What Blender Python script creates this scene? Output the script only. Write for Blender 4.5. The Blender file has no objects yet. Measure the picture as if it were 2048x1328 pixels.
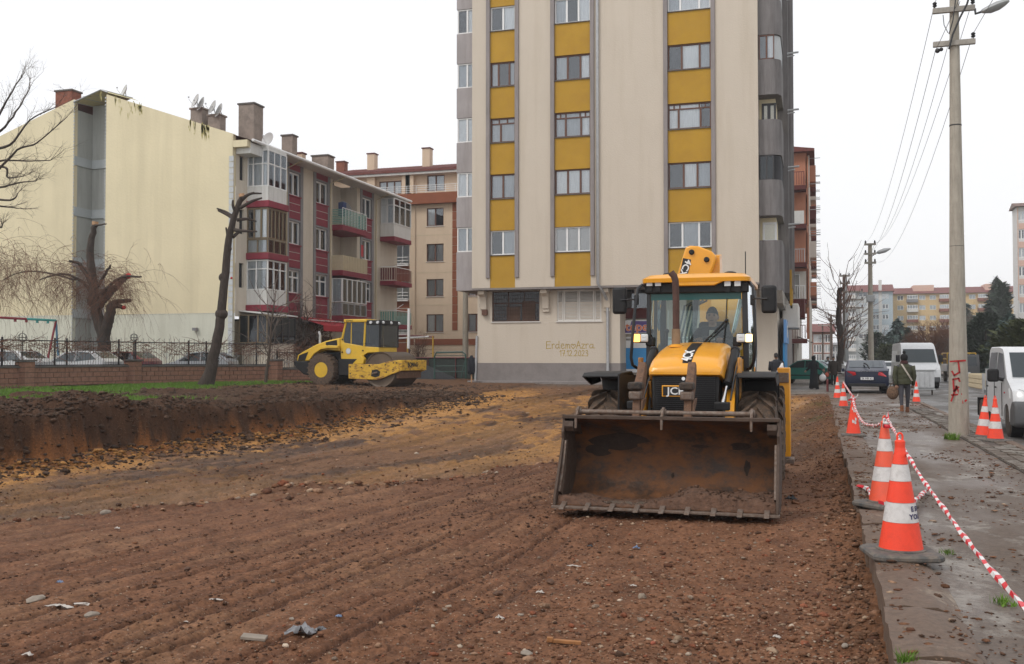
import bpy, math, random
import numpy as np
from mathutils import Vector, Matrix
R = math.radians
random.seed(7)
SC = bpy.context.scene
COL = SC.collection
# ---------------------------------------------------------------- camera
YAW, PITCH, EYE, F = R(17.1), R(1.47), 1.58, 1991.0
cam_d = bpy.data.cameras.new('camera'); cam = bpy.data.objects.new('camera', cam_d); COL.objects.link(cam)
cam_d.lens = 35.0; cam_d.sensor_width = 36.0; cam_d.clip_start = .05; cam_d.clip_end = 3000
cam.location = (0, 0, EYE); cam.rotation_euler = (R(90) + PITCH, 0, YAW)
SC.camera = cam
# ---------------------------------------------------------------- world, sun, exposure (overcast)
world = bpy.data.worlds.new('World'); SC.world = world; world.use_nodes = True
wn = world.node_tree; wn.nodes.clear()
sky = wn.nodes.new('ShaderNodeTexSky'); sky.sky_type = 'NISHITA'; sky.sun_disc = False
sky.sun_elevation = R(48); sky.sun_rotation = R(215); sky.air_density = 1.5; sky.dust_density = 5
ov = wn.nodes.new('ShaderNodeMixRGB'); ov.inputs[0].default_value = .90
ov.inputs[2].default_value = (9.5, 9.5, 9.65, 1)                      # the cloud deck
bg = wn.nodes.new('ShaderNodeBackground'); bg.inputs[1].default_value = .118
wo = wn.nodes.new('ShaderNodeOutputWorld')
wn.links.new(sky.outputs[0], ov.inputs[1]); wn.links.new(ov.outputs[0], bg.inputs[0]); wn.links.new(bg.outputs[0], wo.inputs[0])
sl = bpy.data.lights.new('sun', 'SUN'); sl.energy = 1.2; sl.angle = R(18); sl.color = (1, .97, .93)
sun = bpy.data.objects.new('sun', sl); COL.objects.link(sun)
sun.rotation_euler = (R(42), 0, R(-35))
SC.view_settings.view_transform = 'Standard'; SC.view_settings.look = 'None'
SC.view_settings.exposure = .0; SC.view_settings.gamma = 1
SC.view_settings.use_curve_mapping = False
SC.cycles.max_bounces = 6; SC.cycles.diffuse_bounces = 3; SC.cycles.transparent_max_bounces = 16
SC.cycles.volume_bounces = 0
# ---------------------------------------------------------------- places in the world from the survey of the photo
_cf = Vector((-math.sin(YAW) * math.cos(PITCH), math.cos(YAW) * math.cos(PITCH), math.sin(PITCH)))
_cr = Vector((math.cos(YAW), math.sin(YAW), 0)); _cu = _cr.cross(_cf)
def ray(px, py): return _cf + _cr * ((px - 1024) / F) + _cu * ((664 - py) / F)
def at_d(px, py, d): return Vector((0, 0, EYE)) + ray(px, py) * d
def at_x(px, py, X): r = ray(px, py); return Vector((0, 0, EYE)) + r * (X / r.x)
def at_y(px, py, Y): r = ray(px, py); return Vector((0, 0, EYE)) + r * (Y / r.y)
def at_z(px, py, z): r = ray(px, py); return Vector((0, 0, EYE)) + r * ((z - EYE) / r.z)
# ---------------------------------------------------------------- materials
MAT = {}
def mat(name, col, rough=.6, metal=0., var=.12, scale=4., bump=0., bscale=40., col2=None, fac2=.5, spec=.5,
  emis=None, coords='Object', streak=None, stretch=(1, 1, 1), thr=.55, soft=.12, coat=0.):
 m = bpy.data.materials.new(name); m.use_nodes = True; n = m.node_tree; N = n.nodes; L = n.links
 p = N['Principled BSDF']; p.inputs['Roughness'].default_value = rough; p.inputs['Metallic'].default_value = metal
 p.inputs['Specular IOR Level'].default_value = spec
 if coat: p.inputs['Coat Weight'].default_value = coat; p.inputs['Coat Roughness'].default_value = .1
 if coords == 'world': tc = N.new('ShaderNodeNewGeometry').outputs['Position']
 else: tc = N.new('ShaderNodeTexCoord').outputs['Object']
 mp = N.new('ShaderNodeMapping'); mp.inputs['Scale'].default_value = stretch; L.new(tc, mp.inputs[0])
 nz = N.new('ShaderNodeTexNoise'); nz.inputs['Scale'].default_value = scale; nz.inputs['Detail'].default_value = 6
 nz.inputs['Roughness'].default_value = .62; L.new(mp.outputs[0], nz.inputs[0])
 mr = N.new('ShaderNodeMapRange'); mr.inputs[1].default_value = .25; mr.inputs[2].default_value = .75
 mr.inputs[3].default_value = 1 - var; mr.inputs[4].default_value = 1 + var; L.new(nz.outputs[0], mr.inputs[0])
 mul = N.new('ShaderNodeVectorMath'); mul.operation = 'SCALE'; mul.inputs[0].default_value = col[:3]
 L.new(mr.outputs[0], mul.inputs['Scale']); out = mul.outputs[0]
 if col2 is not None:
  n2 = N.new('ShaderNodeTexNoise'); n2.inputs['Scale'].default_value = scale * 1.7; n2.inputs['Detail'].default_value = 8
  n2.inputs['Roughness'].default_value = .7
  m2 = N.new('ShaderNodeMapping'); m2.inputs['Location'].default_value = (11, 5, 3)
  m2.inputs['Scale'].default_value = streak or stretch; L.new(tc, m2.inputs[0]); L.new(m2.outputs[0], n2.inputs[0])
  r2 = N.new('ShaderNodeMapRange'); r2.inputs[1].default_value = thr - soft; r2.inputs[2].default_value = thr + soft
  r2.inputs[4].default_value = fac2; L.new(n2.outputs[0], r2.inputs[0])
  mx = N.new('ShaderNodeMixRGB'); L.new(r2.outputs[0], mx.inputs[0]); L.new(out, mx.inputs[1])
  mx.inputs[2].default_value = (*col2[:3], 1); out = mx.outputs[0]
  if metal > 0 or rough < .5:
   rr = N.new('ShaderNodeMapRange'); rr.inputs[3].default_value = rough; rr.inputs[4].default_value = .85
   L.new(r2.outputs[0], rr.inputs[0]); L.new(rr.outputs[0], p.inputs['Roughness'])
 L.new(out, p.inputs['Base Color'])
 if bump:
  nb = N.new('ShaderNodeTexNoise'); nb.inputs['Scale'].default_value = bscale; nb.inputs['Detail'].default_value = 5; L.new(mp.outputs[0], nb.inputs[0])
  b = N.new('ShaderNodeBump'); b.inputs['Strength'].default_value = bump; b.inputs['Distance'].default_value = .02
  L.new(nb.outputs[0], b.inputs['Height']); L.new(b.outputs[0], p.inputs['Normal'])
 if emis:
  p.inputs['Emission Color'].default_value = (*emis[:3], 1); p.inputs['Emission Strength'].default_value = emis[3]
 MAT[name] = m; return m
def glass_mat(name, tint=(.8, .85, .85), gloss=.14, rough=.02, opac=0., dark=(.02, .025, .03)):
 m = bpy.data.materials.new(name); m.use_nodes = True; n = m.node_tree; N = n.nodes; L = n.links; N.clear()
 o = N.new('ShaderNodeOutputMaterial'); t = N.new('ShaderNodeBsdfTransparent'); t.inputs[0].default_value = (*tint, 1)
 g = N.new('ShaderNodeBsdfGlossy'); g.inputs['Roughness'].default_value = rough; g.inputs[0].default_value = (.9, .95, 1, 1)
 d = N.new('ShaderNodeBsdfDiffuse'); d.inputs[0].default_value = (*dark, 1)
 fr = N.new('ShaderNodeFresnel'); fr.inputs[0].default_value = 1.5
 ad = N.new('ShaderNodeMath'); ad.operation = 'ADD'; ad.inputs[1].default_value = gloss; ad.use_clamp = True; L.new(fr.outputs[0], ad.inputs[0])
 m1 = N.new('ShaderNodeMixShader'); m1.inputs[0].default_value = opac; L.new(t.outputs[0], m1.inputs[1]); L.new(d.outputs[0], m1.inputs[2])
 m2 = N.new('ShaderNodeMixShader'); L.new(ad.outputs[0], m2.inputs[0]); L.new(m1.outputs[0], m2.inputs[1]); L.new(g.outputs[0], m2.inputs[2])
 L.new(m2.outputs[0], o.inputs[0]); MAT[name] = m; return m
W = 'world'
mat('cream_wall', (.56, .49, .405), .9, var=.035, scale=.5, bump=.5, bscale=18, col2=(.44, .37, .28), fac2=.4, coords=W, streak=(2.2, 2.2, .16), thr=.60)
mat('ochre_wall', (.43, .245, .022), .85, var=.08, scale=.8, bump=.4, bscale=18, col2=(.36, .19, .02), fac2=.5, coords=W)
mat('lilac_grey', (.27, .24, .235), .9, var=.10, scale=.9, bump=.3, bscale=18, col2=(.18, .16, .15), fac2=.6, coords=W, streak=(3, 3, .4))
mat('light_grey_bay', (.36, .33, .33), .9, var=.12, scale=.8, bump=.3, bscale=18, col2=(.24, .22, .21), fac2=.6, coords=W, streak=(2, 2, .3))
mat('dark_grey_wall', (.185, .172, .17), .88, var=.14, scale=.9, bump=.4, bscale=18, col2=(.07, .06, .055), fac2=.6, coords=W, streak=(3, 3, .3))
mat('plinth_grey', (.23, .205, .195), .85, var=.07, scale=1.2, bump=.3, bscale=14, col2=(.16, .14, .13), fac2=.5, coords=W)
mat('gable_yellow', (.71, .625, .425), .9, var=.07, scale=.35, bump=.5, bscale=8, col2=(.55, .48, .32), fac2=.5, coords=W, streak=(1.6, 1.6, .10), thr=.57)
mat('gable_pale', (.62, .62, .52), .9, var=.06, scale=.6, bump=.4, bscale=10, col2=(.48, .47, .38), fac2=.5, coords=W, streak=(2, 2, .25))
mat('moss_stain', (.40, .35, .14), .95, var=.3, scale=8, coords=W)
mat('well_grey', (.40, .41, .39), .8, var=.08, scale=.6, bump=.2, col2=(.22, .22, .20), fac2=.5, coords=W, streak=(2, 2, .2))
mat('well_beam', (.42, .45, .46), .8, var=.1, scale=1, coords=W)
mat('stucco_cream', (.60, .54, .45), .9, var=.07, scale=.7, bump=.9, bscale=14, col2=(.44, .38, .29), fac2=.5, coords=W, streak=(2, 2, .2), thr=.58)
mat('crimson', (.24, .028, .048), .8, var=.12, scale=1.2, bump=.7, bscale=14, col2=(.16, .025, .035), fac2=.5, coords=W)
mat('groove_light', (.5, .47, .42), .8, coords=W)
mat('mid_grey', (.22, .215, .22), .85, var=.1, scale=1.2, bump=.3, coords=W)
mat('peach_wall', (.62, .49, .36), .9, var=.05, scale=.6, bump=.3, col2=(.5, .38, .27), fac2=.4, coords=W, streak=(2, 2, .2))
mat('rust_wall', (.235, .070, .028), .8, var=.1, scale=1.2, bump=.2, coords=W)
mat('roof_tile', (.17, .045, .036), .75, var=.25, scale=5, bump=.8, bscale=6, col2=(.09, .035, .03), fac2=.7, coords=W)
mat('salmon_wall', (.47, .20, .12), .85, var=.08, scale=1, bump=.3, col2=(.36, .16, .1), fac2=.5, coords=W, streak=(2, 2, .2))
mat('pale_wall', (.60, .56, .50), .85, var=.08, scale=1, coords=W)
mat('maroon', (.10, .022, .02), .8, var=.15, scale=2, coords=W)
mat('concrete', (.33, .305, .27), .9, var=.14, scale=2.5, bump=.6, bscale=25, col2=(.2, .18, .15), fac2=.6, coords=W, streak=(3, 3, .5))
mat('pole_concrete', (.36, .325, .27), .88, var=.12, scale=3, bump=.6, bscale=30, col2=(.20, .175, .14), fac2=.55, coords=W, streak=(3, 3, .35))
mat('chimney_render', (.30, .25, .21), .95, var=.15, scale=1.5, bump=.6, bscale=14, col2=(.17, .14, .12), fac2=.7, coords=W)
mat('chimney_brick', (.22, .08, .05), .95, var=.3, scale=4, bump=.8, bscale=14, coords=W)
mat('white_frame', (.74, .74, .73), .45, var=.05, scale=2)
mat('white_panel', (.66, .66, .64), .6, var=.06, scale=1.5, col2=(.5, .48, .44), fac2=.5, coords=W, streak=(3, 3, .3))
mat('brown_frame', (.115, .045, .025), .5, var=.2, scale=3)
mat('dark_frame', (.035, .033, .035), .45, var=.1, scale=3)
mat('bronze_frame', (.20, .15, .09), .5, var=.1, scale=3)
mat('curtain', (.88, .88, .86), .9, var=.2, scale=4, stretch=(9, 9, .4), coords=W)
mat('curtain_grey', (.50, .52, .53), .9, var=.22, scale=4, stretch=(9, 9, .4), coords=W)
mat('interior_dark', (.035, .035, .04), .9, var=.5, scale=1.5, coords=W)
mat('shutter_white', (.60, .575, .535), .6, var=.08, scale=3, coords=W)
mat('rust_mesh', (.055, .030, .020), .8, var=.5, scale=3, coords=W)
mat('brown_panel', (.13, .075, .05), .8, var=.3, scale=2, coords=W)
glass_mat('window_glass', (.97, .98, .99), .035)
glass_mat('dark_glass', (.22, .24, .25), .02, opac=.4)
glass_mat('car_glass', (.22, .27, .26), .015, opac=.4)
glass_mat('cab_glass', (.80, .92, .90), .045, opac=.03, dark=(.10, .20, .20))
mat('metal_grey', (.36, .37, .37), .5, metal=.6, var=.1)
mat('galv', (.45, .46, .47), .5, metal=.5, var=.15, scale=8)
mat('dish', (.50, .50, .49), .6, var=.12, scale=3)
mat('black_iron', (.018, .018, .02), .55, var=.3, scale=5)
mat('green_iron', (.035, .085, .07), .5, var=.2, scale=5)
mat('maroon_iron', (.13, .025, .025), .5, var=.2)
mat('yellow_iron', (.55, .33, .03), .5, var=.2)
mat('blue_iron', (.10, .24, .38), .5, var=.2)
mat('teal_iron', (.06, .30, .27), .5, var=.2)
mat('red_iron', (.22, .02, .03), .5, var=.2)
mat('white_paint', (.75, .75, .74), .5, var=.04)
mat('brick_face', (.285, .150, .10), .9, var=.22, scale=6, bump=.8, bscale=30, col2=(.19, .10, .07), fac2=.6, coords=W)
mat('mortar', (.075, .06, .05), .95, var=.2)
mat('wall_cap', (.12, .11, .10), .9, var=.25, scale=3, bump=.5, coords=W)
mat('bark', (.040, .029, .023), .95, var=.4, scale=7, bump=1., bscale=25, stretch=(1, 1, .35), col2=(.10, .075, .06), fac2=.5)
mat('bark_pale', (.10, .075, .06), .95, var=.3, scale=7, bump=.8, bscale=25, stretch=(1, 1, .4))
mat('cut_wood', (.42, .25, .14), .8, var=.2, scale=10)
mat('red_mark', (.45, .02, .02), .7)
mat('twig', (.13, .06, .036), .95, var=.3, scale=3)
mat('twig_grey', (.12, .095, .08), .95, var=.3, scale=3)
mat('conifer', (.030, .048, .030), .9, var=.45, scale=1.5, coords=W)
mat('conifer_blue', (.055, .085, .075), .9, var=.4, scale=1.5, coords=W)
mat('conifer_olive', (.05, .06, .02), .9, var=.4, scale=1.5, coords=W)
mat('grass', (.10, .19, .018), .85, var=.35, scale=2, coords=W)
# ---------------------------------------------------------------- mesh and object helpers
def tag(o, label=None, cat=None, group=None, kind=None):
 if label: o['label'] = label
 if cat: o['category'] = cat
 if group: o['group'] = group
 if kind: o['kind'] = kind
 return o
def thing(name, label, cat, loc=(0, 0, 0), rz=0, group=None):
 o = bpy.data.objects.new(name, None); COL.objects.link(o); o.empty_display_size = .2
 o.location = loc; o.rotation_euler = (0, 0, rz); return tag(o, label, cat, group)
def wloc(o):
 v = Vector((0, 0, 0))
 while o is not None: v += o.location; o = o.parent
 return v
class MB:
 def __init__(s): s.v = []; s.f = []; s.m = []
 def add(s, vs, fs, m=0):
  b = len(s.v); s.v += [tuple(x) for x in vs]
  for f in fs: s.f.append(tuple(b + i for i in f)); s.m.append(m)
  return s
 def box(s, x0, x1, y0, y1, z0, z1, m=0):
  vs = [(x, y, z) for z in (z0, z1) for x, y in ((x0, y0), (x1, y0), (x1, y1), (x0, y1))]
  return s.add(vs, [(3, 2, 1, 0), (4, 5, 6, 7), (0, 1, 5, 4), (1, 2, 6, 5), (2, 3, 7, 6), (3, 0, 4, 7)], m)
 def obox(s, c, sx, sy, sz, M=None, m=0):
  vs = [Vector((x * sx / 2, y * sy / 2, z * sz / 2)) for z in (-1, 1) for x, y in ((-1, -1), (1, -1), (1, 1), (-1, 1))]
  if M is not None: vs = [M @ v for v in vs]
  c = Vector(c); vs = [v + c for v in vs]
  return s.add(vs, [(3, 2, 1, 0), (4, 5, 6, 7), (0, 1, 5, 4), (1, 2, 6, 5), (2, 3, 7, 6), (3, 0, 4, 7)], m)
 def quad(s, a, b, c, d, m=0): return s.add([a, b, c, d], [(0, 1, 2, 3)], m)
 def prism(s, poly, a0, a1, axis='x', m=0):
  n = len(poly)
  def P(p, a): return (a, p[0], p[1]) if axis == 'x' else ((p[0], a, p[1]) if axis == 'y' else (p[0], p[1], a))
  vs = [P(p, a0) for p in poly] + [P(p, a1) for p in poly]
  fs = [tuple(range(n))[::-1], tuple(range(n, 2 * n))] + [(i, (i + 1) % n, n + (i + 1) % n, n + i) for i in range(n)]
  return s.add(vs, fs, m)
 def ring(s, c, d, r, n, ph=0., sq=None):
  d = Vector(d).normalized(); a = Vector((0, 0, 1)) if abs(d.z) < .9 else Vector((1, 0, 0))
  u = d.cross(a).normalized(); w = d.cross(u)
  return [Vector(c) + (u * math.cos(2 * math.pi * i / n + ph) + w * math.sin(2 * math.pi * i / n + ph)) * r for i in range(n)]
 def tube(s, p0, p1, r0, r1=None, n=8, m=0, cap=True):
  r1 = r0 if r1 is None else r1; p0 = Vector(p0); p1 = Vector(p1)
  if (p1 - p0).length < 1e-6: return s
  vs = s.ring(p0, p1 - p0, r0, n) + s.ring(p1, p1 - p0, r1, n)
  fs = [(i, (i + 1) % n, n + (i + 1) % n, n + i) for i in range(n)]
  if cap: fs += [tuple(range(n))[::-1], tuple(range(n, 2 * n))]
  return s.add(vs, fs, m)
 def path(s, pts, r, n=8, m=0, cap=True):
  pts = [Vector(p) for p in pts]; k = len(pts); rs = list(r) if hasattr(r, '__len__') else [r] * k
  u = None; vs = []
  for i, p in enumerate(pts):
   d = (pts[min(i + 1, k - 1)] - pts[max(i - 1, 0)]).normalized()
   if u is None:
    a = Vector((0, 0, 1)) if abs(d.z) < .9 else Vector((1, 0, 0)); u = d.cross(a).normalized()
   else:
    u = (u - d * u.dot(d)).normalized()
   w = d.cross(u)
   vs += [p + (u * math.cos(2 * math.pi * j / n) + w * math.sin(2 * math.pi * j / n)) * rs[i] for j in range(n)]
  fs = [(i * n + j, i * n + (j + 1) % n, (i + 1) * n + (j + 1) % n, (i + 1) * n + j) for i in range(k - 1) for j in range(n)]
  if cap: fs += [tuple(range(n))[::-1], tuple(range((k - 1) * n, k * n))]
  return s.add(vs, fs, m)
 def lathe(s, prof, c=(0, 0, 0), d=(0, 0, 1), n=24, m=0, ph=0.):
  c = Vector(c); d = Vector(d).normalized(); vs = []
  for r, h in prof: vs += s.ring(c + d * h, d, max(r, 1e-4), n, ph)
  k = len(prof)
  fs = [(i * n + j, i * n + (j + 1) % n, (i + 1) * n + (j + 1) % n, (i + 1) * n + j) for i in range(k - 1) for j in range(n)]
  fs += [tuple(range(n))[::-1], tuple(range((k - 1) * n, k * n))]
  return s.add(vs, fs, m)
 def ball(s, c, rx, ry=None, rz=None, n=12, k=8, m=0, M=None):
  ry = ry or rx; rz = rz or rx; c = Vector(c); vs = []
  for i in range(k + 1):
   a = math.pi * i / k
   for j in range(n):
    b = 2 * math.pi * j / n
    q = Vector((rx * math.sin(a) * math.cos(b), ry * math.sin(a) * math.sin(b), -rz * math.cos(a)))
    vs.append(c + (M @ q if M is not None else q))
  fs = [(i * n + j, i * n + (j + 1) % n, (i + 1) * n + (j + 1) % n, (i + 1) * n + j) for i in range(k) for j in range(n)]
  return s.add(vs, fs, m)
 def loft(s, rings, m=0, cap=True, closed=True):
  n = len(rings[0]); vs = [p for r in rings for p in r]; k = len(rings); e = n if closed else n - 1
  fs = [(i * n + j, i * n + (j + 1) % n, (i + 1) * n + (j + 1) % n, (i + 1) * n + j) for i in range(k - 1) for j in range(e)]
  if cap and closed: fs += [tuple(range(n))[::-1], tuple(range((k - 1) * n, k * n))]
  return s.add(vs, fs, m)
 def wall(s, O, U, u0, u1, v0, v1, holes, depth=.15, m=0, mr=None):
  """wall in the plane O + U*u + Z*v with openings and their reveals; U x Z points inward"""
  O = Vector(O); U = Vector(U); N = U.cross(Vector((0, 0, 1))); Z = Vector((0, 0, 1)); mr = m if mr is None else mr
  us = sorted({u0, u1, *[h[0] for h in holes], *[h[1] for h in holes]}); vs = sorted({v0, v1, *[h[2] for h in holes], *[h[3] for h in holes]})
  P = lambda u, v, w=0: O + U * u + Z * v - N * w
  for a, b in zip(us, us[1:]):
   for c, d in zip(vs, vs[1:]):
    x, y = (a + b) / 2, (c + d) / 2
    if x < u0 or x > u1 or y < v0 or y > v1 or any(h[0] < x < h[1] and h[2] < y < h[3] for h in holes): continue
    s.quad(P(a, c), P(b, c), P(b, d), P(a, d), m)
  for h in holes:
   a, b, c, d = h[:4]
   s.quad(P(a, c), P(a, c, depth), P(b, c, depth), P(b, c), mr); s.quad(P(a, d), P(b, d), P(b, d, depth), P(a, d, depth), mr)
   s.quad(P(a, c), P(a, d), P(a, d, depth), P(a, c, depth), mr); s.quad(P(b, c), P(b, c, depth), P(b, d, depth), P(b, d), mr)
  return s
 def mesh(s, name, mats, off=None, smooth=False):
  me = bpy.data.meshes.new(name); vs = s.v
  if off is not None: vs = [(x - off[0], y - off[1], z - off[2]) for x, y, z in vs]
  me.from_pydata(vs, [], s.f); mats = mats if isinstance(mats, (list, tuple)) else [mats]
  for k in mats: me.materials.append(MAT[k] if isinstance(k, str) else k)
  if len(mats) > 1: me.polygons.foreach_set('material_index', s.m)
  if smooth:
   me.polygons.foreach_set('use_smooth', [True] * len(me.polygons))
   if smooth != 'all': me.set_sharp_from_angle(angle=R(smooth if smooth is not True else 40))
  me.update(); return me
 def build(s, name, mats, parent=None, smooth=False, bevel=0, world=False, seg=2, loc=None):
  me = s.mesh(name, mats, wloc(parent) if (world and parent is not None) else None, smooth)
  o = bpy.data.objects.new(name, me); COL.objects.link(o); o.parent = parent
  if loc is not None: o.location = loc
  if bevel:
   b = o.modifiers.new('bevel', 'BEVEL'); b.width = bevel; b.segments = seg; b.limit_method = 'ANGLE'; b.angle_limit = R(35)
   if smooth is False: me.polygons.foreach_set('use_smooth', [True] * len(me.polygons)); me.set_sharp_from_angle(angle=R(50))
  return o
def struct(mb, name, mats, **k): return tag(mb.build(name, mats, **k), kind='structure')
def inst(mesh, name, parent=None, loc=(0, 0, 0), rot=None, scale=None):
 o = bpy.data.objects.new(name, mesh); COL.objects.link(o); o.parent = parent; o.location = loc
 if rot is not None: o.rotation_euler = rot
 if scale is not None: o.scale = scale
 return o
def copy_tree(o, parent=None):
 c = o.copy(); COL.objects.link(c); c.parent = parent
 for ch in list(o.children): copy_tree(ch, c)
 return c
def text(body, size, parent, M, m, name='lettering', ext=.002, bold=0., shear=0., align='CENTER', sx=1.):
 cu = bpy.data.curves.new(name, 'FONT'); cu.body = body; cu.size = size; cu.extrude = ext; cu.offset = bold; cu.shear = shear
 cu.align_x = align; cu.align_y = 'CENTER'; cu.materials.append(MAT[m]); cu.resolution_u = 3
 t_ = bpy.data.objects.new(name, cu); COL.objects.link(t_); bpy.context.view_layer.update()
 me = bpy.data.meshes.new_from_object(t_.evaluated_get(bpy.context.evaluated_depsgraph_get())); bpy.data.objects.remove(t_); bpy.data.curves.remove(cu)
 o = bpy.data.objects.new(name, me); COL.objects.link(o); o.parent = parent; o.matrix_local = M @ Matrix.Diagonal((sx, 1, 1, 1)); return o
def frame_m(origin, xdir, ydir):
 x = Vector(xdir).normalized(); y = Vector(ydir).normalized(); z = x.cross(y).normalized(); y = z.cross(x)
 m = Matrix((x, y, z)).transposed().to_4x4(); m.translation = Vector(origin); return m
_pane = {}
def unit_pane(m):
 if m not in _pane: _pane[m] = MB().box(-.5, .5, -.006, .006, -.5, .5).mesh('pane', m)
 return _pane[m]
_back = {}
def unit_back(m):
 if m not in _back: _back[m] = MB().quad((-.5, 0, -.5), (.5, 0, -.5), (.5, 0, .5), (-.5, 0, .5)).mesh(m, m)
 return _back[m]
_wcache = {}
def window(parent, O, U, u0, u1, v0, v1, frame='white_frame', cols=(1, 1), transom=None, back='curtain', deep=.10, t=.055,
           glass='window_glass', sill=None, name='window', panes=True, topcols=None, backs=None):
 """window unit (frame, panes, curtain) set `deep` behind the wall plane"""
 O = Vector(O); U = Vector(U); N = U.cross(Vector((0, 0, 1))); wp = wloc(parent)
 w, h = u1 - u0, v1 - v0; c = O + U * (u0 + w / 2) - N * deep + Vector((0, 0, v0 + h / 2)) - wp
 key = (round(w, 3), round(h, 3), tuple(cols), transom, frame, t, tuple(topcols or ()))
 tot = sum(cols); xs = [-w / 2]
 for k in cols: xs.append(xs[-1] + w * k / tot)
 txs = xs
 if topcols:
  txs = [-w / 2]
  for k in topcols: txs.append(txs[-1] + w * k / sum(topcols))
 zt = h / 2 - transom if transom else None
 if key not in _wcache:
  b = MB(); q = .035
  b.box(-w / 2, w / 2, -q, q, h / 2 - t, h / 2); b.box(-w / 2, w / 2, -q, q, -h / 2, -h / 2 + t)
  b.box(-w / 2, -w / 2 + t, -q, q, -h / 2 + t, h / 2 - t); b.box(w / 2 - t, w / 2, -q, q, -h / 2 + t, h / 2 - t)
  zz = zt - t / 2 if transom else h / 2 - t
  for x in xs[1:-1]: b.box(x - t * .75, x + t * .75, -q + .004, q - .004, -h / 2 + t, zz)
  if transom:
   b.box(-w / 2 + t, w / 2 - t, -q + .002, q - .002, zt - t / 2, zt + t / 2)
   for x in txs[1:-1]: b.box(x - t / 2, x + t / 2, -q + .006, q - .006, zt + t / 2, h / 2 - t)
  _wcache[key] = b.mesh('window', frame)
 rz = math.atan2(U.y, U.x)
 o = inst(_wcache[key], name, parent, c, (0, 0, rz))
 cells = [(a, b_, -h / 2, zt if transom else h / 2) for a, b_ in zip(xs, xs[1:])]
 if transom: cells += [(a, b_, zt, h / 2) for a, b_ in zip(txs, txs[1:])]
 if panes:
  for a, b_, z0, z1 in cells: inst(unit_pane(glass), 'pane', o, ((a + b_) / 2, .01, (z0 + z1) / 2), None, (b_ - a - t, 1, z1 - z0 - t))
 else:
  inst(unit_pane(glass), 'pane', o, (0, .01, 0), None, (w - t, 1, h - t))
 if back == 'curtain' and not backs and panes: backs = [random.choice(('curtain', 'curtain', 'curtain', 'curtain', 'curtain_grey', 'curtain_grey', 'interior_dark'))if len(cols) > 1 else back for _ in cols]
 if backs:
  for (a, b_, _, _), bk in zip(cells, backs): inst(unit_back(bk), 'curtain' if 'curtain' in bk else 'interior', o, ((a + b_) / 2, .07, 0), None, (b_ - a, 1, h))
 else: inst(unit_back(back), 'curtain' if 'curtain' in back else 'interior', o, (0, .07, 0), None, (w, 1, h))
 if sill:
  inst(MB().box(-w / 2 - .05, w / 2 + .05, -deep - .06, -.036, -h / 2 - .05, -h / 2 - .002).mesh('window_sill', sill), 'window_sill', o)
 return o
# ---------------------------------------------------------------- 2D value noise
def _hash(ix, iy, seed):
 n = (ix * 374761393 + iy * 668265263 + seed * 1442695041) & 0x7fffffff
 n = ((n ^ (n >> 13)) * 1274126177) & 0x7fffffff
 return ((n ^ (n >> 16)) & 0xffff) / 65535.
def vnoise(x, y, seed=0):
 x = np.asarray(x, float); y = np.asarray(y, float)
 ix = np.floor(x).astype(np.int64); iy = np.floor(y).astype(np.int64); fx = x - ix; fy = y - iy
 fx = fx * fx * (3 - 2 * fx); fy = fy * fy * (3 - 2 * fy)
 a = _hash(ix, iy, seed); b = _hash(ix + 1, iy, seed); c = _hash(ix, iy + 1, seed); d = _hash(ix + 1, iy + 1, seed)
 return (a + (b - a) * fx) * (1 - fy) + (c + (d - c) * fx) * fy
def fbm(x, y, seed=0, o=4, g=.5):
 t = 0; a = 1; s = 0
 for i in range(o): t = t + a * vnoise(x * 2 ** i, y * 2 ** i, seed + i * 17); s += a; a *= g
 return t / s
def sm(x, a, b): t = np.clip((np.asarray(x, float) - a) / (b - a), 0, 1); return t * t * (3 - 2 * t)
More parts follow.
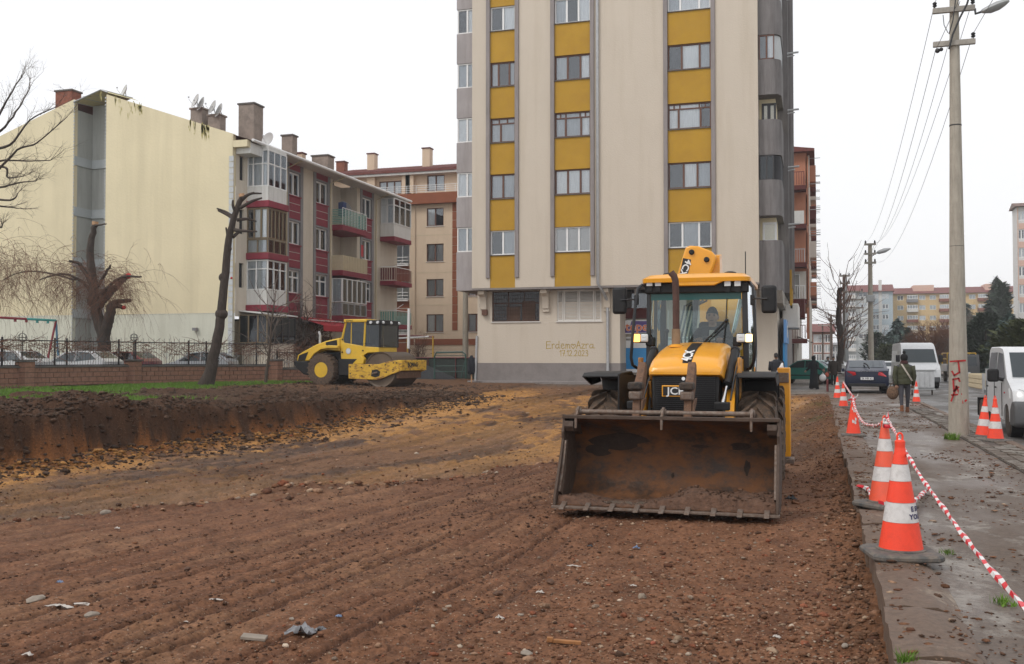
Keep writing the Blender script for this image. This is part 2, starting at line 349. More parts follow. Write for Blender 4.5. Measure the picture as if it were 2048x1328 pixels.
# ================================================================ GROUND
BANKX = lambda Y: np.interp(Y, [0, 17, 25.7, 30, 35, 60], [-17.3, -16.4, -15.1, -14.2, -13.6, -12.9])
def bank_edge(Y): return BANKX(Y) + (fbm(np.asarray(Y) * .55, 3., 5, 4) - .5) * 1.3 + (fbm(np.asarray(Y) * 3.2, 7., 6, 3) - .5) * .40
def natural(X, Y):
 z = .30 * sm(-X, 2, 9) * sm(Y, 34, 47) + .2 * sm(-X, 12, 15) * (1 - sm(Y, 34, 47)) + .12 * sm(-X, 15, 22)
 return z
FB = lambda Y: np.interp(Y, [0, 8, 11, 14.3, 16.5, 19], [-11.2, -9.3, -7.5, -5.6, -5.0, -4.0])
def terrain(X, Y):
 """height and the soil masks"""
 X = np.asarray(X, float); Y = np.asarray(Y, float)
 nat = natural(X, Y)
 low = -.30 - .50 * sm(-X, 2, 9)
 fillm = sm(X - FB(Y) + (fbm(X * .5, Y * .5, 9) - .5) * 1.6, -.35, .35) * (1 - sm(Y + (fbm(X * .8, Y * .8, 12) - .5) * 1.2, 17.6, 18.6))
 floor = low * (1 - fillm) + (-.25 + .11 * np.exp(-((Y - 10.7) / 1.0) ** 2) * sm(X, -4.2, -3.2)) * fillm
 ramp = sm(Y + X * .10 + (fbm(X * .15, Y * .15, 4) - .5) * 4, 22., 37.)
 floor = floor * (1 - ramp) + (nat - .04) * ramp
 be = bank_edge(Y)
 pit = sm(X, be - .16, be + .20)
 z = nat * (1 - pit) + floor * pit
 inpit = pit
 # spoil lying on top of the bank and against the kerb
 top = np.exp(-((X - be + 1.5) / 1.7) ** 2) * (1 - sm(Y, 32, 40))
 z = z + top * (fbm(X * .7, Y * .7, 21, 5) - .34) * .70 * (1 - pit) * (1 - .65 * sm(Y, 23, 30))
 heap = sm(-X, 15, 17) * (1 - sm(Y, 28, 34)) * sm(fbm(X * .35, Y * .35, 33, 3), .48, .68)
 z = z + heap * .25 * (1 - pit) * (.6 + fbm(X * 2, Y * 2, 61, 3) * .8)
 foot = np.exp(-((X - be - .35) / .5) ** 2) * pit * (1 - ramp)
 z = z + foot * .34 * fbm(X * .9, Y * .9, 8, 4)
 kz = np.exp(-((X - .40) / (.26 + .55 * sm(Y, 13, 24))) ** 2) * (X < .45) * (1 - sm(Y, 44, 47))
 z = z + kz * (.02 + .25 * sm(Y, 12, 24) + .22 * (fbm(X * 2, Y * 1.1, 41, 4) - .35)) * (1 - ramp * .8)
 edge = np.exp(-((X - FB(Y)) / .55) ** 2) * (1 - sm(Y, 16, 18)) * sm(Y, 5, 9)
 z = z + edge * .13 * fbm(X * 1.5, Y * 1.5, 51, 4)
 # tyre ruts: sharp narrow grooves in pairs, with ragged edges and broken lengths
 rut = np.zeros_like(z); jag = (vnoise(X * 13, Y * 9, 91) - .5) * .045 + (vnoise(X * 31, Y * 25, 92) - .5) * .02
 for x0, sl, cur, wd, dp in ((-3.9, .11, .000, .035, .045), (-4.02, .11, .000, .02, .02), (-4.25, .115, .001, .05, .035), (-4.55, .12, .001, .03, .045), (-4.72, .12, .001, .025, .02), (-5.3, .135, .001, .04, .035), (-5.42, .135, .001, .02, .02),
                       (-5.75, .13, .002, .045, .045), (-3.3, .10, .001, .03, .035), (-3.12, .10, .001, .02, .02), (-2.9, .075, .0005, .035, .045), (-6.6, .19, .002, .04, .03), (-7.3, .21, .002, .04, .03), (-7.0, .21, .002, .02, .02),
                       (-2.35, .05, .0, .04, .03), (-2.6, .06, .0, .025, .02), (-8.0, .26, .0, .04, .03), (-6.2, .15, .0, .03, .02), (-4.95, .125, .001, .03, .03), (-3.6, .105, .0, .02, .02)):
  c = x0 + sl * (Y - 6) + cur * (Y - 6) ** 2 + (vnoise(Y * .35, x0, 3) - .5) * .16; u = (X - c + jag) / wd
  g = np.exp(-np.abs(u) ** 3) - .16 * np.exp(-((np.abs(u) - 1.9) / .7) ** 2)
  rut = rut - g * dp * .8 * fillm * sm(vnoise(Y * .30, x0 * 3, 7), .25, .42)
 for k in range(15):
  x0 = -13.5 + k * .85; sl = .16 + .02 * (k % 3)
  c = x0 + sl * (Y - 20) + (vnoise(Y * .12, k * 5., 3) - .5) * 1.6
  rut = rut - np.exp(-np.abs((X - c + jag * 2) / .11) ** 3) * .06 * (1 - fillm) * inpit * sm(vnoise(Y * .12, k * 3.3, 9), .25, .6)
 tx = X - .115 * (Y - 6) - .001 * (Y - 6) ** 2; z = z + rut + ((vnoise(tx * 15, Y * .8, 93) - .5) * .022 + (vnoise(tx * 34, Y * 1.6, 94) - .5) * .010) * fillm * sm(vnoise(tx * .7, Y * .16, 95), .28, .5) * sm(-X, 1.2, 2.4)
 # relief: clods on broken soil, fine grit everywhere
 bankn = np.clip(pit * (1 - pit) * 4, 0, 1)
 dirt_top = np.clip(top * 1.3 + heap, 0, 1) * (1 - pit)
 rough = np.clip(.020 + .020 * fillm * sm(X + (fbm(X, Y, 2) - .5) * 2, -3.4, -.6) * (1 - sm(Y, 9, 12)) + .05 * (1 - fillm) * inpit + .14 * dirt_top + .20 * bankn + .07 * kz + .06 * foot + .05 * edge, 0, .22)
 rough = rough * (1 - .85 * sm(Y, 40, 60))
 z = z + (fbm(X * 5.3, Y * 5.3, 71, 4, .62) - .5) * rough * 1.5 + (vnoise(X * 19, Y * 19, 77) - .5) * np.minimum(rough, .05) * .55
 for c, hw, am in ((-2.62, .23, .020), (-.72, .22, .018), (-4.3 + .115 * (Y - 6), .2, .016), (-5.9 + .14 * (Y - 6), .2, .014)):
  u = (X - c) / hw; z = z - am * (np.abs(u) < 1) * (.25 + .75 * sm(np.sin((Y * 4.6 + np.abs(u) * .75 + np.sign(u) * .25) * 6.283), -.1, .5)) * fillm * sm(vnoise(Y * .5, X * 0 + hw * 31, 17), .2, .45) * (1 - sm(Y, 12, 13))
 z = z + (fbm(X * .8, Y * .8, 14, 3) - .5) * .07 * inpit * (1 - sm(Y, 40, 50))
 return z, dict(fill=fillm, pit=pit, ramp=ramp, top=top, heap=heap, foot=foot, kz=kz, rut=rut, nat=nat, edge=edge, bank=bankn, be=be)
def soil_colour(X, Y, z, M):
 red = np.array([.188, .106, .067]); redd = np.array([.095, .050, .033]); tan = np.array([.225, .138, .088])
 dark = np.array([.066, .041, .028]); mud = np.array([.165, .104, .068]); ochre = np.array([.42, .25, .085]); gra = np.array([.07, .12, .018])
 grey = np.array([.16, .14, .12])
 n1 = fbm(X * .6, Y * .6, 101, 5)[..., None]; n2 = fbm(X * 3, Y * 3, 102, 4)[..., None]; n3 = fbm(X * .9 - Y * .12, Y * .14, 103, 4)[..., None]
 F_ = M['fill'][..., None]
 c_fill = red * (1 - n2 * .0) ; c_fill = red + (tan - red) * sm(n1 + (n3 - .5) * .8 - .22 * sm(X, -5, -1)[..., None], .42, .62) ; c_fill = c_fill + (redd - c_fill) * sm(n2, .52, .75) * .55
 rutd = np.clip(-M['rut'] / .03, 0, 1)[..., None]; c_fill = c_fill + (redd * .95 - c_fill) * rutd * .8
 tx = X - .115 * (Y - 6) - .001 * (Y - 6) ** 2; sk = sm(vnoise(tx * 15, Y * .8, 93) * .6 + n2[..., 0] * .4, .50, .30)[..., None] * sm(vnoise(tx * .7, Y * .16, 95), .28, .5)[..., None] * sm(-X, 1.2, 2.4)[..., None]; c_fill = c_fill + (redd * 1.1 - c_fill) * sk * .55
 c_fill = c_fill + (redd - c_fill) * (M['edge'][..., None] * .7)
 s = fbm(X * .8 - Y * .13, Y * .10 + X * .02, 105, 5)[..., None]
 tl = X - .16 * (Y - 20); s2 = vnoise(tl * 3.6, Y * .22, 131)[..., None]; s3 = vnoise(tl * 9, Y * .5, 132)[..., None]
 c_low = mud + (dark * 1.05 - mud) * sm(s * .55 + s2 * .32 + s3 * .13 + (n2 - .5) * .35, .44, .60)
 och = sm(fbm(X * .30 - Y * .05, Y * .13, 106, 4)[..., None] + (n2 - .5) * .3, .50, .60) * (.30 + .70 * sm(Y, 17, 24))[..., None]
 och = np.clip(och + .9 * sm(n2 + n1, .86, 1.08) * (np.exp(-((X + 10.5) / 3.2) ** 2 - ((Y - 31) / 6.5) ** 2))[..., None], 0, 1)
 nearbank = np.exp(-((X - M['be'] - 1.0) / 1.0) ** 2)[..., None]
 och = np.clip(och * .8 + nearbank * sm(n1 + n2, .80, 1.05) * 1.1, 0, 1) * (1 - sm(Y + X * .25, 36, 43)[..., None])
 c_low = c_low + (ochre * (.6 + .8 * n2) - c_low) * och * .8
 och2 = (np.exp(-((X + .9) / .9) ** 2 - ((Y - 36) / 7) ** 2)[..., None]) * sm(n2 + n1, .8, 1.05)
 c_low = c_low + (ochre - c_low) * och2
 c_low = c_low + (dark - c_low) * (sm(X, -1.5, -.1) * sm(Y, 18, 20) * (1 - sm(Y, 30, 38)))[..., None] * .75
 c = c_low + (c_fill - c_low) * F_
 # bank face: dark topsoil over ochre clay
 P_ = M['pit'][..., None]; zz = (z - M['nat'])[..., None]
 face = sm(-zz + (n2 - .5) * .55 + (n1 - .5) * 1.5, .36, .66)
 cb = dark * (.75 + .6 * n2) + (np.array([.185, .085, .030]) * (.6 + .8 * n2) - dark) * face
 bk = np.clip(M['bank'][..., None] * 3 + M['foot'][..., None] * 1.2, 0, 1)
 c = c + (cb - c) * bk * (1 - sm(X, -9, -7)[..., None])
 # ground outside the pit
 out = (1 - P_)
 gsel = sm(fbm(X * .5, Y * .5, 111, 4)[..., None] - M['top'][..., None] * .9 - M['heap'][..., None] * .8, .20, .36)
 gsel = gsel * sm(X - M['be'] + (n1[..., 0] - .5) * 2.5, -.8, -2.0)[..., None] * (1 - sm(Y - .35 * X, 50.5, 53))[..., None] * (1 - sm(X, -19.5, -17.5) * sm(Y, 30, 34) * (1 - sm(Y, 44.5, 45.5)))[..., None] * (1 - sm(X, -16.3, -15.6))[..., None]
 gsel = gsel * (1 - (sm(X + (n1[..., 0] - .5) * 5, -25.2, -23.4) * sm(Y, 24, 29))[..., None])
 d2 = dark * (.8 + .5 * n2) + (mud * .8 - dark) * sm(Y, 33, 40)[..., None]
 co = d2 + (gra * (.7 + .6 * n2) - d2) * gsel
 c = c + (co - c) * out
 kk = np.clip(M['kz'][..., None] * 1.0, 0, 1); moss = sm(n1, .6, .7)
 c = c + (np.array([.14, .078, .045]) * (.7 + .6 * n2) - c) * kk * .7; c = c + (np.array([.06, .075, .02]) - c) * kk * moss * .7 * sm(Y, 18, 22)[..., None]
 far = sm(Y - .0 * X, 43.5, 46.5)[..., None] * sm(X, -14, -12)[..., None]
 c = c + (np.array([.13, .112, .098]) * (.8 + .4 * n2) - c) * far
 c = c * (.72 + .56 * fbm(X * 9, Y * 9, 120, 3)[..., None])
 wet = np.clip(.25 + .5 * sm(s[..., 0], .4, .6) * (1 - M['fill']) + .9 * np.clip(-M['rut'] / .05, 0, 1) - .8 * out[..., 0], 0, 1)
 c = c * np.array([.92, .765, .65]); return np.clip(c, .005, 1), wet, (gsel * out)[..., 0]
def near_grid():
 inv = [1 / d for d in (1.6, 2.2, 3, 4)]
 ds = [1.2, 2.2, 3.2, 4.1] + list(1 / np.arange(1 / 4.7, 1 / 14., -.00062)) + list(np.arange(14.05, 44, .105)) + list(1 / np.arange(1 / 44., 1 / 120., -.0005)) + [150, 200, 300, 500, 900, 1500]
 ts = np.concatenate([[-3, -1.8, -1.2, -.9, -.75, -.66], np.linspace(-.60, .42, 560), [.5, .6, .8, 1.2, 2, 4]])
 return np.array(ds), ts
def make_terrain():
 ds, ts = near_grid(); D, T = np.meshgrid(ds, ts, indexing='ij')
 X = -D * math.sin(YAW) + D * T * math.cos(YAW); Y = D * math.cos(YAW) + D * T * math.sin(YAW)
 # pull one column of points onto the kerb line so that the cut is clean
 z, M = terrain(X, Y)
 under = (X > .44); z = np.where(under, -.45, z); z = np.where((Y < 1.), np.minimum(z, -.2), z)
 far = sm(np.hypot(X, Y), 75, 95); z = z * (1 - far) + (-.45) * far * 1.0
 c, wet, g = soil_colour(X, Y, z, M)
 n0, n1 = D.shape; idx = np.arange(n0 * n1).reshape(n0, n1)
 q = np.stack([idx[:-1, :-1], idx[:-1, 1:], idx[1:, 1:], idx[1:, :-1]], -1).reshape(-1, 4)
 keep = ~((X[:-1, :-1] > .9) & (X[1:, 1:] > .9) & (np.hypot(X, Y)[:-1, :-1] < 60)).reshape(-1); q = q[keep]
 me = bpy.data.meshes.new('ground'); V = np.stack([X, Y, z], -1).reshape(-1, 3).astype(np.float32)
 me.vertices.add(len(V)); me.vertices.foreach_set('co', V.ravel()); me.loops.add(q.size); me.polygons.add(len(q))
 me.loops.foreach_set('vertex_index', q.ravel().astype(np.int32)); me.polygons.foreach_set('loop_start', np.arange(0, q.size, 4, dtype=np.int32))
 me.polygons.foreach_set('use_smooth', np.ones(len(q), bool)); me.update(calc_edges=True)
 a = me.color_attributes.new('soil', 'FLOAT_COLOR', 'POINT'); rgba = np.concatenate([c.reshape(-1, 3), wet.reshape(-1, 1)], 1).astype(np.float32)
 a.data.foreach_set('color', rgba.ravel()); me.materials.append(soil_mat('soil_ground'))
 o = bpy.data.objects.new('ground', me); COL.objects.link(o); tag(o, kind='structure'); return o
def soil_mat(name, detail=1.):
 m = bpy.data.materials.new(name); m.use_nodes = True; N = m.node_tree.nodes; L = m.node_tree.links; p = N['Principled BSDF']
 at = N.new('ShaderNodeAttribute'); at.attribute_name = 'soil'; g = N.new('ShaderNodeNewGeometry')
 nz = N.new('ShaderNodeTexNoise'); nz.inputs['Scale'].default_value = 26; nz.inputs['Detail'].default_value = 8; nz.inputs['Roughness'].default_value = .72; L.new(g.outputs['Position'], nz.inputs[0])
 mr = N.new('ShaderNodeMapRange'); mr.inputs[1].default_value = .3; mr.inputs[2].default_value = .7; mr.inputs[3].default_value = .42; mr.inputs[4].default_value = 1.5; L.new(nz.outputs[0], mr.inputs[0])
 s = N.new('ShaderNodeVectorMath'); s.operation = 'SCALE'; L.new(at.outputs['Color'], s.inputs[0]); L.new(mr.outputs[0], s.inputs['Scale'])
 # small pale and dark grit
 vo = N.new('ShaderNodeTexVoronoi'); vo.inputs['Scale'].default_value = 42; vo.inputs['Randomness'].default_value = 1; L.new(g.outputs['Position'], vo.inputs[0])
 lt = N.new('ShaderNodeMath'); lt.operation = 'LESS_THAN'; lt.inputs[1].default_value = .22; L.new(vo.outputs['Distance'], lt.inputs[0])
 sp = N.new('ShaderNodeSeparateColor'); L.new(vo.outputs['Color'], sp.inputs[0]); gt = N.new('ShaderNodeMath'); gt.operation = 'GREATER_THAN'; gt.inputs[1].default_value = .86; L.new(sp.outputs[0], gt.inputs[0])
 mu = N.new('ShaderNodeMath'); mu.operation = 'MULTIPLY'; L.new(lt.outputs[0], mu.inputs[0]); L.new(gt.outputs[0], mu.inputs[1]); m3 = N.new('ShaderNodeMath'); m3.operation = 'MULTIPLY'; m3.inputs[1].default_value = .6; L.new(mu.outputs[0], m3.inputs[0])
 mx = N.new('ShaderNodeMixRGB'); mx.inputs[2].default_value = (.34, .27, .21, 1); L.new(m3.outputs[0], mx.inputs[0]); L.new(s.outputs[0], mx.inputs[1]); L.new(mx.outputs[0], p.inputs['Base Color'])
 r = N.new('ShaderNodeMapRange'); r.inputs[3].default_value = .95; r.inputs[4].default_value = .5; L.new(at.outputs['Alpha'], r.inputs[0]); L.new(r.outputs[0], p.inputs['Roughness']); p.inputs['Specular IOR Level'].default_value = .16
 b = N.new('ShaderNodeBump'); b.inputs['Strength'].default_value = .9; b.inputs['Distance'].default_value = .018; L.new(nz.outputs[0], b.inputs['Height']); L.new(b.outputs[0], p.inputs['Normal'])
 return m
ground = make_terrain()
# ---- loose stones, clods and grit lying on the soil (too many to count)
def rock_proto(seed, n=12):
 rnd = np.random.RandomState(seed); t = (1 + 5 ** .5) / 2
 v = np.array([(-1, t, 0), (1, t, 0), (-1, -t, 0), (1, -t, 0), (0, -1, t), (0, 1, t), (0, -1, -t), (0, 1, -t), (t, 0, -1), (t, 0, 1), (-t, 0, -1), (-t, 0, 1)]) / 1.9
 f = np.array([(0, 11, 5), (0, 5, 1), (0, 1, 7), (0, 7, 10), (0, 10, 11), (1, 5, 9), (5, 11, 4), (11, 10, 2), (10, 7, 6), (7, 1, 8), (3, 9, 4), (3, 4, 2), (3, 2, 6), (3, 6, 8), (3, 8, 9), (4, 9, 5), (2, 4, 11), (6, 2, 10), (8, 6, 7), (9, 8, 1)])
 return v * (1 + (rnd.rand(12, 1) - .5) * .7) * np.array([1, .8, .6]), f
PROT = [rock_proto(i) for i in range(8)]
def rocks(name, X, Y, size, cols, sink=.35, zfun=None, flat=1.):
 rnd = np.random.RandomState(len(X)); V = []; Fc = []; C = []; b = 0
 z = terrain(X, Y)[0] if zfun is None else zfun(X, Y)
 for i in range(len(X)):
  v, f = PROT[rnd.randint(8)]; a = rnd.rand() * 6.28; ca, sa = math.cos(a), math.sin(a); s = size[i]
  w = v * s * np.array([1, rnd.uniform(.6, 1), rnd.uniform(.5, 1) * flat]); w = np.stack([w[:, 0] * ca - w[:, 1] * sa, w[:, 0] * sa + w[:, 1] * ca, w[:, 2]], 1)
  V.append(w + (X[i], Y[i], z[i] + s * .28 * (1 - sink))); Fc.append(f + b); b += 12; C.append(np.repeat([[*cols[i], .1]], 12, 0))
 V = np.concatenate(V).astype(np.float32); Fc = np.concatenate(Fc); C = np.concatenate(C).astype(np.float32)
 me = bpy.data.meshes.new(name); me.vertices.add(len(V)); me.vertices.foreach_set('co', V.ravel()); me.loops.add(Fc.size); me.polygons.add(len(Fc))
 me.loops.foreach_set('vertex_index', Fc.ravel().astype(np.int32)); me.polygons.foreach_set('loop_start', np.arange(0, Fc.size, 3, dtype=np.int32)); me.update(calc_edges=True)
 a = me.color_attributes.new('soil', 'FLOAT_COLOR', 'POINT'); a.data.foreach_set('color', C.ravel()); me.materials.append(MAT['soil_rock'])
 o = bpy.data.objects.new(name, me); COL.objects.link(o); return tag(o, kind='stuff')
MAT['soil_rock'] = soil_mat('soil_rock')
rs = np.random.RandomState(3)
PAL = np.array([.95, .86, .78]) * np.array([(.22, .115, .07), (.16, .085, .052), (.12, .06, .04), (.30, .20, .14), (.25, .10, .06), (.36, .28, .21), (.28, .23, .19), (.45, .40, .34), (.09, .055, .04)])
def pick(n, w): w = np.array(w, float); return PAL[rs.choice(len(PAL), n, p=w / w.sum())] * (rs.rand(n, 1) * .5 + .75)
def scatter(n, dmin, dmax, t0, t1, xlim=(-99, .33)):
 u = rs.rand(n); d = 1 / (1 / dmin + (1 / dmax - 1 / dmin) * u); t = t0 + rs.rand(n) * (t1 - t0)
 X = -d * math.sin(YAW) + d * t * math.cos(YAW); Y = d * math.cos(YAW) + d * t * math.sin(YAW); k = (X > xlim[0]) & (X < xlim[1])
 return X[k], Y[k], d[k]
X, Y, d = scatter(36000, 4.9, 17, -.58, .40); w = sm(X + (fbm(X * .8, Y * .8, 2) - .5) * 3, -5.5, -1.0); k = rs.rand(len(X)) < (.22 + .78 * w); X, Y, d = X[k], Y[k], d[k]
s = np.exp(rs.randn(len(X)) * .55) * (.0052 + .0038 * sm(X, -4, -.5)) * (1 + .03 * (d - 5)); rocks('gravel', X, Y, np.clip(s, .004, .05), pick(len(X), (5, 5, 3, 3, 1.2, 1.6, 1.3, .6, 2)))
X, Y, d = scatter(9000, 14, 50, -.58, .34); be = bank_edge(Y); k = (X > be + .2) & (Y < 43); X, Y, d = X[k], Y[k], d[k]
s = np.exp(rs.randn(len(X)) * .5) * .016 * (d / 20); rocks('gravel', X, Y, np.clip(s, .006, .09), pick(len(X), (3, 4, 4, 2, 1, .5, .5, .3, 5)))
n = 13000; Y = 14 + rs.rand(n) ** 1.0 * 24; be = bank_edge(Y); X = be - .1 + rs.randn(n) * 1.0 - .7 * rs.rand(n); k = (X > -24); X, Y = X[k], Y[k]
s = np.exp(rs.randn(len(X)) * .55) * .034; rocks('soil_clods', X, Y, np.clip(s, .012, .13), np.array([.066, .041, .028]) * (rs.rand(len(X), 1) * .9 + .55), sink=.6)
n = 5200; Y = 24 + rs.rand(n) * 20; X = -13.5 - rs.rand(n) * 13; k = X < bank_edge(Y) - .1; X, Y = X[k], Y[k]; n = len(X); rocks('soil_clods', X, Y, np.clip(np.exp(rs.randn(n) * .6) * .032, .01, .16), np.array([.085, .055, .038]) * (rs.rand(n, 1) * .9 + .5), sink=.7)
n = 1600; Y = 14 + rs.rand(n) * 18; X = bank_edge(Y) + .35 + np.abs(rs.randn(n)) * .35
s = np.exp(rs.randn(n) * .5) * .035; rocks('clay_lumps', X, Y, np.clip(s, .012, .11), np.array([.27, .135, .045]) * (rs.rand(n, 1) * .9 + .5), sink=.4)
n = 5200; Y = 4 + rs.rand(n) ** 1.2 * 38; X = .36 - np.abs(rs.randn(n)) * (.17 + .30 * sm(Y, 12, 22)); s = np.exp(rs.randn(n) * .6) * .013
rocks('soil_clods', X, Y, np.clip(s, .004, .055), np.array([.16, .085, .050]) * (rs.rand(n, 1) * .9 + .5), sink=.4)
n = 900; t_ = rs.rand(n); Y = 7.5 + t_ * 9.5; X = FB(Y) + rs.randn(n) * .35; s = np.exp(rs.randn(n) * .5) * .028
rocks('rubble', X, Y, np.clip(s, .01, .12), pick(n, (4, 4, 2, 4, 2, 3, 3, 1, 1)), sink=.3)
tb = rs.rand(9000); Yc = 4.6 + 11 * tb ** 1.3; x0c = np.array([-3.9, -4.25, -4.55, -5.3, -5.75, -3.3, -2.9, -6.6, -7.3, -2.35, -4.95]); slc = np.array([.11, .115, .12, .135, .13, .10, .075, .19, .21, .05, .125]); ic = rs.randint(0, 11, 9000); Xc = x0c[ic] + slc[ic] * (Yc - 6) + rs.randn(9000) * .09
rocks('rut_crumbs', Xc, Yc, np.clip(np.exp(rs.randn(9000) * .5) * .0085, .003, .03), np.array([.11, .060, .040]) * (rs.rand(9000, 1) * .9 + .5))
# cut grass in front of the brick wall: blades
def grass_blades(name, X, Y, h, zfun):
 n = len(X); z = zfun(X, Y); a = rs.rand(n) * 6.28; w = h * .22; lean = rs.randn(n, 2) * .35 * h[:, None]
 V = np.zeros((n, 3, 3)); dx = np.cos(a) * w; dy = np.sin(a) * w
 V[:, 0] = np.stack([X - dx, Y - dy, z], 1); V[:, 1] = np.stack([X + dx, Y + dy, z], 1); V[:, 2] = np.stack([X + lean[:, 0], Y + lean[:, 1], z + h], 1)
 me = bpy.data.meshes.new(name); me.vertices.add(3 * n); me.vertices.foreach_set('co', V.astype(np.float32).ravel()); me.loops.add(3 * n); me.polygons.add(n)
 me.loops.foreach_set('vertex_index', np.arange(3 * n, dtype=np.int32)); me.polygons.foreach_set('loop_start', np.arange(0, 3 * n, 3, dtype=np.int32)); me.update(calc_edges=True)
 me.materials.append(MAT['grass']); o = bpy.data.objects.new(name, me); COL.objects.link(o); return tag(o, kind='stuff')
n = 150000; Y = 17 + rs.rand(n) * 31; X = -14.5 - rs.rand(n) * 17
zz, M = terrain(X, Y); _, _, gs = soil_colour(X, Y, zz, M); k = rs.rand(n) < gs * 1.1 - .1; X, Y = X[k], Y[k]
grass_blades('grass', X, Y, (.05 + .07 * rs.rand(len(X))) * (.7 + .6 * vnoise(X, Y, 6)), lambda x, y: terrain(x, y)[0] - .01)
# ================================================================ PAVEMENT, KERBS, ROAD
def pav_mat(name, base, mudc, mudthr, rough=.45, tiles=None):
 m = bpy.data.materials.new(name); m.use_nodes = True; N = m.node_tree.nodes; L = m.node_tree.links; p = N['Principled BSDF']
 g = N.new('ShaderNodeNewGeometry')
 def noise(sc, det=6, ro=.6, st=None):
  z = N.new('ShaderNodeTexNoise'); z.inputs['Scale'].default_value = sc; z.inputs['Detail'].default_value = det; z.inputs['Roughness'].default_value = ro
  if st: mp = N.new('ShaderNodeMapping'); mp.inputs['Scale'].default_value = st; L.new(g.outputs['Position'], mp.inputs[0]); L.new(mp.outputs[0], z.inputs[0])
  else: L.new(g.outputs['Position'], z.inputs[0])
  return z.outputs[0]
 def rng(i, a, b, c, d): r = N.new('ShaderNodeMapRange'); r.inputs[1].default_value = a; r.inputs[2].default_value = b; r.inputs[3].default_value = c; r.inputs[4].default_value = d; L.new(i, r.inputs[0]); return r.outputs[0]
 fine = noise(22, 8, .7); big = noise(1.5, 9, .74, (1, .6, 1)); mid = noise(7, 7, .7)
 s = N.new('ShaderNodeVectorMath'); s.operation = 'SCALE'; s.inputs[0].default_value = base; L.new(rng(fine, .3, .7, .72, 1.28), s.inputs['Scale'])
 ad = N.new('ShaderNodeMath'); ad.operation = 'MULTIPLY_ADD'; ad.inputs[1].default_value = .35; L.new(mid, ad.inputs[0]); L.new(big, ad.inputs[2])
 mud = rng(ad.outputs[0], mudthr - .05, mudthr + .06, 0, .9)
 ms = N.new('ShaderNodeVectorMath'); ms.operation = 'SCALE'; ms.inputs[0].default_value = mudc; L.new(rng(fine, .3, .7, .6, 1.35), ms.inputs['Scale'])
 mx = N.new('ShaderNodeMixRGB'); L.new(mud, mx.inputs[0]); L.new(s.outputs[0], mx.inputs[1]); L.new(ms.outputs[0], mx.inputs[2]); L.new(mx.outputs[0], p.inputs['Base Color'])
 wet = noise(.7, 4, .5, (1.2, .5, 1)); L.new(rng(wet, .40, .62, rough, .82), p.inputs['Roughness'])
 b = N.new('ShaderNodeBump'); b.inputs['Strength'].default_value = .55; b.inputs['Distance'].default_value = .012
 hh = N.new('ShaderNodeMath'); hh.operation = 'MULTIPLY_ADD'; hh.inputs[1].default_value = 1.2; L.new(mud, hh.inputs[0]); L.new(fine, hh.inputs[2]); L.new(hh.outputs[0], b.inputs['Height']); L.new(b.outputs[0], p.inputs['Normal'])
 MAT[name] = m
pav_mat('pavement', (.215, .188, .16), (.088, .058, .040), .60, .38)
pav_mat('kerb_top', (.25, .195, .145), (.105, .064, .042), .57, .6)
pav_mat('asphalt', (.10, .095, .09), (.08, .062, .048), .70, .45)
pav_mat('cobble', (.19, .17, .145), (.10, .072, .052), .66, .5)
pav_mat('park_soil', (.10, .08, .05), (.06, .07, .02), .66, .8)
def sheet(name, x0, x1, y0, y1, z, m, dx=.12, amp=.006, zf=None):
 ys = [y0]
 while ys[-1] < y1: ys.append(ys[-1] + max(.10, abs(ys[-1]) * .012))
 xs = np.linspace(x0, x1, max(2, int((x1 - x0) / dx))); Yg, Xg = np.meshgrid(np.array(ys), xs, indexing='ij')
 Z = z + (fbm(Xg * 1.3, Yg * 1.3, 55, 4) - .5) * amp * 3 + (fbm(Xg * 7, Yg * 7, 56, 3) - .5) * amp
 if zf: Z = Z + zf(Xg, Yg)
 n0, n1 = Xg.shape; V = [tuple(v) for v in np.stack([Xg, Yg, Z], -1).reshape(-1, 3)]
 fs = [(i * n1 + j, i * n1 + j + 1, (i + 1) * n1 + j + 1, (i + 1) * n1 + j) for i in range(n0 - 1) for j in range(n1 - 1)]
 b = MB(); b.add(V, fs); return struct(b, name, m, smooth='all')
sheet('pavement', .80, 3.36, 1.0, 95, -.035, 'pavement', .11, .012)
sheet('road', 3.50, 11.0, 1.0, 300, -.14, 'asphalt', .5, .004)
sheet('pavement', 11.2, 13.5, 1.0, 220, 0., 'pavement', .5, .004)
sheet('park_ground', 13.6, 330, 1.0, 500, .02, 'park_soil', 8, .01)
b = MB(); b.box(-14, .80, 48.2, 74, -.3, -.002); b.box(-30, .8, 74, 300, -.3, -.004); b.box(-3.2, .79, 45.5, 48.19, -.3, -.012); struct(b, 'side_street', 'cobble')
b = MB(); b.box(.8, 3.36, 95, 300, -.3, -.03); struct(b, 'far_pavement', 'pavement')
# parking yard beyond the brick wall
b = MB(); b.add([(-60, 34, .42), (-30.6, 34, .42), (-29.2, 39.6, .42), (-26, 46, .42), (-26, 47.0, .42), (-29.2, 66, .42), (-60, 66, .42)], [(0, 1, 2, 3, 4, 5, 6)]); struct(b, 'parking_yard', 'asphalt')
b = MB(); b.box(-30, -16.9, 47.8, 73.9, -.2, .33); b.box(-60, -30, 66, 76, -.2, .34); struct(b, 'yard_ground', 'park_soil')
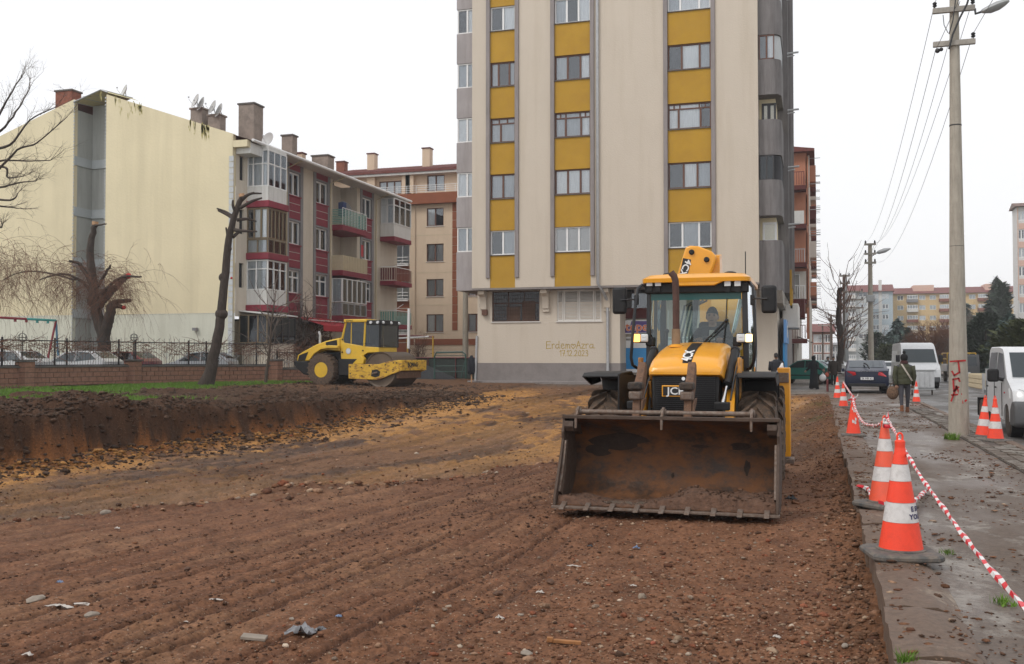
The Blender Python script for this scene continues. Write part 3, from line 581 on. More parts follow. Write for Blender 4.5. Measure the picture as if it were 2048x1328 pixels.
# kerb of the excavated edge: cast blocks with open joints, each its own piece
kerb = struct(MB().box(.425, .79, 2, 46.2, -.42, -.075), 'kerb', 'concrete')
y = 2.6; i = 0
while y < 46:
 L_ = 1.02 + random.uniform(-.12, .25) if y < 30 else 2.0
 dz = random.uniform(-.02, .012); w0 = .385 + random.uniform(-.018, .02)
 nx, ny = 7, max(5, int(L_ / .11)); V = []; prof = [(0, 0), (.02, .0), (.12, .012), (.22, .014), (.33, .01), (.43, -.012), (.50, -.055)]
 x1 = .855 + random.uniform(-.03, .03)
 b = MB(); rings = []
 for j in range(ny + 1):
  yy = y + .006 + (L_ - .018) * j / ny; row = [(w0 + .004, yy, -.36)]
  for k, (u, h) in enumerate(prof):
   ch = (vnoise(np.array([u * 9 + i]), np.array([yy * 6]), 4)[0] - .5)
   e = -.02 if j in (0, ny) else 0
   row.append((w0 + u * (x1 - w0) / .50 + (ch * .012 if k < 2 else 0), yy, .022 + dz + h + e + ch * (.030 if k < 6 else .01)))
  row.append((x1, yy, -.30)); rings.append([Vector(p) for p in row])
 b.loft(rings); b.build('kerb_stone', 'kerb_top', kerb, smooth=40)
 y += L_; i += 1
kerb2 = struct(MB().box(3.38, 3.50, 1, 220, -.4, -.10), 'road_kerb', 'concrete')
me = MB().box(0, .16, 0, .98, -.32, 0).mesh('kerb_stone', 'kerb_top')
for k in range(60):
 o = inst(me, 'kerb_stone', kerb2, (3.355, 3 + k * 1.0, .005 + random.uniform(-.008, .01))); bv = o.modifiers.new('bevel', 'BEVEL'); bv.width = .018; bv.segments = 2
# small setts along the road kerb
pv = struct(MB().box(2.72, 3.34, 8, 34, -.10, -.018), 'sett_strip', 'mortar')
me = MB().box(-.09, .09, -.09, .09, -.04, .03).mesh('paving_sett', 'cobble'); cnt = 0
for k in range(100):
 for c in range(3):
  yy = 12.5 + k * .205
  if cnt < 290 and (c == 2 or fbm(np.array([c * 1.]), np.array([yy * .5]), 3)[0] > .38):
   inst(me, 'paving_sett', pv, (2.83 + c * .2 + .0, yy + .1 * (c % 2), -.022 + random.uniform(-.012, .008)), (random.uniform(-.03, .03), random.uniform(-.03, .03), random.uniform(-.05, .05))); cnt += 1
# mud crumbs carried over the kerb and pavement
n = 9000; Y = 4.5 + rs.rand(n) ** 1.4 * 34; X = .45 + rs.rand(n) ** 1.3 * 2.9; k = fbm(X * 1.2, Y * .8, 19, 4) > .44; X, Y = X[k], Y[k]; s = np.exp(rs.randn(len(X)) * .6) * .0085 * (1 + Y * .03)
rocks('mud_crumbs', X, Y, np.clip(s, .003, .045), pick(len(X), (3, 5, 5, 1, 0, .5, .5, .1, 5)), zfun=lambda x, y: np.where(x < .84, .022, -.035), flat=.6)
n = 2600; Y = 4.5 + rs.rand(n) ** 1.5 * 26; X = .42 + rs.rand(n) * .40; k = fbm(X * 2.5, Y * 1.3, 29, 4) > .47; X, Y = X[k], Y[k]; rocks('mud_crumbs', X, Y, np.clip(np.exp(rs.randn(len(X)) * .7) * .009, .003, .04), pick(len(X), (3, 5, 5, 1, 0, .5, .5, .1, 3)), zfun=lambda x, y: x * 0 + .030, flat=.7)
# weeds
def tuft(name, label, x, y, z, r, n, h):
 b = MB()
 for i in range(n):
  a = random.uniform(0, 6.28); q = random.uniform(0, r); c = Vector((x + q * math.cos(a), y + q * math.sin(a), z)); ln = Vector((random.gauss(0, .4), random.gauss(0, .4), 1)) * h * random.uniform(.5, 1)
  s_ = Vector((math.cos(a + 1), math.sin(a + 1), 0)) * h * .07; b.add([c - s_, c + s_, c + ln], [(0, 1, 2)])
 tag(b.build(name, 'grass'), label, 'weeds')
tuft('grass_tuft', 'green grass tuft growing at the foot of the big concrete pole', 2.5, 21.3, -.03, .16, 160, .16)
tuft('grass_tuft', 'small tuft of grass beside the slab of the nearest cone', 1.15, 7.2, -.03, .09, 70, .07)
tuft('grass_tuft', 'thin blades of grass sprouting at the joint of the nearest kerb block', .42, 5.55, .0, .06, 50, .09)
tuft('grass_tuft', 'little green weeds on the muddy pavement between the near cones', 1.0, 8.9, -.03, .07, 50, .06)
# ================================================================ BUILDINGS
def bld(name, label, loc): return thing(name, label, 'building', loc)
VX, VY = Vector((1, 0, 0)), Vector((0, 1, 0))
# ---------------------------------------------------------------- tall cream block with ochre window columns
Y0 = 47.8; MZ = lambda py, X=-9.5: at_y(1145, py, Y0).z
main = bld('apartment_block', 'tall cream apartment block with ochre window columns behind the backhoe loader', (-9.6, 50, .25))
fx = lambda px: at_y(px, 400, Y0).x
XL, XR = fx(944), fx(1517); Z0 = 5.10; ZT = 26.2
cols = [(fx(980), fx(1030)), (fx(1109), fx(1181)), (fx(1336), fx(1423))]
pil = .20
walls = []; xs = [XL] + [v for c in cols for v in (c[0] - pil, c[1] + pil)] + [XR]
for k in range(4):
 b = MB(); b.box(xs[2 * k], xs[2 * k + 1], Y0, Y0 + .35, Z0, ZT); b.build('wall_panel', 'cream_wall', main, world=True)
for a, c in cols:
 for q0, q1 in ((a - pil, a), (c, c + pil)):
  MB().box(q0 + .002, q1 - .002, Y0 - .09, Y0 + .35, Z0 + .50, ZT).build('pilaster', 'lilac_grey', main, world=True, bevel=.01)
  MB().box(q0, q1, Y0 + .001, Y0 + .34, Z0, Z0 + .499).build('wall_panel', 'cream_wall', main, world=True)
WB = [MZ(y) for y in (504,)][0]; ST = 2.86
styles = {0: [dict(frame='white_frame', cols=(1, 1), backs=('interior_dark', 'curtain_grey')), dict(frame='brown_frame', cols=(1, 1), back='curtain_grey'),
              dict(frame='brown_frame', cols=(2, 3), transom=.28, topcols=(1, 1, 1), back='curtain_grey'), dict(frame='brown_frame', cols=(5, 7, 4), backs=('curtain_grey', 'interior_dark', 'curtain_grey')),
              dict(frame='white_frame', cols=(1, 1), backs=('interior_dark', 'curtain')), dict(frame='white_frame', cols=(1, 1), back='curtain'), dict(frame='white_frame', cols=(1, 1), back='curtain')],
          1: [dict(frame='white_frame', cols=(1, 1, 1), back='shutter_white'), dict(frame='brown_frame', cols=(1, 1, .8), back='curtain'),
              dict(frame='brown_frame', cols=(1.1, 1.6, 1), transom=.28, topcols=(.6, .6, 1.6, .6, .6), back='curtain'), dict(frame='brown_frame', cols=(1, 1, .8), back='curtain'),
              dict(frame='white_frame', cols=(1, 1, 1), backs=('curtain_grey', 'interior_dark', 'curtain')), dict(frame='brown_frame', cols=(1, 1, 1), back='curtain'), dict(frame='brown_frame', cols=(1, 1, 1), back='curtain')],
          2: [dict(frame='white_frame', cols=(1, 1.2, .9), back='curtain'), dict(frame='brown_frame', cols=(1, .9, .9), back='curtain'),
              dict(frame='brown_frame', cols=(1, 2.1, 1), transom=.26, topcols=(.6, .6, 2, .6, .6), back='curtain'), dict(frame='brown_frame', cols=(1, 1.3, .8), backs=('interior_dark', 'curtain', 'curtain_grey')),
              dict(frame='white_frame', cols=(1, 1.5, .9), back='curtain'), dict(frame='brown_frame', cols=(1, 1, 1), back='curtain'), dict(frame='brown_frame', cols=(1, 1, 1), back='curtain')]}
dk = [.0, .03, .07]
for ci, (a, c) in enumerate(cols):
 zb = Z0
 for i in range(7):
  w0 = WB + ST * i + (-.03 if ci == 0 else .02 * ci); w1 = w0 + 1.24
  sp = MB().box(a + .002, c - .002, Y0 + .03, Y0 + .34, zb, w0 - .04); sp.build('spandrel', 'ochre_wall', main, world=True)
  MB().box(a + .004, c - .004, Y0 - .03, Y0 + .30, w0 - .038, w0).build('window_sill', 'wall_cap', main, world=True)
  window(main, (0, Y0 + .05, 0), VX, a + .01, c - .01, w0 + .004, w1, deep=.10, t=.06, **styles[ci][i]); zb = w1 + .004
 MB().box(a + .002, c - .002, Y0 + .03, Y0 + .34, zb, ZT).build('spandrel', 'ochre_wall', main, world=True)
# faint floor joints: the body behind the facade, soffit, roof
MB().box(XL + .02, XR - .02, Y0 + .352, 62, Z0 + .02, ZT - .01).build('building_core', 'cream_wall', main, world=True)
MB().box(XL - .3, XR + .3, Y0 - .3, 62.3, ZT, ZT + .35).build('roof', 'lilac_grey', main, world=True)
for a, c in ((XL, XR),): MB().box(a + .01, c - .01, Y0 + .01, 49.2, Z0 - .10, Z0 - .002).build('soffit', 'plinth_grey', main, world=True)
# downpipe
dpx = fx(1196)
b = MB(); b.path([(dpx, Y0 - .09, ZT), (dpx, Y0 - .09, 5.2), (dpx + .22, Y0 + .25, 4.75), (dpx + .33, 48.48, 4.35), (dpx + .33, 48.48, .75)], .075, 8); b.build('downpipe', 'galv', main, world=True, smooth=True)
# ground floor wall with two openings
YG = 48.6; gx = lambda px: at_y(px, 650, YG).x; gz = lambda px, py: at_y(px, py, YG).z
GX0, GX1 = gx(955), gx(1240)
h1 = (gx(984), gx(1079), gz(1030, 643), Z0 - .13); h2 = (gx(1114), gx(1203), gz(1160, 642), Z0 - .13)
b = MB(); b.wall((0, YG, 0), VX, GX0, GX1, gz(1100, 726), Z0 - .11, [h1, h2], .28); b.quad((GX0, YG, 1.3), (GX0, YG, Z0), (GX0, 60, Z0), (GX0, 60, 1.3)); b.quad((GX1, YG, 1.3), (GX1, 51.5, 1.3), (GX1, 51.5, Z0 - .1), (GX1, YG, Z0 - .1)); b.build('ground_floor_wall', 'cream_wall', main, world=True)
MB().box(GX0 - .012, GX1 + .012, YG - .014, 51.4, -.2, gz(1100, 726) - .002).build('plinth', 'plinth_grey', main, world=True)
MB().box(GX0 - .3, GX1 + .2, YG - .75, YG - .016, -.3, .40).build('plinth_step', 'plinth_grey', main, world=True, bevel=.03)
for px in (969, 1093, 1215):
 X = gx(px); pr = [(YG, Z0 - .11), (YG - .62, Z0 - .11), (YG - .60, Z0 - .30), (YG - .34, Z0 - .42), (YG - .24, Z0 - .7), (YG - .20, Z0 - 1.05), (YG - .13, Z0 - 1.05), (YG - .13, Z0 - 1.22), (YG, Z0 - 1.22)]
 MB().prism(pr, X - .17, X + .17, 'x').build('bracket', 'cream_wall', main, world=True, bevel=.015)
# opening 1: rusty grille over brown boards
a, c, z0, z1 = h1
w1 = window(main, (0, YG, 0), VX, a, c, z0, z1, frame='brown_frame', cols=(1, 1, 1), transom=.62, back='brown_panel', deep=.14, t=.05, name='window', glass='dark_glass', topcols=(1, 1, 1))
g = MB()
for k in range(31): x = a + (c - a) * k / 30; g.box(x - .008, x + .008, YG + .05, YG + .066, z0, z1)
for k in range(9): z = z0 + (z1 - z0) * k / 8; g.box(a, c, YG + .068, YG + .082, z - .008, z + .008)
g.build('window_grille', 'rust_mesh', main, world=True)
for k, (u, v) in enumerate(((.62, .82), (.30, .45))):
 MB().box(a + (c - a) * u, a + (c - a) * (u + .28), YG + .13, YG + .15, z0 + .03, z0 + (z1 - z0) * .5 * v + .4).build('board', 'brown_panel', main, world=True)
# opening 2: louvred shutters, four leaves
a, c, z0, z1 = h2; n = 4; ed = [0, .15, .49, .84, 1]
for k in range(4):
 x0, x1 = a + (c - a) * ed[k] + .01, a + (c - a) * ed[k + 1] - .01
 fr = MB(); fr.box(x0, x0 + .06, YG + .03, YG + .08, z0, z1); fr.box(x1 - .06, x1, YG + .03, YG + .08, z0, z1); fr.box(x0 + .06, x1 - .06, YG + .032, YG + .078, z0, z0 + .07); fr.box(x0 + .06, x1 - .06, YG + .032, YG + .078, z1 - .07, z1)
 sh = fr.build('shutter', 'shutter_white', main, world=True)
 for q in range(20):
  z = z0 + .09 + (z1 - z0 - .18) * q / 19; M_ = Matrix.Rotation(R(38), 4, 'X').to_3x3()
  MB().obox((0, 0, 0), x1 - x0 - .125, .075, .012, M_).build('slat', 'shutter_white', sh, loc=((x0 + x1) / 2 - wloc(main).x, YG + .058 - wloc(main).y, z - wloc(main).z))
for h in (h1, h2): MB().box(h[0] - .05, h[1] + .05, YG - .06, YG + .28, h[2] - .055, h[2] - .002).build('window_sill', 'shutter_white', main, world=True)
# yellow handwriting sprayed on the wall (flat strokes)
def strokes(parent, name, m, O, U, V, N, polys, w, world=True):
 b = MB(); O = Vector(O)
 for pl in polys:
  P = [O + U * x + V * y for x, y in pl]
  for p, q in zip(P, P[1:]):
   d = (q - p); L_ = d.length
   if L_ < 1e-5: continue
   d /= L_; s_ = N.cross(d) * w / 2; e = d * w * .35
   b.quad(p - e - s_, q + e - s_, q + e + s_, p - e + s_)
 return b.build(name, m, parent, world=world)
mat('spray_yellow', (.42, .28, .03), .8, var=.35, scale=30)
mat('spray_red', (.36, .02, .02), .8, var=.25, scale=20)
G = {'E': ([[(1, 1.5), (.1, 1.5), (.1, 0), (1.1, .05)], [(.1, .78), (.85, .8)]], 1.25), 'r': ([[(.1, 1), (.15, 0)], [(.12, .7), (.4, 1), (.7, .9)]], .8),
     'd': ([[(.85, .85), (.4, .95), (.1, .6), (.15, .15), (.5, .05), (.85, .35)], [(.85, 1.6), (.85, .3), (1.05, 0)]], 1.2),
     'e': ([[(.1, .5), (.75, .6), (.7, .95), (.35, 1), (.1, .6), (.15, .15), (.5, 0), (.9, .2)]], 1.05),
     'm': ([[(.1, 0), (.12, .95)], [(.12, .7), (.35, .95), (.5, .8), (.5, 0)], [(.5, .7), (.75, .95), (.9, .8), (.92, .1), (1.1, .1)]], 1.2),
     'H': ([[(.55, -.05), (.05, .55), (.12, .9), (.4, .95), (.55, .65), (.75, .95), (1.0, .85), (1.05, .5), (.55, -.05)]], 1.2),
     'A': ([[(.05, 0), (.5, 1.6), (1.0, 0)], [(.2, .6), (.85, .65)]], 1.1), 'z': ([[(.1, .95), (.75, .95), (.1, .05), (.8, .0)]], .95),
     'a': ([[(.8, .85), (.4, .95), (.1, .55), (.2, .1), (.6, .1), (.85, .5)], [(.85, .95), (.85, .1), (1.3, .1)]], 1.3),
     '1': ([[(.05, 1), (.35, 1.4), (.35, 0)]], .6), '7': ([[(.0, 1.3), (.7, 1.35), (.35, 0)], [(.2, .7), (.7, .7)]], .85), '2': ([[(.05, 1.1), (.3, 1.4), (.65, 1.2), (.55, .7), (.05, .05), (.8, .05)]], .95),
     '0': ([[(.35, 1.35), (.05, .8), (.15, .1), (.5, .0), (.7, .6), (.55, 1.25), (.35, 1.35)]], .85), '3': ([[(.05, 1.25), (.45, 1.4), (.6, 1.05), (.25, .75), (.65, .5), (.5, .0), (.05, .05)]], .9), '.': ([[(.1, 0), (.2, .1)]], .35)}
def handwriting(s, width):
 x = 0; out = []
 for ch in s: pl, ad = G[ch]; out += [[(x + p[0], p[1]) for p in q] for q in pl]; x += ad
 k = width / x; return [[(p[0] * k, p[1] * k) for p in q] for q in out], k
pl, k = handwriting('ErdemHAzra', gx(1190) - gx(1092)); strokes(main, 'graffiti', 'spray_yellow', (gx(1092), YG - .004, gz(1140, 697)), VX, Vector((0, 0, 1)), -VY, pl, .03)
pl, k = handwriting('17.12.2023', gx(1178) - gx(1119)); strokes(main, 'graffiti', 'spray_yellow', (gx(1119), YG - .004, gz(1150, 712)), VX, Vector((0, 0, 1)), -VY, pl, .028)
# floodlight box and small lamp on the wall by the corner
b = MB(); b.box(gx(966), gx(976), YG - .22, YG - .005, gz(970, 631), gz(970, 620)); b.build('floodlight', 'brown_frame', main, world=True, bevel=.01)
b = MB(); b.box(gx(961), gx(975), YG - .15, YG - .005, gz(970, 614), gz(970, 608)); b.build('wall_bracket', 'concrete', main, world=True, bevel=.01)
MB().tube((GX0 - .10, YG - .05, .3), (GX0 - .02, YG - .05, 2.7), .06).build('downpipe', 'galv', main, world=True)
# left grey bays with white windows
BX0, BX1 = at_y(917, 400, 48.9).x, XL - .002
ang = VX
for i in range(7):
 w0 = at_y(931, 505, 48.9).z + ST * i
 zb = Z0 - .05 if i == 0 else w0 - ST + 1.28
 MB().box(BX0, BX1, 48.6 + .0, 52, zb + .004, w0 - .004).build('bay_parapet', 'light_grey_bay', main, world=True)
 window(main, (0, 48.62, 0), VX, BX0 + .03, BX1 - .02, w0, w0 + 1.27, frame='white_frame' if i not in (3, 5) else ('white_frame' if i == 3 else 'brown_frame'), cols=(1, 1), back='curtain' if i % 3 else 'curtain_grey', deep=.06, t=.06)
 b = MB(); b.box(BX0 + .02, BX1, 48.85, 51.9, w0 + .0, w0 + 1.27); b.build('bay_core', 'curtain_grey', main, world=True)
# right rounded balconies
RX0, RX1 = XR - .003, at_y(1564, 400, 48.4).x; YB = 48.15
def rounded(x0, x1, y0, y1, r=.55, n=7):
 pts = [(x0, y1), (x0, y0), (x1 - r, y0)] + [(x1 - r + r * math.sin(t), y0 + r - r * math.cos(t)) for t in [math.pi / 2 * k / n for k in range(1, n + 1)]] + [(x1, y1)]
 return pts
for i in range(7):
 w0 = at_y(1540, 480, YB).z + ST * i + .0; zb = Z0 - .35 if i == 0 else w0 - ST + 1.17
 if i == 0: w0 += .0
 po = rounded(RX0, RX1, YB, 51.5); b = MB(); b.prism(po, zb + .002, w0 - .002, 'z'); b.build('balcony_parapet', 'dark_grey_wall', main, world=True, smooth=30)
 if i in (1,):   # dark glazed
  window(main, (0, YB, 0), VX, RX0 + .04, RX1 - .35, w0, w0 + 1.15, frame='dark_frame', cols=(1, 1), back='interior_dark', deep=.05, t=.045, glass='dark_glass')
  MB().prism(rounded(RX0 + .02, RX1 - .04, YB + .10, 51.4), w0, w0 + 1.15, 'z').build('balcony_glazing', 'interior_dark', main, world=True)
 elif i in (3, 4):
  window(main, (0, YB, 0), VX, RX0 + .04, RX1 - .3, w0, w0 + 1.15, frame='brown_frame' if i == 3 else 'white_frame', cols=(1, 1), back='curtain' if i == 3 else 'curtain_grey', deep=.05, t=.05)
  MB().prism(rounded(RX0 + .02, RX1 - .04, YB + .12, 51.4), w0, w0 + 1.15, 'z').build('balcony_glazing', 'curtain_grey', main, world=True)
 else:
  MB().box(RX0, RX1 - .30, YB + .9, 51.4, w0, w0 + 1.165).build('balcony_back', 'gable_yellow', main, world=True)
  window(main, (0, YB + .9, 0), VX, RX0 + .12, RX0 + .78, w0 + .01, w0 + .95, frame='white_frame' if i == 0 else 'dark_frame', cols=(1,) if i == 0 else (1, 1), back='curtain_grey' if i == 0 else 'interior_dark', deep=-.04, t=.10)
  if i < 6: MB().box(RX0, RX1 - .12, YB + .01, 51.4, w0 + 1.165, w0 + 1.169).build('balcony_soffit', 'dark_grey_wall', main, world=True)
MB().box(RX1 - .5, RX1 + .22, 51.51, 59, Z0 - .3, ZT).build('side_wall', 'dark_grey_wall', main, world=True)
for yy in (52.4, 54.6, 57): MB().box(RX1 + .222, RX1 + .36, yy, yy + .5, Z0, ZT).build('side_rib', 'dark_grey_wall', main, world=True)
for k in range(7):
 z = 8.2 + k * 2.86; MB().tube((RX1 + .2, 51.3, z), (RX1 + .75, 51.3, z + .03), .05).tube((RX1 + .2, 51.3, z - .16), (RX1 + .55, 51.3, z - .12), .035).build('flue_pipe', 'galv', main, world=True)
for k in range(3): MB().box(RX1 + .23, RX1 + .33, 51.9 + k * 1.1, 52.3 + k * 1.1, Z0 - .9 - k * .1, Z0 + .9).build('side_trim', 'ochre_wall', main, world=True)
# underside of the right part, ground floor shops
MB().prism([(YB - .0, Z0 - .36), (YB + .5, Z0 - .95), (59, Z0 - 1.3), (59, Z0 - .36)], RX0, RX1, 'x').build('soffit', 'concrete', main, world=True)
SY = 50.3
b = MB(); b.box(GX1 + .02, -1.9, SY, 59, .2, Z0 - .11); b.build('shop_wall', 'cream_wall', main, world=True)
sx = lambda px, py=650: at_y(px, py, SY).x; sz = lambda py: at_y(1300, py, SY).z
window(main, (0, SY, 0), VX, sx(1243), sx(1330), sz(632), sz(576), frame='white_frame', cols=(1, 1, 1), back='interior_dark', deep=-.08, t=.06)
MB().box(sx(1243), sx(1330), SY - .16, SY - .005, sz(637), sz(616)).build('fascia_board', 'maroon', main, world=True)
window(main, (0, SY, 0), VX, sx(1243), sx(1480), sz(765), sz(674), frame='white_frame', cols=(1, 1, 1, 1), back='interior_dark', deep=-.06, t=.07)
mat('sign_blue', (.02, .23, .52), .4, var=.05); mat('sign_purple', (.07, .03, .20), .4, var=.05); mat('sign_white', (.7, .7, .7), .4, var=.03); mat('sign_orange', (.70, .14, .02), .45, var=.05); mat('sign_pale_blue', (.12, .30, .60), .4)
MB().box(sx(1243), sx(1480), SY - .13, SY - .10, sz(738), sz(696)).build('shop_panel', 'sign_blue', main, world=True)
MB().box(sx(1243), sx(1480), SY - .14, SY - .10, sz(745), sz(738) - .01).build('shop_panel', 'sign_white', main, world=True)
MB().box(sx(1243), sx(1480), SY - .13, SY - .10, sz(696) + .01, sz(681)).build('shop_panel', 'sign_white', main, world=True)
sg = thing('shop_sign', 'white and purple shop sign with orange lettering left of the cab', 'sign', (sx(1241), SY - .3, sz(668)))
hgt = sz(640) - sz(668); wdt = sx(1330) - sx(1241)
MB().box(0, wdt, 0, .15, 0, hgt).build('sign_board', 'sign_white', sg, bevel=.01)
MB().add([(.08, -.01, .06), (1.9, -.01, .06), (1.9, -.01, hgt - .06), (.62, -.01, hgt - .06), (.55, -.01, hgt * .55), (.38, -.01, hgt * .5)], [(0, 1, 2, 3, 4, 5)]).build('sign_field', 'sign_purple', sg)
for q_, m_ in ((.018, 'sign_white'), (0.0, 'sign_orange')): text('tepe', .62, sg, frame_m((.32, -.03 if q_ else -.05, hgt * .50), (1, 0, 0), (0, 0, 1)), m_, bold=.004 + q_, align='LEFT', sx=1.05)
# shop signs on the street side of the block, seen past the cab
sd = thing('shop_sign', 'blue shop sign on the side of the block right of the cab', 'sign', (-1.62, 50.6, 2.3))
MB().box(0, .12, 0, 4.5, 0, 1.15).build('sign_board', 'sign_pale_blue', sd); MB().box(.125, .135, 1.4, 2.6, .3, .9).build('sign_field', 'sign_white', sd); MB().box(-.05, .05, .2, 4.2, -2.2, -.01).build('shop_panel', 'sign_blue', sd)
b = MB(); b.box(-1.75, -.95, 53.0, 56.5, 3.1, 4.35); b.build('side_balcony', 'shutter_white', main, world=True, bevel=.05)
b = MB(); b.box(-1.75, -.75, 60.2, 63.5, 3.9, 5.0); b.build('side_balcony', 'maroon', main, world=True)
MB().box(-3, -1.70, 53, 70, .0, 3.6).build('shop_wall', 'plinth_grey', main, world=True)
# ---------------------------------------------------------------- cream and crimson block (left), with its blind yellow gable
red = bld('apartment_block', 'long cream apartment block with crimson spandrels and a blind yellow gable', (-38, 45.4, .4))
GXR, GY = -29.3, 45.4; EY = 63.7
ez = 12.95
prof = lambda X: 16.35 - abs(X + 38.2) * (3.35 / 9.9)
wx0, wx1 = at_y(146, 400, GY).x, at_y(211, 400, GY).x
b = MB()
def gable(x0, x1, zlo, m=0):
 n = 6; xs_ = [x0 + (x1 - x0) * k / n for k in range(n + 1)]; lo = [(x, GY, zlo) for x in xs_]; hi = [(x, GY, prof(x)) for x in xs_]; loB = [(x, GY + .3, zlo) for x in xs_]; hiB = [(x, GY + .3, prof(x)) for x in xs_]
 fs = []
 for k in range(n): fs += [(k, k + 1, n + 1 + k + 1, n + 1 + k)]
 q = 2 * (n + 1); vs = lo + hi + loB + hiB
 for k in range(n): fs += [(n + 1 + k, n + 2 + k, q + n + 2 + k, q + n + 1 + k)]
 fs += [(0, n + 1, q + n + 1, q), (n, q + n, q + 2 * n + 1, 2 * n + 1)]
 return MB().add(vs, fs, m)
zl = at_y(300, 628, GY).z
gable(wx1, GXR - .01, zl).build('gable_wall', 'gable_yellow', red, world=True); gable(-47.9, wx0, zl).build('gable_wall', 'gable_yellow', red, world=True)
MB().box(wx1 + .005, GXR - .02, GY + .02, GY + .3, .3, zl - .004).build('gable_base', 'gable_pale', red, world=True); MB().box(-47.8, wx0 - .005, GY + .02, GY + .3, .3, zl - .004).build('gable_base', 'gable_pale', red, world=True)
MB().box(GXR, -28.45, GY + .0, GY + .35, 12.62, 12.98).build('gable_return', 'gable_yellow', red, world=True)
# light well
MB().box(wx0, wx1, GY + 1.5, GY + 1.7, .3, 15.9).build('well_back', 'well_grey', red, world=True)
MB().box(wx0 - .3, wx0 - .01, GY + .3, GY + 2.2, .3, 15.4).build('well_side', 'well_grey', red, world=True); MB().box(wx1 + .01, wx1 + .3, GY + .3, GY + 2.2, .3, 15.6).build('well_side', 'well_grey', red, world=True)
MB().box(wx0 + 1.24, wx0 + 1.30, GY + 1.44, GY + 1.49, .3, 15.8).build('well_pipe', 'galv', red, world=True)
for py in (309, 411, 513, 617):
 z1 = at_y(180, py, GY).z; MB().box(wx0 + .06, wx1 - .01, GY + 1.40, GY + 1.49, z1 - .50, z1).box(wx0 + .0, wx0 + .06, GY + .05, GY + 1.49, z1 - .50, z1).build('well_beam', 'well_beam', red, world=True, bevel=.01)
b = MB()
for X in (wx0 + .02, wx1 - .05):
 for k in range(80): z = .8 + k * .19; b.box(X - .04, X + .04, GY - .012, GY - .002, z, z + .08)
tag(b.build('edge_studs', 'galv', red, world=True), kind='stuff')
MB().prism([(-47.9, .0), (-47.9, .01), (-38.2, .01)], 0, 1, 'y')
# roof planes and translucent roof light
b = MB(); rzf = lambda x: prof(x) - .03; [b.quad((x0_, y0_, rzf(x0_)), (x1_, y0_, rzf(x1_)), (x1_, EY + 3, rzf(x1_)), (x0_, EY + 3, rzf(x0_))) for x0_, x1_, y0_ in ((-48, wx0, GY + .1), (wx0, -38.2, GY + 2.7), (-38.2, wx1, GY + 2.7), (wx1, -28.25, GY + .1))]; b.build('roof', 'roof_tile', red, world=True)
mat('roof_sheet', (.62, .55, .30), .6, var=.1)
b = MB(); b.quad((wx0 - .05, GY - .05, 15.75), (wx1 - .35, GY - .05, 16.3), (wx1 - .35, GY + 2.6, 16.5), (wx0 - .05, GY + 2.6, 15.95)); b.quad((wx1 - .35, GY - .05, 16.3), (wx1 + .1, GY - .05, 16.12), (wx1 + .1, GY + 2.6, 16.3), (wx1 - .35, GY + 2.6, 16.5)); b.build('roof_light', 'roof_sheet', red, world=True)
b = MB()
for k in range(4): t = k / 3; x = wx0 + (wx1 - .35 - wx0) * t; b.tube((x, GY - .05, 15.77 + t * .55), (x, GY + 2.6, 15.97 + t * .55), .03, n=5)
b.tube((wx0, GY - .05, 15.76), (wx1 - .35, GY - .05, 16.31), .035, n=5); b.tube((wx1 - .35, GY - .05, 16.31), (wx1 + .1, GY - .05, 16.13), .035, n=5); b.build('roof_light_frame', 'galv', red, world=True)
for k in range(16):
 a = random.choice((random.gauss(-35.6, .9), random.gauss(-31.3, .5))); w = random.uniform(.05, .2); hgt = random.uniform(.2, 1.2); tz = prof(a) - .02
 b = MB(); n = 8
 for q in range(n):
  x = a + random.gauss(0, w * .6); z = tz - random.uniform(0, hgt) ** 1.2 * .8; r1, r2 = random.uniform(.012, .04), random.uniform(.06, .30)
  b.add([(x - r1, GY - .004, z), (x + r1 * .3, GY - .004, z - r2), (x + r1, GY - .004, z - r2 * .2), (x + r1 * .4, GY - .004, z + r2 * .7), (x - r1 * .6, GY - .004, z + r2 * .6)], [(0, 1, 2, 3, 4)])
 b.build('moss_stain', 'moss_stain', red, world=True)
MB().box(at_y(388, 735, GY).x, at_y(396, 735, GY).x, GY - .2, GY - .01, 3.0, 3.15).build('wall_lamp', 'mid_grey', red, world=True)
# quoin strip on the corner
for k in range(36): MB().box(-29.50, GXR + .06, GY - .03, GY - .002, .5 + k * .325, .5 + k * .325 + .29).build('quoin', 'curtain_grey', red, world=True)
# east facade
yy = lambda px, py=450: at_x(px, py, GXR).y
U, O = VY, (GXR, 0, 0)
cols_r = [(yy(577), yy(600)), (yy(631), yy(655)), (yy(724), yy(743))]; bal = (yy(665), yy(714))
WT, WBm, SR = 12.42, 11.06, 2.86; zlo = 3.75
segs = [(GY + .3, cols_r[0][0] - .3), (cols_r[0][1] + .3, cols_r[1][0] - .3), (cols_r[1][1] + .3, bal[0]), (bal[1], cols_r[2][0] - .3), (cols_r[2][1] + .3, EY)]
sw = [(46.05, 46.5, WBm - SR * k - .05, WT - SR * k - .1) for k in range(3)]
for k, (a, c) in enumerate(segs):
 b = MB(); b.wall(O, U, a, c, zlo, ez, sw if k == 0 else [], .25); b.build('wall_panel', 'stucco_cream', red, world=True)
for k, s_ in enumerate(sw): window(red, O, U, *s_, frame='dark_frame', cols=(1,), back='curtain_grey', deep=.15, t=.05)
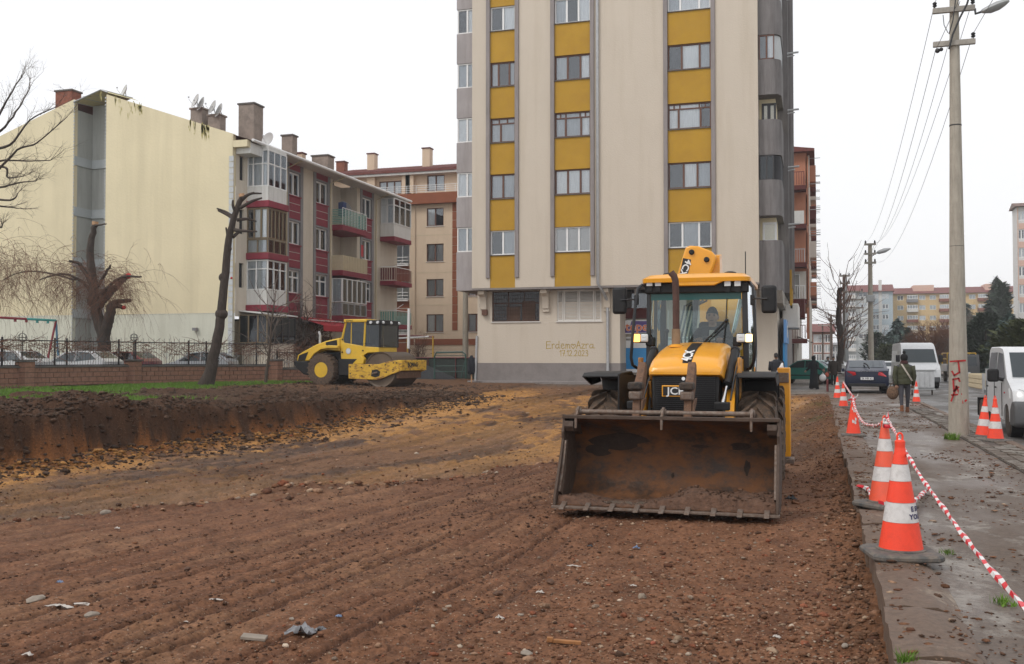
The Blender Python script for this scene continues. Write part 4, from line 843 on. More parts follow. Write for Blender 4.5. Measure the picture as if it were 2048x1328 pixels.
for a, c in cols_r:
 for q0, q1 in ((a - .3, a), (c, c + .3)): MB().box(GXR - .25, GXR + .05, q0 + .002, q1 - .002, zlo, ez).build('pilaster', 'mid_grey', red, world=True)
 MB().box(GXR - .2, GXR + .015, a + .002, c - .002, WT + .12, ez - .01).build('spandrel', 'crimson', red, world=True)
 for k in range(3):
  w0, w1 = WBm - SR * k, WT - SR * k
  MB().box(GXR - .2, GXR + .03, a + .002, c - .002, w1 + .002, w1 + .115).build('window_head', 'mid_grey', red, world=True)
  window(red, O, U, a, c, w0, w1, frame='white_frame', cols=(1, 1), back='curtain_grey' if (k + int(a)) % 2 else 'interior_dark', deep=.12, t=.085, transom=.42 if k == 2 else None)
  z1 = w0 - .004; z0 = (WT - SR * (k + 1) + .12) if k < 2 else zlo; hh = (z1 - z0) / 3
  for q in range(3):
   MB().box(GXR - .2, GXR + .02, a + .002, c - .002, z0 + q * hh + .02, z0 + (q + 1) * hh - .02).build('spandrel', 'crimson', red, world=True)
   if q: MB().box(GXR - .2, GXR + .008, a + .003, c - .003, z0 + q * hh - .018, z0 + q * hh + .018).build('groove', 'groove_light', red, world=True)
  MB().box(GXR - .2, GXR + .09, a - .05, c + .05, w0 - .075, w0 - .005).build('window_sill', 'crimson', red, world=True)
# balcony recess
MB().box(GXR - 1.3, GXR - 1.2, bal[0], bal[1], zlo, ez).build('balcony_back', 'stucco_cream', red, world=True)
MB().box(GXR - 1.2, GXR - .01, bal[0] - .12, bal[0], zlo, ez).build('balcony_side', 'stucco_cream', red, world=True); MB().box(GXR - 1.2, GXR - .01, bal[1], bal[1] + .12, zlo, ez).build('balcony_side', 'stucco_cream', red, world=True)
mat('rail_green', (.20, .36, .31), .7, var=.1); mat('rail_cream', (.52, .44, .30), .8, var=.1); mat('canvas_red', (.42, .02, .03), .8, var=.1); mat('dark_blue_cloth', (.03, .05, .14), .9)
for k in range(3):
 zs = 9.95 - SR * k + .0
 MB().box(GXR - 1.2, GXR + .75, bal[0] - .05, bal[1] + .05, zs - .34, zs).build('balcony_slab', 'crimson', red, world=True, bevel=.02)
 if k == 0:
  r = MB()
  for q in range(9):
   z = zs + .10 + q * .105; r.box(GXR + .66, GXR + .69, bal[0], bal[1], z, z + .06); r.box(GXR, GXR + .66, bal[0], bal[0] + .03, z, z + .06); r.box(GXR, GXR + .66, bal[1] - .03, bal[1], z, z + .06)
  r.build('balcony_railing', 'rail_green', red, world=True)
  r = MB()
  for q in range(9): y_ = bal[0] + (bal[1] - bal[0]) * q / 8; r.tube((GXR + .70, y_, zs), (GXR + .70, y_, zs + 1.08), .02, n=5)
  r.tube((GXR + .70, bal[0], zs + 1.08), (GXR + .70, bal[1], zs + 1.08), .025, n=5); r.build('balcony_railing', 'white_frame', red, world=True)
 elif k == 1:
  MB().box(GXR, GXR + .72, bal[0] - .02, bal[1] + .02, zs + .003, zs + .95).build('balcony_parapet', 'rail_cream', red, world=True)
  r = MB()
  for q in range(16): y_ = bal[0] + (bal[1] - bal[0]) * q / 15; r.box(GXR + .721, GXR + .75, y_ - .03, y_ + .03, zs + .05, zs + .93)
  r.build('balcony_railing', 'rail_cream', red, world=True)
 else:
  for (u0, u1) in ((bal[0], bal[1]),):
   window(red, (GXR + .7, 0, 0), U, u0, u1, zs + .85, zs + 2.35, frame='white_frame', cols=(1, 1, 1, 1, 1), back='curtain_grey', deep=0, t=.05)
   window(red, (GXR, bal[0], 0), VX, 0, .68, zs + .85, zs + 2.35, frame='white_frame', cols=(1,), back='curtain_grey', deep=0, t=.05)
   window(red, (GXR + .7, 0, 0), U, u0, u1, zs + .03, zs + .80, frame='galv', cols=(1, 1, 1, 1), back='brown_panel', deep=0, t=.05)
   window(red, (GXR, bal[0], 0), VX, 0, .68, zs + .03, zs + .80, frame='galv', cols=(1,), back='curtain_grey', deep=0, t=.05)
fl = MB(); zf = 8.95; fl.loft([[Vector((GXR + .8, 59.1 + s_ * .12, zf - t * .9 + .1 * s_ * 0)) for s_ in (0, 1, 2, 3)] for t in (0, .3, .6, .85)], closed=False)
tag(fl.build('hanging_cloth', 'canvas_red', None), 'red cloth hanging over the cream second floor balcony rail', 'cloth')
bq = thing('satellite_dish', 'dark dish and blue chair on the top green railed balcony', 'dish', (GXR + .1, 58.2, 10.15)); d_ = Vector((.9, -.4, .35))
MB().lathe([(.02, -.16), (.30, -.12), (.52, .0), (.54, .02), (.50, .02), (.28, -.09), (.02, -.12)], (0, 0, 1.05), d_, 20).build('reflector', 'mid_grey', bq, smooth=True); MB().tube((0, 0, 0), (0, 0, 1), .03).build('mast', 'galv', bq)
MB().box(.1, .5, -1.2, -.8, .4, 1.3).build('seat', 'dark_blue_cloth', bq, bevel=.04)
# near projecting bay box with four storeys of glazing
bx0, bx1, by0, by1 = GXR, -28.02, 46.8, 48.75
def bay(zb, zt, wz0, wz1, frame, cols_s, cols_e, tr, pan, back, lower=None, slab=True):
 MB().box(bx0, bx1 - .02, by0 + .02, by1 - .02, wz1 + .002, zt).build('bay_head', 'white_panel' if frame == 'white_frame' else 'bronze_frame', red, world=True)
 window(red, (bx0, by0, 0), VX, 0, bx1 - bx0, wz0, wz1, frame=frame, cols=cols_s, transom=tr, topcols=cols_s, back=back, deep=.03, t=.06)
 window(red, (bx1, 0, 0), VY, by0, by1, wz0, wz1, frame=frame, cols=cols_e, transom=tr, topcols=cols_e, back=back, deep=.03, t=.06)
 n = max(2, len(cols_s))
 if lower is None:
  for k in range(n): w = (bx1 - bx0) / n; MB().box(bx0 + k * w + .006, bx0 + (k + 1) * w - .006, by0, by0 + .05, zb, wz0 - .004).build('bay_panel', pan, red, world=True)
  n = 4
  for k in range(n): w = (by1 - by0) / n; MB().box(bx1 - .05, bx1, by0 + .052 + k * w * .97, by0 + .04 + (k + 1) * w * .97, zb, wz0 - .004).build('bay_panel', pan, red, world=True)
 else:
  window(red, (bx0, by0, 0), VX, 0, bx1 - bx0, zb, wz0 - .03, frame=frame, cols=(1, 1), back=lower, deep=.03, t=.045); window(red, (bx1, 0, 0), VY, by0, by1, zb, wz0 - .03, frame=frame, cols=(1, 1, 1), back=lower, deep=.03, t=.045)
 if slab: MB().box(bx0, bx1 + .1, by0 - .1, by1 + .08, zb - .35, zb - .003).build('bay_slab', 'crimson', red, world=True, bevel=.02)
bay(9.98, 12.9, 10.75, 12.72, 'white_frame', (1, 1.6, 1), (1, 1, 1), .75, 'white_panel', 'curtain_grey')
bay(7.18, 9.62, 7.95, 9.58, 'bronze_frame', (1, 1, 1), (1, 1, 1, 1, 1), None, 'white_panel', 'curtain', lower='curtain_grey')
bay(4.40, 6.82, 5.20, 6.80, 'white_frame', (1, 1.2), (1, 1, 1), .48, 'white_panel', 'curtain_grey')
# dark ground floor enclosure and its awning
e0 = 2.35; MB().box(bx0 - .02, bx1 + .35, by0 - .35, by1 + .2, .4, e0 - .03).build('enclosure_base', 'stucco_cream', red, world=True)
window(red, (bx0 - .3, by0 - .6, 0), VX, .25, 1.95, e0, 3.85, frame='bronze_frame', cols=(1, 1, 1), back='interior_dark', deep=.0, t=.05, glass='dark_glass'); window(red, (bx1 + .4, 0, 0), VY, by0 - .6, by1 + .3, e0, 3.75, frame='dark_frame', cols=(1, 1, 1, 1), back='interior_dark', deep=.0, t=.04, glass='dark_glass')
b = MB(); b.add([(bx0 - .25, by0 - .75, 4.05), (bx1 + .1, by0 - .8, 3.88), (bx1 + .55, by1 + .3, 3.80), (bx0, by1 + .3, 4.1), (bx0 - .25, by0 - .75, 4.11), (bx1 + .1, by0 - .8, 3.94), (bx1 + .55, by1 + .3, 3.86), (bx0, by1 + .3, 4.16)], [(0, 1, 2, 3), (7, 6, 5, 4), (0, 4, 5, 1), (1, 5, 6, 2), (2, 6, 7, 3)]); b.build('canopy', 'white_panel', red, world=True)
b = MB(); b.quad((GXR, 51.7, 4.0), (GXR + 1.9, 51.9, 3.45), (GXR + 1.9, 56.0, 3.45), (GXR, 56.2, 4.0)); b.quad((GXR + 1.9, 51.9, 3.45), (GXR + 1.92, 51.9, 3.12), (GXR + 1.92, 56.0, 3.12), (GXR + 1.9, 56.0, 3.45)); b.build('awning', 'canvas_red', red, world=True)
b = MB(); b.box(GXR + 1.0, GXR + 1.14, 51.84, 56.05, 3.75, 3.80); b.build('awning_bar', 'white_frame', red, world=True)
MB().box(GXR - 2.5, GXR - .4, 49, EY + 2, .3, zlo - .004).build('ground_floor_wall', 'stucco_cream', red, world=True); MB().box(GXR - 2.4, GXR + .0, 49, EY, zlo - .12, zlo - .004).build('soffit', 'mid_grey', red, world=True)
for k in range(5): window(red, (GXR - .4, 0, 0), VY, 50.3 + k * 2.7, 51.9 + k * 2.7, 1.5, 2.9, frame='brown_frame', cols=(1, 1), back='interior_dark', deep=-.04, t=.07)
# far bays
fb0, fb1 = EY + .1, EY + 3.1; X1 = -28.25
MB().box(GXR - 3, GXR - .02, EY + .002, fb1, .3, ez - .1).build('wall_panel', 'stucco_cream', red, world=True)
MB().box(GXR, X1 + .05, fb0, fb1, 9.75, 10.05).build('bay_slab', 'crimson', red, world=True)
window(red, (GXR, fb0, 0), VX, .05, X1 - GXR, 10.95, 12.75, frame='white_frame', cols=(1, 1), back='curtain', deep=0, t=.06, transom=.5); window(red, (X1, 0, 0), VY, fb0, fb1, 10.95, 12.75, frame='white_frame', cols=(1, 1, 1), back='curtain', deep=0, t=.06, transom=.5)
MB().box(GXR, X1, fb0, fb1, 10.06, 10.945).build('bay_panel', 'white_panel', red, world=True)
for k, (zs, m_) in enumerate(((6.95, 'maroon_iron'), (3.9, 'rail_green'))):
 MB().box(GXR, X1 + .1, fb0, fb1, zs - .3, zs).build('balcony_slab', 'crimson', red, world=True); r = MB()
 for q in range(13): y_ = fb0 + (fb1 - fb0) * q / 12; r.box(X1, X1 + .03, y_ - .06, y_ + .06, zs + .06, zs + .9)
 for q in range(6): x_ = GXR + .1 + (X1 - GXR) * q / 6; r.box(x_ - .06, x_ + .06, fb0, fb0 + .03, zs + .06, zs + .9)
 r.build('balcony_railing', m_, red, world=True); r = MB(); r.tube((GXR, fb0 - .02, zs + .97), (X1, fb0 - .02, zs + .97), .03); r.tube((X1, fb0 - .02, zs + .97), (X1, fb1, zs + .97), .03); r.tube((X1, fb0, zs + .95), (X1 + .55, fb0 + .4, zs + 1.4), .02); r.build('balcony_railing', 'white_frame', red, world=True)
# eaves, gutter, downpipes
b = MB(); b.box(GXR - .2, -28.32, GY + 1.25, EY + 3.2, ez - .05, ez + .03); b.build('eaves', 'white_panel', red, world=True); MB().path([(-28.25, GY + .2, ez + .03), (-28.25, EY + 3.2, ez - .02)], .085, 6).build('gutter', 'white_frame', red, world=True)
MB().box(GXR, -28.42, GY + .31, by0 + 0, ez - .62, ez - .06).build('eaves_box', 'white_panel', red, world=True)
for y_ in (yy(573), yy(661), yy(752)): MB().path([(-28.3, y_, ez - .05), (GXR + .09, y_ - .15, ez - .45), (GXR + .09, y_ - .15, .5)], .05, 6).build('downpipe', 'rail_cream', red, world=True)
# chimneys and dishes
def chimney(label, x, y, z0, z1, wx, wy, m, cap=None, group=None, pots=False):
 t = thing('chimney', label, 'chimney', (x, y, z0), 0, group); MB().box(-wx / 2, wx / 2, -wy / 2, wy / 2, 0, z1 - z0).build('chimney_stack', m, t, bevel=.02)
 MB().box(-wx / 2 - .06, wx / 2 + .06, -wy / 2 - .06, wy / 2 + .06, z1 - z0 - .03, z1 - z0 + .07).build('chimney_cap', cap or m, t, bevel=.015)
 return t
c1 = at_y(137, 185, 47.5); chimney('red brick chimney at the left end of the yellow gable roof', c1.x, 47.5, 13.6, c1.z, 1.15, .8, 'chimney_brick', 'wall_cap')
c2 = at_y(399, 220, 47.6); chimney('small dark chimney carrying two dishes, nearer the light well', c2.x, 47.6, 13.6, c2.z, .75, .6, 'chimney_render')
c3 = at_y(434, 233, 47.6); chimney('small dark chimney carrying two dishes, nearer the corner', c3.x, 47.6, 13.3, c3.z, .75, .6, 'chimney_render')
c4 = at_x(502, 212, -31); chimney('largest rendered chimney above the gable corner', -31, c4.y, 12.8, c4.z, 1.0, 1.0, 'chimney_render', 'wall_cap')
c5 = at_x(579, 273, -31); chimney('slim tall rendered chimney in the middle of the eaves', -31, c5.y, 13, c5.z, .75, .6, 'chimney_render', 'wall_cap')
c6 = at_x(600, 308, -32.5); chimney('small peach chimney with a maroon cap', -32.5, c6.y, 13, c6.z, .6, .5, 'peach_wall', 'maroon')
c7 = at_x(646, 314, -31.5); chimney('wide low rendered chimney nearest the tiled roof', -31.5, c7.y, 13, c7.z, 1.2, .9, 'chimney_render', 'wall_cap')
def dish(label, p, base, aim=(-.55, -.75, .35), r=.42):
 t = thing('satellite_dish', label, 'dish', base, 0, 'satellite dishes on the roofs'); p = Vector(p) - Vector(base); a = Vector(aim).normalized()
 MB().lathe([(.02, -r * .32), (r * .5, -r * .24), (r * .85, -r * .08), (r, 0), (r * .97, .01), (r * .8, -r * .06), (r * .45, -r * .2), (.02, -r * .27)], p, a, 20).build('reflector', 'dish', t, smooth=True)
 q = p - Vector((0, 0, 0)); MB().path([(0, 0, 0), (p.x - a.x * .12, p.y - a.y * .12, p.z - .05)], .025, 6).build('mast', 'galv', t); MB().path([p + Vector((0, 0, -r * .9)), p + a * r * .9 + Vector((0, 0, -.1))], .012, 5).ball(p + a * r * .9, .05).build('feed_arm', 'galv', t)
D_ = [(247, 182, 'lone dish on the yellow roof edge right of the light well', None), (390, 201, 'leftmost dish of the pair on the chimney nearer the light well', c2), (401, 207, 'smaller right dish of the pair on the chimney nearer the light well', c2),
      (424, 214, 'left dish of the pair on the chimney nearer the corner', c3), (437, 220, 'right dish of the pair on the chimney nearer the corner', c3)]
for px, py, lb, c in D_:
 p = at_y(px, py, 47.2); dish(lb, p, (p.x + .1, 47.4, (c.z if c is not None else prof(p.x) - .1)))
p = at_x(535, 278, -29.6); dish('dish at the eaves just right of the largest chimney', p, (p.x - .2, p.y, 13.2), aim=(-.2, -.9, .3))
# ---------------------------------------------------------------- peach and rust block in the middle distance
YP = 74.6; pch = bld('apartment_block', 'peach apartment block with rust brown bands and tiled roof behind the roller', (-30, 78, .3))
pxx = lambda px: at_y(px, 560, YP).x; pz = lambda py: at_y(870, py, YP).z
XA, XB, XC, XD = pxx(655), pxx(760), pxx(819), -15.
rows = [(416, 452), (487.5, 523), (558, 593), (628.5, 664)]
hol = [(pxx(853), pxx(887), pz(b_), pz(a_)) for a_, b_ in rows] + [(pxx(936), pxx(968), pz(b_), pz(a_)) for a_, b_ in rows]
b = MB(); b.wall((0, YP, 0), VX, XC, XD, pz(678), pz(408), [h for h in hol], .2); b.quad((XC, YP, 0), (XC, YP, 15), (XC, 76.6, 15), (XC, 76.6, 0)); b.build('wall_panel', 'peach_wall', pch, world=True)
for i, h in enumerate(hol): window(pch, (0, YP, 0), VX, *h, frame='brown_frame', cols=(1, 1), back='curtain_grey' if i % 3 else 'curtain', deep=.12, t=.07, sill='shutter_white')
MB().box(XC, XD, YP + .02, YP + .3, pz(710) - .8, pz(690)).build('wall_panel', 'peach_wall', pch, world=True); MB().box(XC, XD, YP - .04, YP + .3, pz(690) + .003, pz(678) - .003).build('wall_band', 'rust_wall', pch, world=True)
for j in range(16):
 z1 = pz(408) - .03 - j * .68
 if z1 - .66 > pz(678): MB().box(pxx(905), pxx(915), YP - .05, YP - .003, z1 - .64, z1).build('wall_tile', 'rust_wall', pch, world=True)
MB().path([(pxx(830), YP - .08, pz(408)), (pxx(830), YP - .08, .5)], .05, 6).build('downpipe', 'peach_wall', pch, world=True)
for zq in (470, 545, 610): MB().box(XC, pxx(904), YP - .012, YP - .002, pz(zq) - .02, pz(zq) + .02).build('wall_joint', 'rail_cream', pch, world=True)
# recessed rust part with glazed balconies
YR = 76.6; rz_ = lambda py: at_y(790, py, YR).z; rx = lambda px: at_y(px, 560, YR).x
hr = [(rx(762), rx(819), rz_(b_), rz_(a_)) for a_, b_ in ((421, 460), (491, 530), (563, 600), (632, 668))]
b = MB(); b.wall((0, YR, 0), VX, XA, XC + .05, .3, rz_(405), hr, .2); b.build('wall_panel', 'rust_wall', pch, world=True)
for i, h in enumerate(hr):
 window(pch, (0, YR, 0), VX, *h, frame='galv', cols=(1, 1, 1, 1), back='curtain_grey' if i % 2 else 'curtain', deep=.1, t=.07)
 r = MB()
 for q in range(3): r.box(h[0] - .1, h[1] - .02, YR - .25, YR - .20, h[2] + .05 + q * .26, h[2] + .11 + q * .26)
 r.box(h[0] - .1, h[1], YR - .3, YR - .003, h[2] - .12, h[2] - .02); r.build('balcony_railing', 'white_frame', pch, world=True)
 for q in (1,): MB().box(XB, XC, YR - .02, YR - .004, h[2] - .75, h[2] - .70).build('groove', 'groove_light', pch, world=True)
MB().box(XA, XD, YP - .5, YR + .2, pz(408) + .003, pz(387)).build('wall_band', 'rust_wall', pch, world=True)
YT = YP + .9; tz = lambda py: at_y(800, py, YT).z; tx = lambda px: at_y(px, 370, YT).x
hp = [(tx(758), tx(803), tz(388), tz(361)), (tx(854), tx(889), tz(386), tz(354)), (tx(700), tx(728), tz(378), tz(364))]
b = MB(); b.wall((0, YT, 0), VX, XA, XD, pz(387) + .004, tz(342), hp, .2); b.build('wall_panel', 'peach_wall', pch, world=True)
for i, h in enumerate(hp): window(pch, (0, YT, 0), VX, *h, frame='brown_frame', cols=(1, 1, 1) if i == 0 else (1, 1), back='curtain_grey', deep=.12, t=.08)
for X in (tx(745), tx(815), tx(822)): MB().box(X - .35, X + .35, YT - .35, YT - .002, pz(387) + .01, tz(343)).build('pier', 'peach_wall', pch, world=True)
r = MB()
for q in range(4): r.tube((XB, YP - .4, pz(387) + .12 + q * .17), (XD, YP - .4, pz(387) + .12 + q * .17), .022, n=5)
for q in range(24): x_ = XB + (XD - XB) * q / 23; r.tube((x_, YP - .4, pz(387)), (x_, YP - .4, pz(387) + .66), .022, n=5)
r.build('terrace_railing', 'white_frame', pch, world=True)
b = MB(); b.quad((XA - 1, YT - .7, tz(344)), (XD, YT - .7, tz(344)), (XD, YT + 6, tz(344) + 1.6), (XA - 1, YT + 6, tz(344) + 1.6)); b.quad((XA - 1, YT - .7, tz(344)), (XA - 1, YT - .7, tz(344) - .18), (XD, YT - .7, tz(344) - .18), (XD, YT - .7, tz(344))); b.build('roof', 'roof_tile', pch, world=True)
rb = MB()
for q in range(90): x_ = XA - 1 + q * (XD - XA + 1) / 90; rb.tube((x_, YT - .68, tz(344) + .02), (x_, YT + 6, tz(344) + 1.62), .045, n=4, cap=False)
tag(rb.build('roof_tiles', 'roof_tile', pch, world=True), kind='stuff')
MB().box(XA - .9, XD, YT - .6, YT - .01, tz(344) - .36, tz(344) - .19).build('eaves', 'white_panel', pch, world=True)
MB().box(XA, XD, YR + .25, 88, .3, pz(387)).build('building_core', 'peach_wall', pch, world=True)
for px, py, w, lb in ((745, 309, .7, 'peach chimney at the left of the tiled maroon roof'), (855, 298, .7, 'peach chimney at the right of the tiled maroon roof'), (684, 325, .8, 'low dark chimney at the far left of the tiled roof')):
 p = at_y(px, py, YT + 3.5); chimney(lb, p.x, YT + 3.5, tz(344) + .7, p.z, w, .7, 'peach_wall' if px != 684 else 'chimney_brick', 'maroon')
# ---------------------------------------------------------------- salmon block up the street
YS = 76.; sal = bld('apartment_block', 'salmon orange apartment block with maroon balconies up the street behind the main block', (-3, 84, 0))
SXR = at_y(1614, 400, YS).x; s_z = lambda py: at_y(1600, py, YS).z
MB().box(-9, SXR, YS, 100, s_z(600), s_z(306)).build('wall_panel', 'salmon_wall', sal, world=True); MB().box(-9, SXR - .8, YS + .4, 100, 0, s_z(600)).build('ground_floor_wall', 'pale_wall', sal, world=True)
MB().prism([(-9.5, s_z(306)), (SXR + .55, s_z(306)), (SXR + .55, s_z(301)), (-5, s_z(283)), (-9.5, s_z(283))], YS - .6, 101, 'y').build('roof', 'roof_tile', sal, world=True)
for i, py in enumerate((376, 452, 528, 600, 678)):
 zs = s_z(py); hh = .95
 MB().box(-6.5, SXR - .05, YS - 1.3, YS - .003, zs - .32, zs).build('balcony_slab', 'maroon', sal, world=True)
 MB().box(SXR - .08, SXR + .10, YS + .0, YS + .2, zs, zs + 2.3).build('corner_pier', 'salmon_wall', sal, world=True)
 if i == 1: MB().box(-6.5, SXR - .2, YS - 1.28, YS - 1.2, zs + .003, zs + hh).build('balcony_parapet', 'white_panel', sal, world=True)
 else:
  r = MB(); m_ = 'maroon_iron' if i in (0, 4) else ('galv' if i == 2 else 'white_frame')
  for q in range(34): x_ = -6.5 + (SXR + 6.3) * q / 33; r.box(x_ - .018, x_ + .018, YS - 1.26, YS - 1.23, zs + .05, zs + hh)
  for q in range(9): y_ = YS - 1.2 + q * .14; r.box(SXR - .2, SXR - .17, y_ - .015, y_ + .015, zs + .05, zs + hh)
  r.box(-6.5, SXR - .15, YS - 1.27, YS - 1.22, zs + hh, zs + hh + .05); r.build('balcony_railing', m_, sal, world=True)
 if i == 3: MB().box(-6.4, SXR - .1, YS - .05, YS - .004, zs + .01, zs + 2.1).build('wall_panel', 'pale_wall', sal, world=True); window(sal, (0, YS - .06, 0), VX, SXR - 1.35, SXR - .55, zs + .05, zs + 1.9, cols=(1,), back='curtain', deep=-.03)
# street face: stacked balconies, pipes and brackets
for k in range(5):
 for j in range(6):
  y_ = 77.5 + k * 4.6; z_ = s_z(600) + .4 + j * 2.85
  if z_ > s_z(306) - 1.6: continue
  MB().box(SXR + .002, SXR + .62, y_, y_ + 2.6, z_, z_ + 1.0 + .2 * ((k + j) % 2)).build('balcony_parapet', ('salmon_wall', 'pale_wall', 'maroon')[(k * 2 + j) % 3], sal, world=True)
 MB().tube((SXR + .12, 77 + k * 4.6, 1), (SXR + .12, 77 + k * 4.6, s_z(306)), .06).build('downpipe', 'pale_wall', sal, world=True)
b = MB()
for k in range(9):
 for j in range(6):
  y_ = 76.6 + k * 2.6; z_ = s_z(600) + 1 + j * 1.9 + .5 * (k % 3); b.tube((SXR, y_, z_), (SXR + .95, y_, z_ + .02), .025, n=5)
tag(b.build('flue_pipes', 'galv', sal, world=True), kind='stuff')
b = MB(); b.quad((SXR - .8, 77, 3.2), (SXR + .35, 77, 2.7), (SXR + .35, 84, 2.7), (SXR - .8, 84, 3.2)); b.build('awning', 'mid_grey', sal, world=True)
window(sal, (0, YS + .4, 0), VX, -4.2, SXR - 1., .2, 2.6, frame='brown_frame', cols=(1, 1, 1), back='interior_dark', deep=-.04)
# ---------------------------------------------------------------- far blocks
def far_block(label, px0, px1, pybase, pyroof, Y, wallm, rowsy, wcols, rooftop, frame='white_frame', bands=(), depth=14, roofm='roof_tile', ridge=None, ww=1.35, wh=1.25, bal=()):
 X = lambda px: at_y(px, 640, Y).x; Z = lambda py: at_y((px0 + px1) / 2, py, Y).z
 t = bld('apartment_block', label, ((X(px0) + X(px1)) / 2, Y + depth / 2, 0)); x0, x1 = X(px0), X(px1)
 hs = []
 for ry in rowsy:
  for c in wcols: cx = X(c); hs.append((cx - ww / 2, cx + ww / 2, Z(ry) - wh / 2, Z(ry) + wh / 2))
 MB().wall((0, Y, 0), VX, x0, x1, 0, Z(pyroof), hs, .2).build('wall_panel', wallm, t, world=True)
 for h in hs: window(t, (0, Y, 0), VX, *h, frame=frame, cols=(1, 1), back=random.choice(('curtain_grey', 'curtain', 'interior_dark')), deep=.1, t=.12, panes=False)
 for y0_, y1_, c0, c1, m_ in bands: MB().box(X(c0), X(c1), Y - .05, Y - .004, Z(y1_), Z(y0_)).build('wall_band', m_, t, world=True)
 for by, c0, c1, m_ in bal:
  MB().box(X(c0), X(c1), Y - 1.3, Y - .06, Z(by + 5), Z(by - 1)).build('balcony_parapet', m_, t, world=True)
  window(t, (0, Y - 1.1, 0), VX, X(c0) + .1, X(c1) - .1, Z(by - 1) + .02, Z(by - 9), cols=(1, 1, 1, 1), back='curtain_grey', deep=0, t=.12, panes=False)
 MB().box(x0, x1, Y + .25, Y + depth, 0, Z(pyroof)).build('building_core', wallm, t, world=True)
 r = Z(rooftop); e = Z(pyroof)
 MB().prism([(Y - .8, e + .02), (Y + depth * .45, r), (Y + depth * .55, r), (Y + depth + .8, e + .02)], x0 - .4, x1 + .4, 'x').build('roof', roofm, t, world=True)
 return t
mat('far_blue', (.40, .47, .52), .9, var=.06, coords=W); mat('far_bluegrey', (.45, .47, .47), .9, var=.06, coords=W); mat('far_yellow', (.60, .43, .22), .9, var=.06, coords=W); mat('far_sand', (.58, .50, .38), .9, var=.06, coords=W)
mat('far_pink', (.62, .42, .34), .9, var=.05, coords=W); mat('far_white', (.62, .61, .59), .9, var=.05, coords=W); mat('far_brick', (.30, .15, .11), .9, var=.15, coords=W)
rws = [594, 614, 635, 656, 676, 697, 716]
tY = far_block('long yellow and sand apartment block with maroon roof beyond the park', 1786, 2060, 730, 586, 290., 'far_yellow', rws, (1801, 1845, 1866, 1945, 1990, 2025), 571,
     bands=(), bal=[(r + 4, 1813, 1836, m_) for r, m_ in zip(rws, ('mid_grey', 'shutter_white', 'chimney_brick', 'far_sand', 'far_sand', 'mid_grey', 'far_sand'))] + [(r + 4, 1878, 1898, 'chimney_brick') for r in rws] + [(r + 4, 1955, 1975, 'chimney_brick') for r in rws], ww=1.6)
X_ = lambda px: at_y(px, 640, 289.9).x; Z_ = lambda py: at_y(1900, py, 289.9).z
for c0, c1 in ((1786, 1813), (1836, 1878), (1898, 1955), (1975, 2060)):
 for r0 in (0,): pass
p0 = at_y(1850, 566, 296); MB().box(at_y(1825, 570, 294).x, at_y(1866, 570, 294).x, 292, 300, Z_(583), Z_(568)).build('roof_house', 'far_pink', tY, world=True); MB().box(at_y(1968, 570, 294).x, at_y(1990, 570, 294).x, 292, 300, Z_(583), Z_(568)).build('roof_house', 'far_pink', tY, world=True)
far_block('pale blue and grey apartment block at the end of the street', 1693, 1740, 730, 585, 270., 'far_bluegrey', [589 + 20.8 * k for k in range(7)], (1703, 1726), 567, ww=2.2, bal=[(592 + 21.2 * k, 1694, 1711, 'shutter_white') for k in range(7)])
far_block('taller blue striped apartment block beside the yellow one', 1740, 1786, 730, 583, 278., 'far_blue', [592 + 20.8 * k for k in range(7)], (1752, 1771), 566, ww=1.6, bands=[(560, 735, 1757.5, 1764, 'far_white')])
far_block('pink and white apartment tower at the right edge', 2037, 2130, 730, 412, 169., 'far_white', [430 + 37.2 * k for k in range(7)], (2045, 2064, 2085, 2110), 401, roofm='brown_frame', bands=[(412, 600, 2037.2, 2039, 'far_pink')] + [(445 + 37.2 * k, 457 + 37.2 * k, 2040, 2100, 'far_pink') for k in range(5)], ww=.9, wh=1.5, depth=4)
far_block('red brick house row far down the street with a grey gable', 1618, 1665, 735, 664, 150., 'far_brick', [677, 697, 716], (1632, 1643, 1655), 645, ww=.8, wh=1.2)
far_block('low grey and white block far down the street', 1664, 1694, 735, 690, 175., 'far_bluegrey', [698, 712, 724], (1670, 1679, 1688), 684, ww=1.0, wh=1.1, roofm='mid_grey')
# ================================================================ MACHINES
mat('jcb_yellow', (.76, .33, .012), .32, var=.05, scale=3, col2=(.42, .22, .07), fac2=.45, thr=.66, coat=.3)
mat('jcb_dirty', (.58, .26, .03), .5, var=.15, scale=5, col2=(.16, .09, .045), fac2=.85, thr=.5)
mat('roller_yellow', (.66, .41, .018), .4, var=.06, scale=2, col2=(.40, .27, .07), fac2=.5, thr=.64, coat=.2)
mat('roller_worn', (.60, .36, .03), .55, var=.15, scale=4, col2=(.15, .055, .025), fac2=.9, thr=.55, soft=.06, streak=(.5, .5, 1.2))
mat('black_plastic', (.014, .014, .015), .55, var=.3, scale=6, col2=(.05, .038, .028), fac2=.4, thr=.64, spec=.3)
mat('black_gloss', (.012, .012, .014), .3, var=.2)
mat('rubber', (.022, .020, .019), .85, var=.3, scale=9, bump=.4, col2=(.10, .065, .042), fac2=.8, thr=.50)
mat('muddy_rubber', (.050, .038, .030), .9, var=.35, scale=8, bump=.6, col2=(.13, .082, .052), fac2=.9, thr=.48)
mat('bucket_steel', (.048, .029, .020), .55, metal=.25, var=.4, scale=2.4, bump=.5, bscale=20, col2=(.20, .082, .030), fac2=.85, thr=.50, soft=.10, streak=(1.0, .6, 1.5))
mat('bucket_side', (.075, .048, .034), .7, metal=.1, var=.3, scale=4, bump=.5, bscale=20, col2=(.06, .038, .026), fac2=.8, thr=.5)
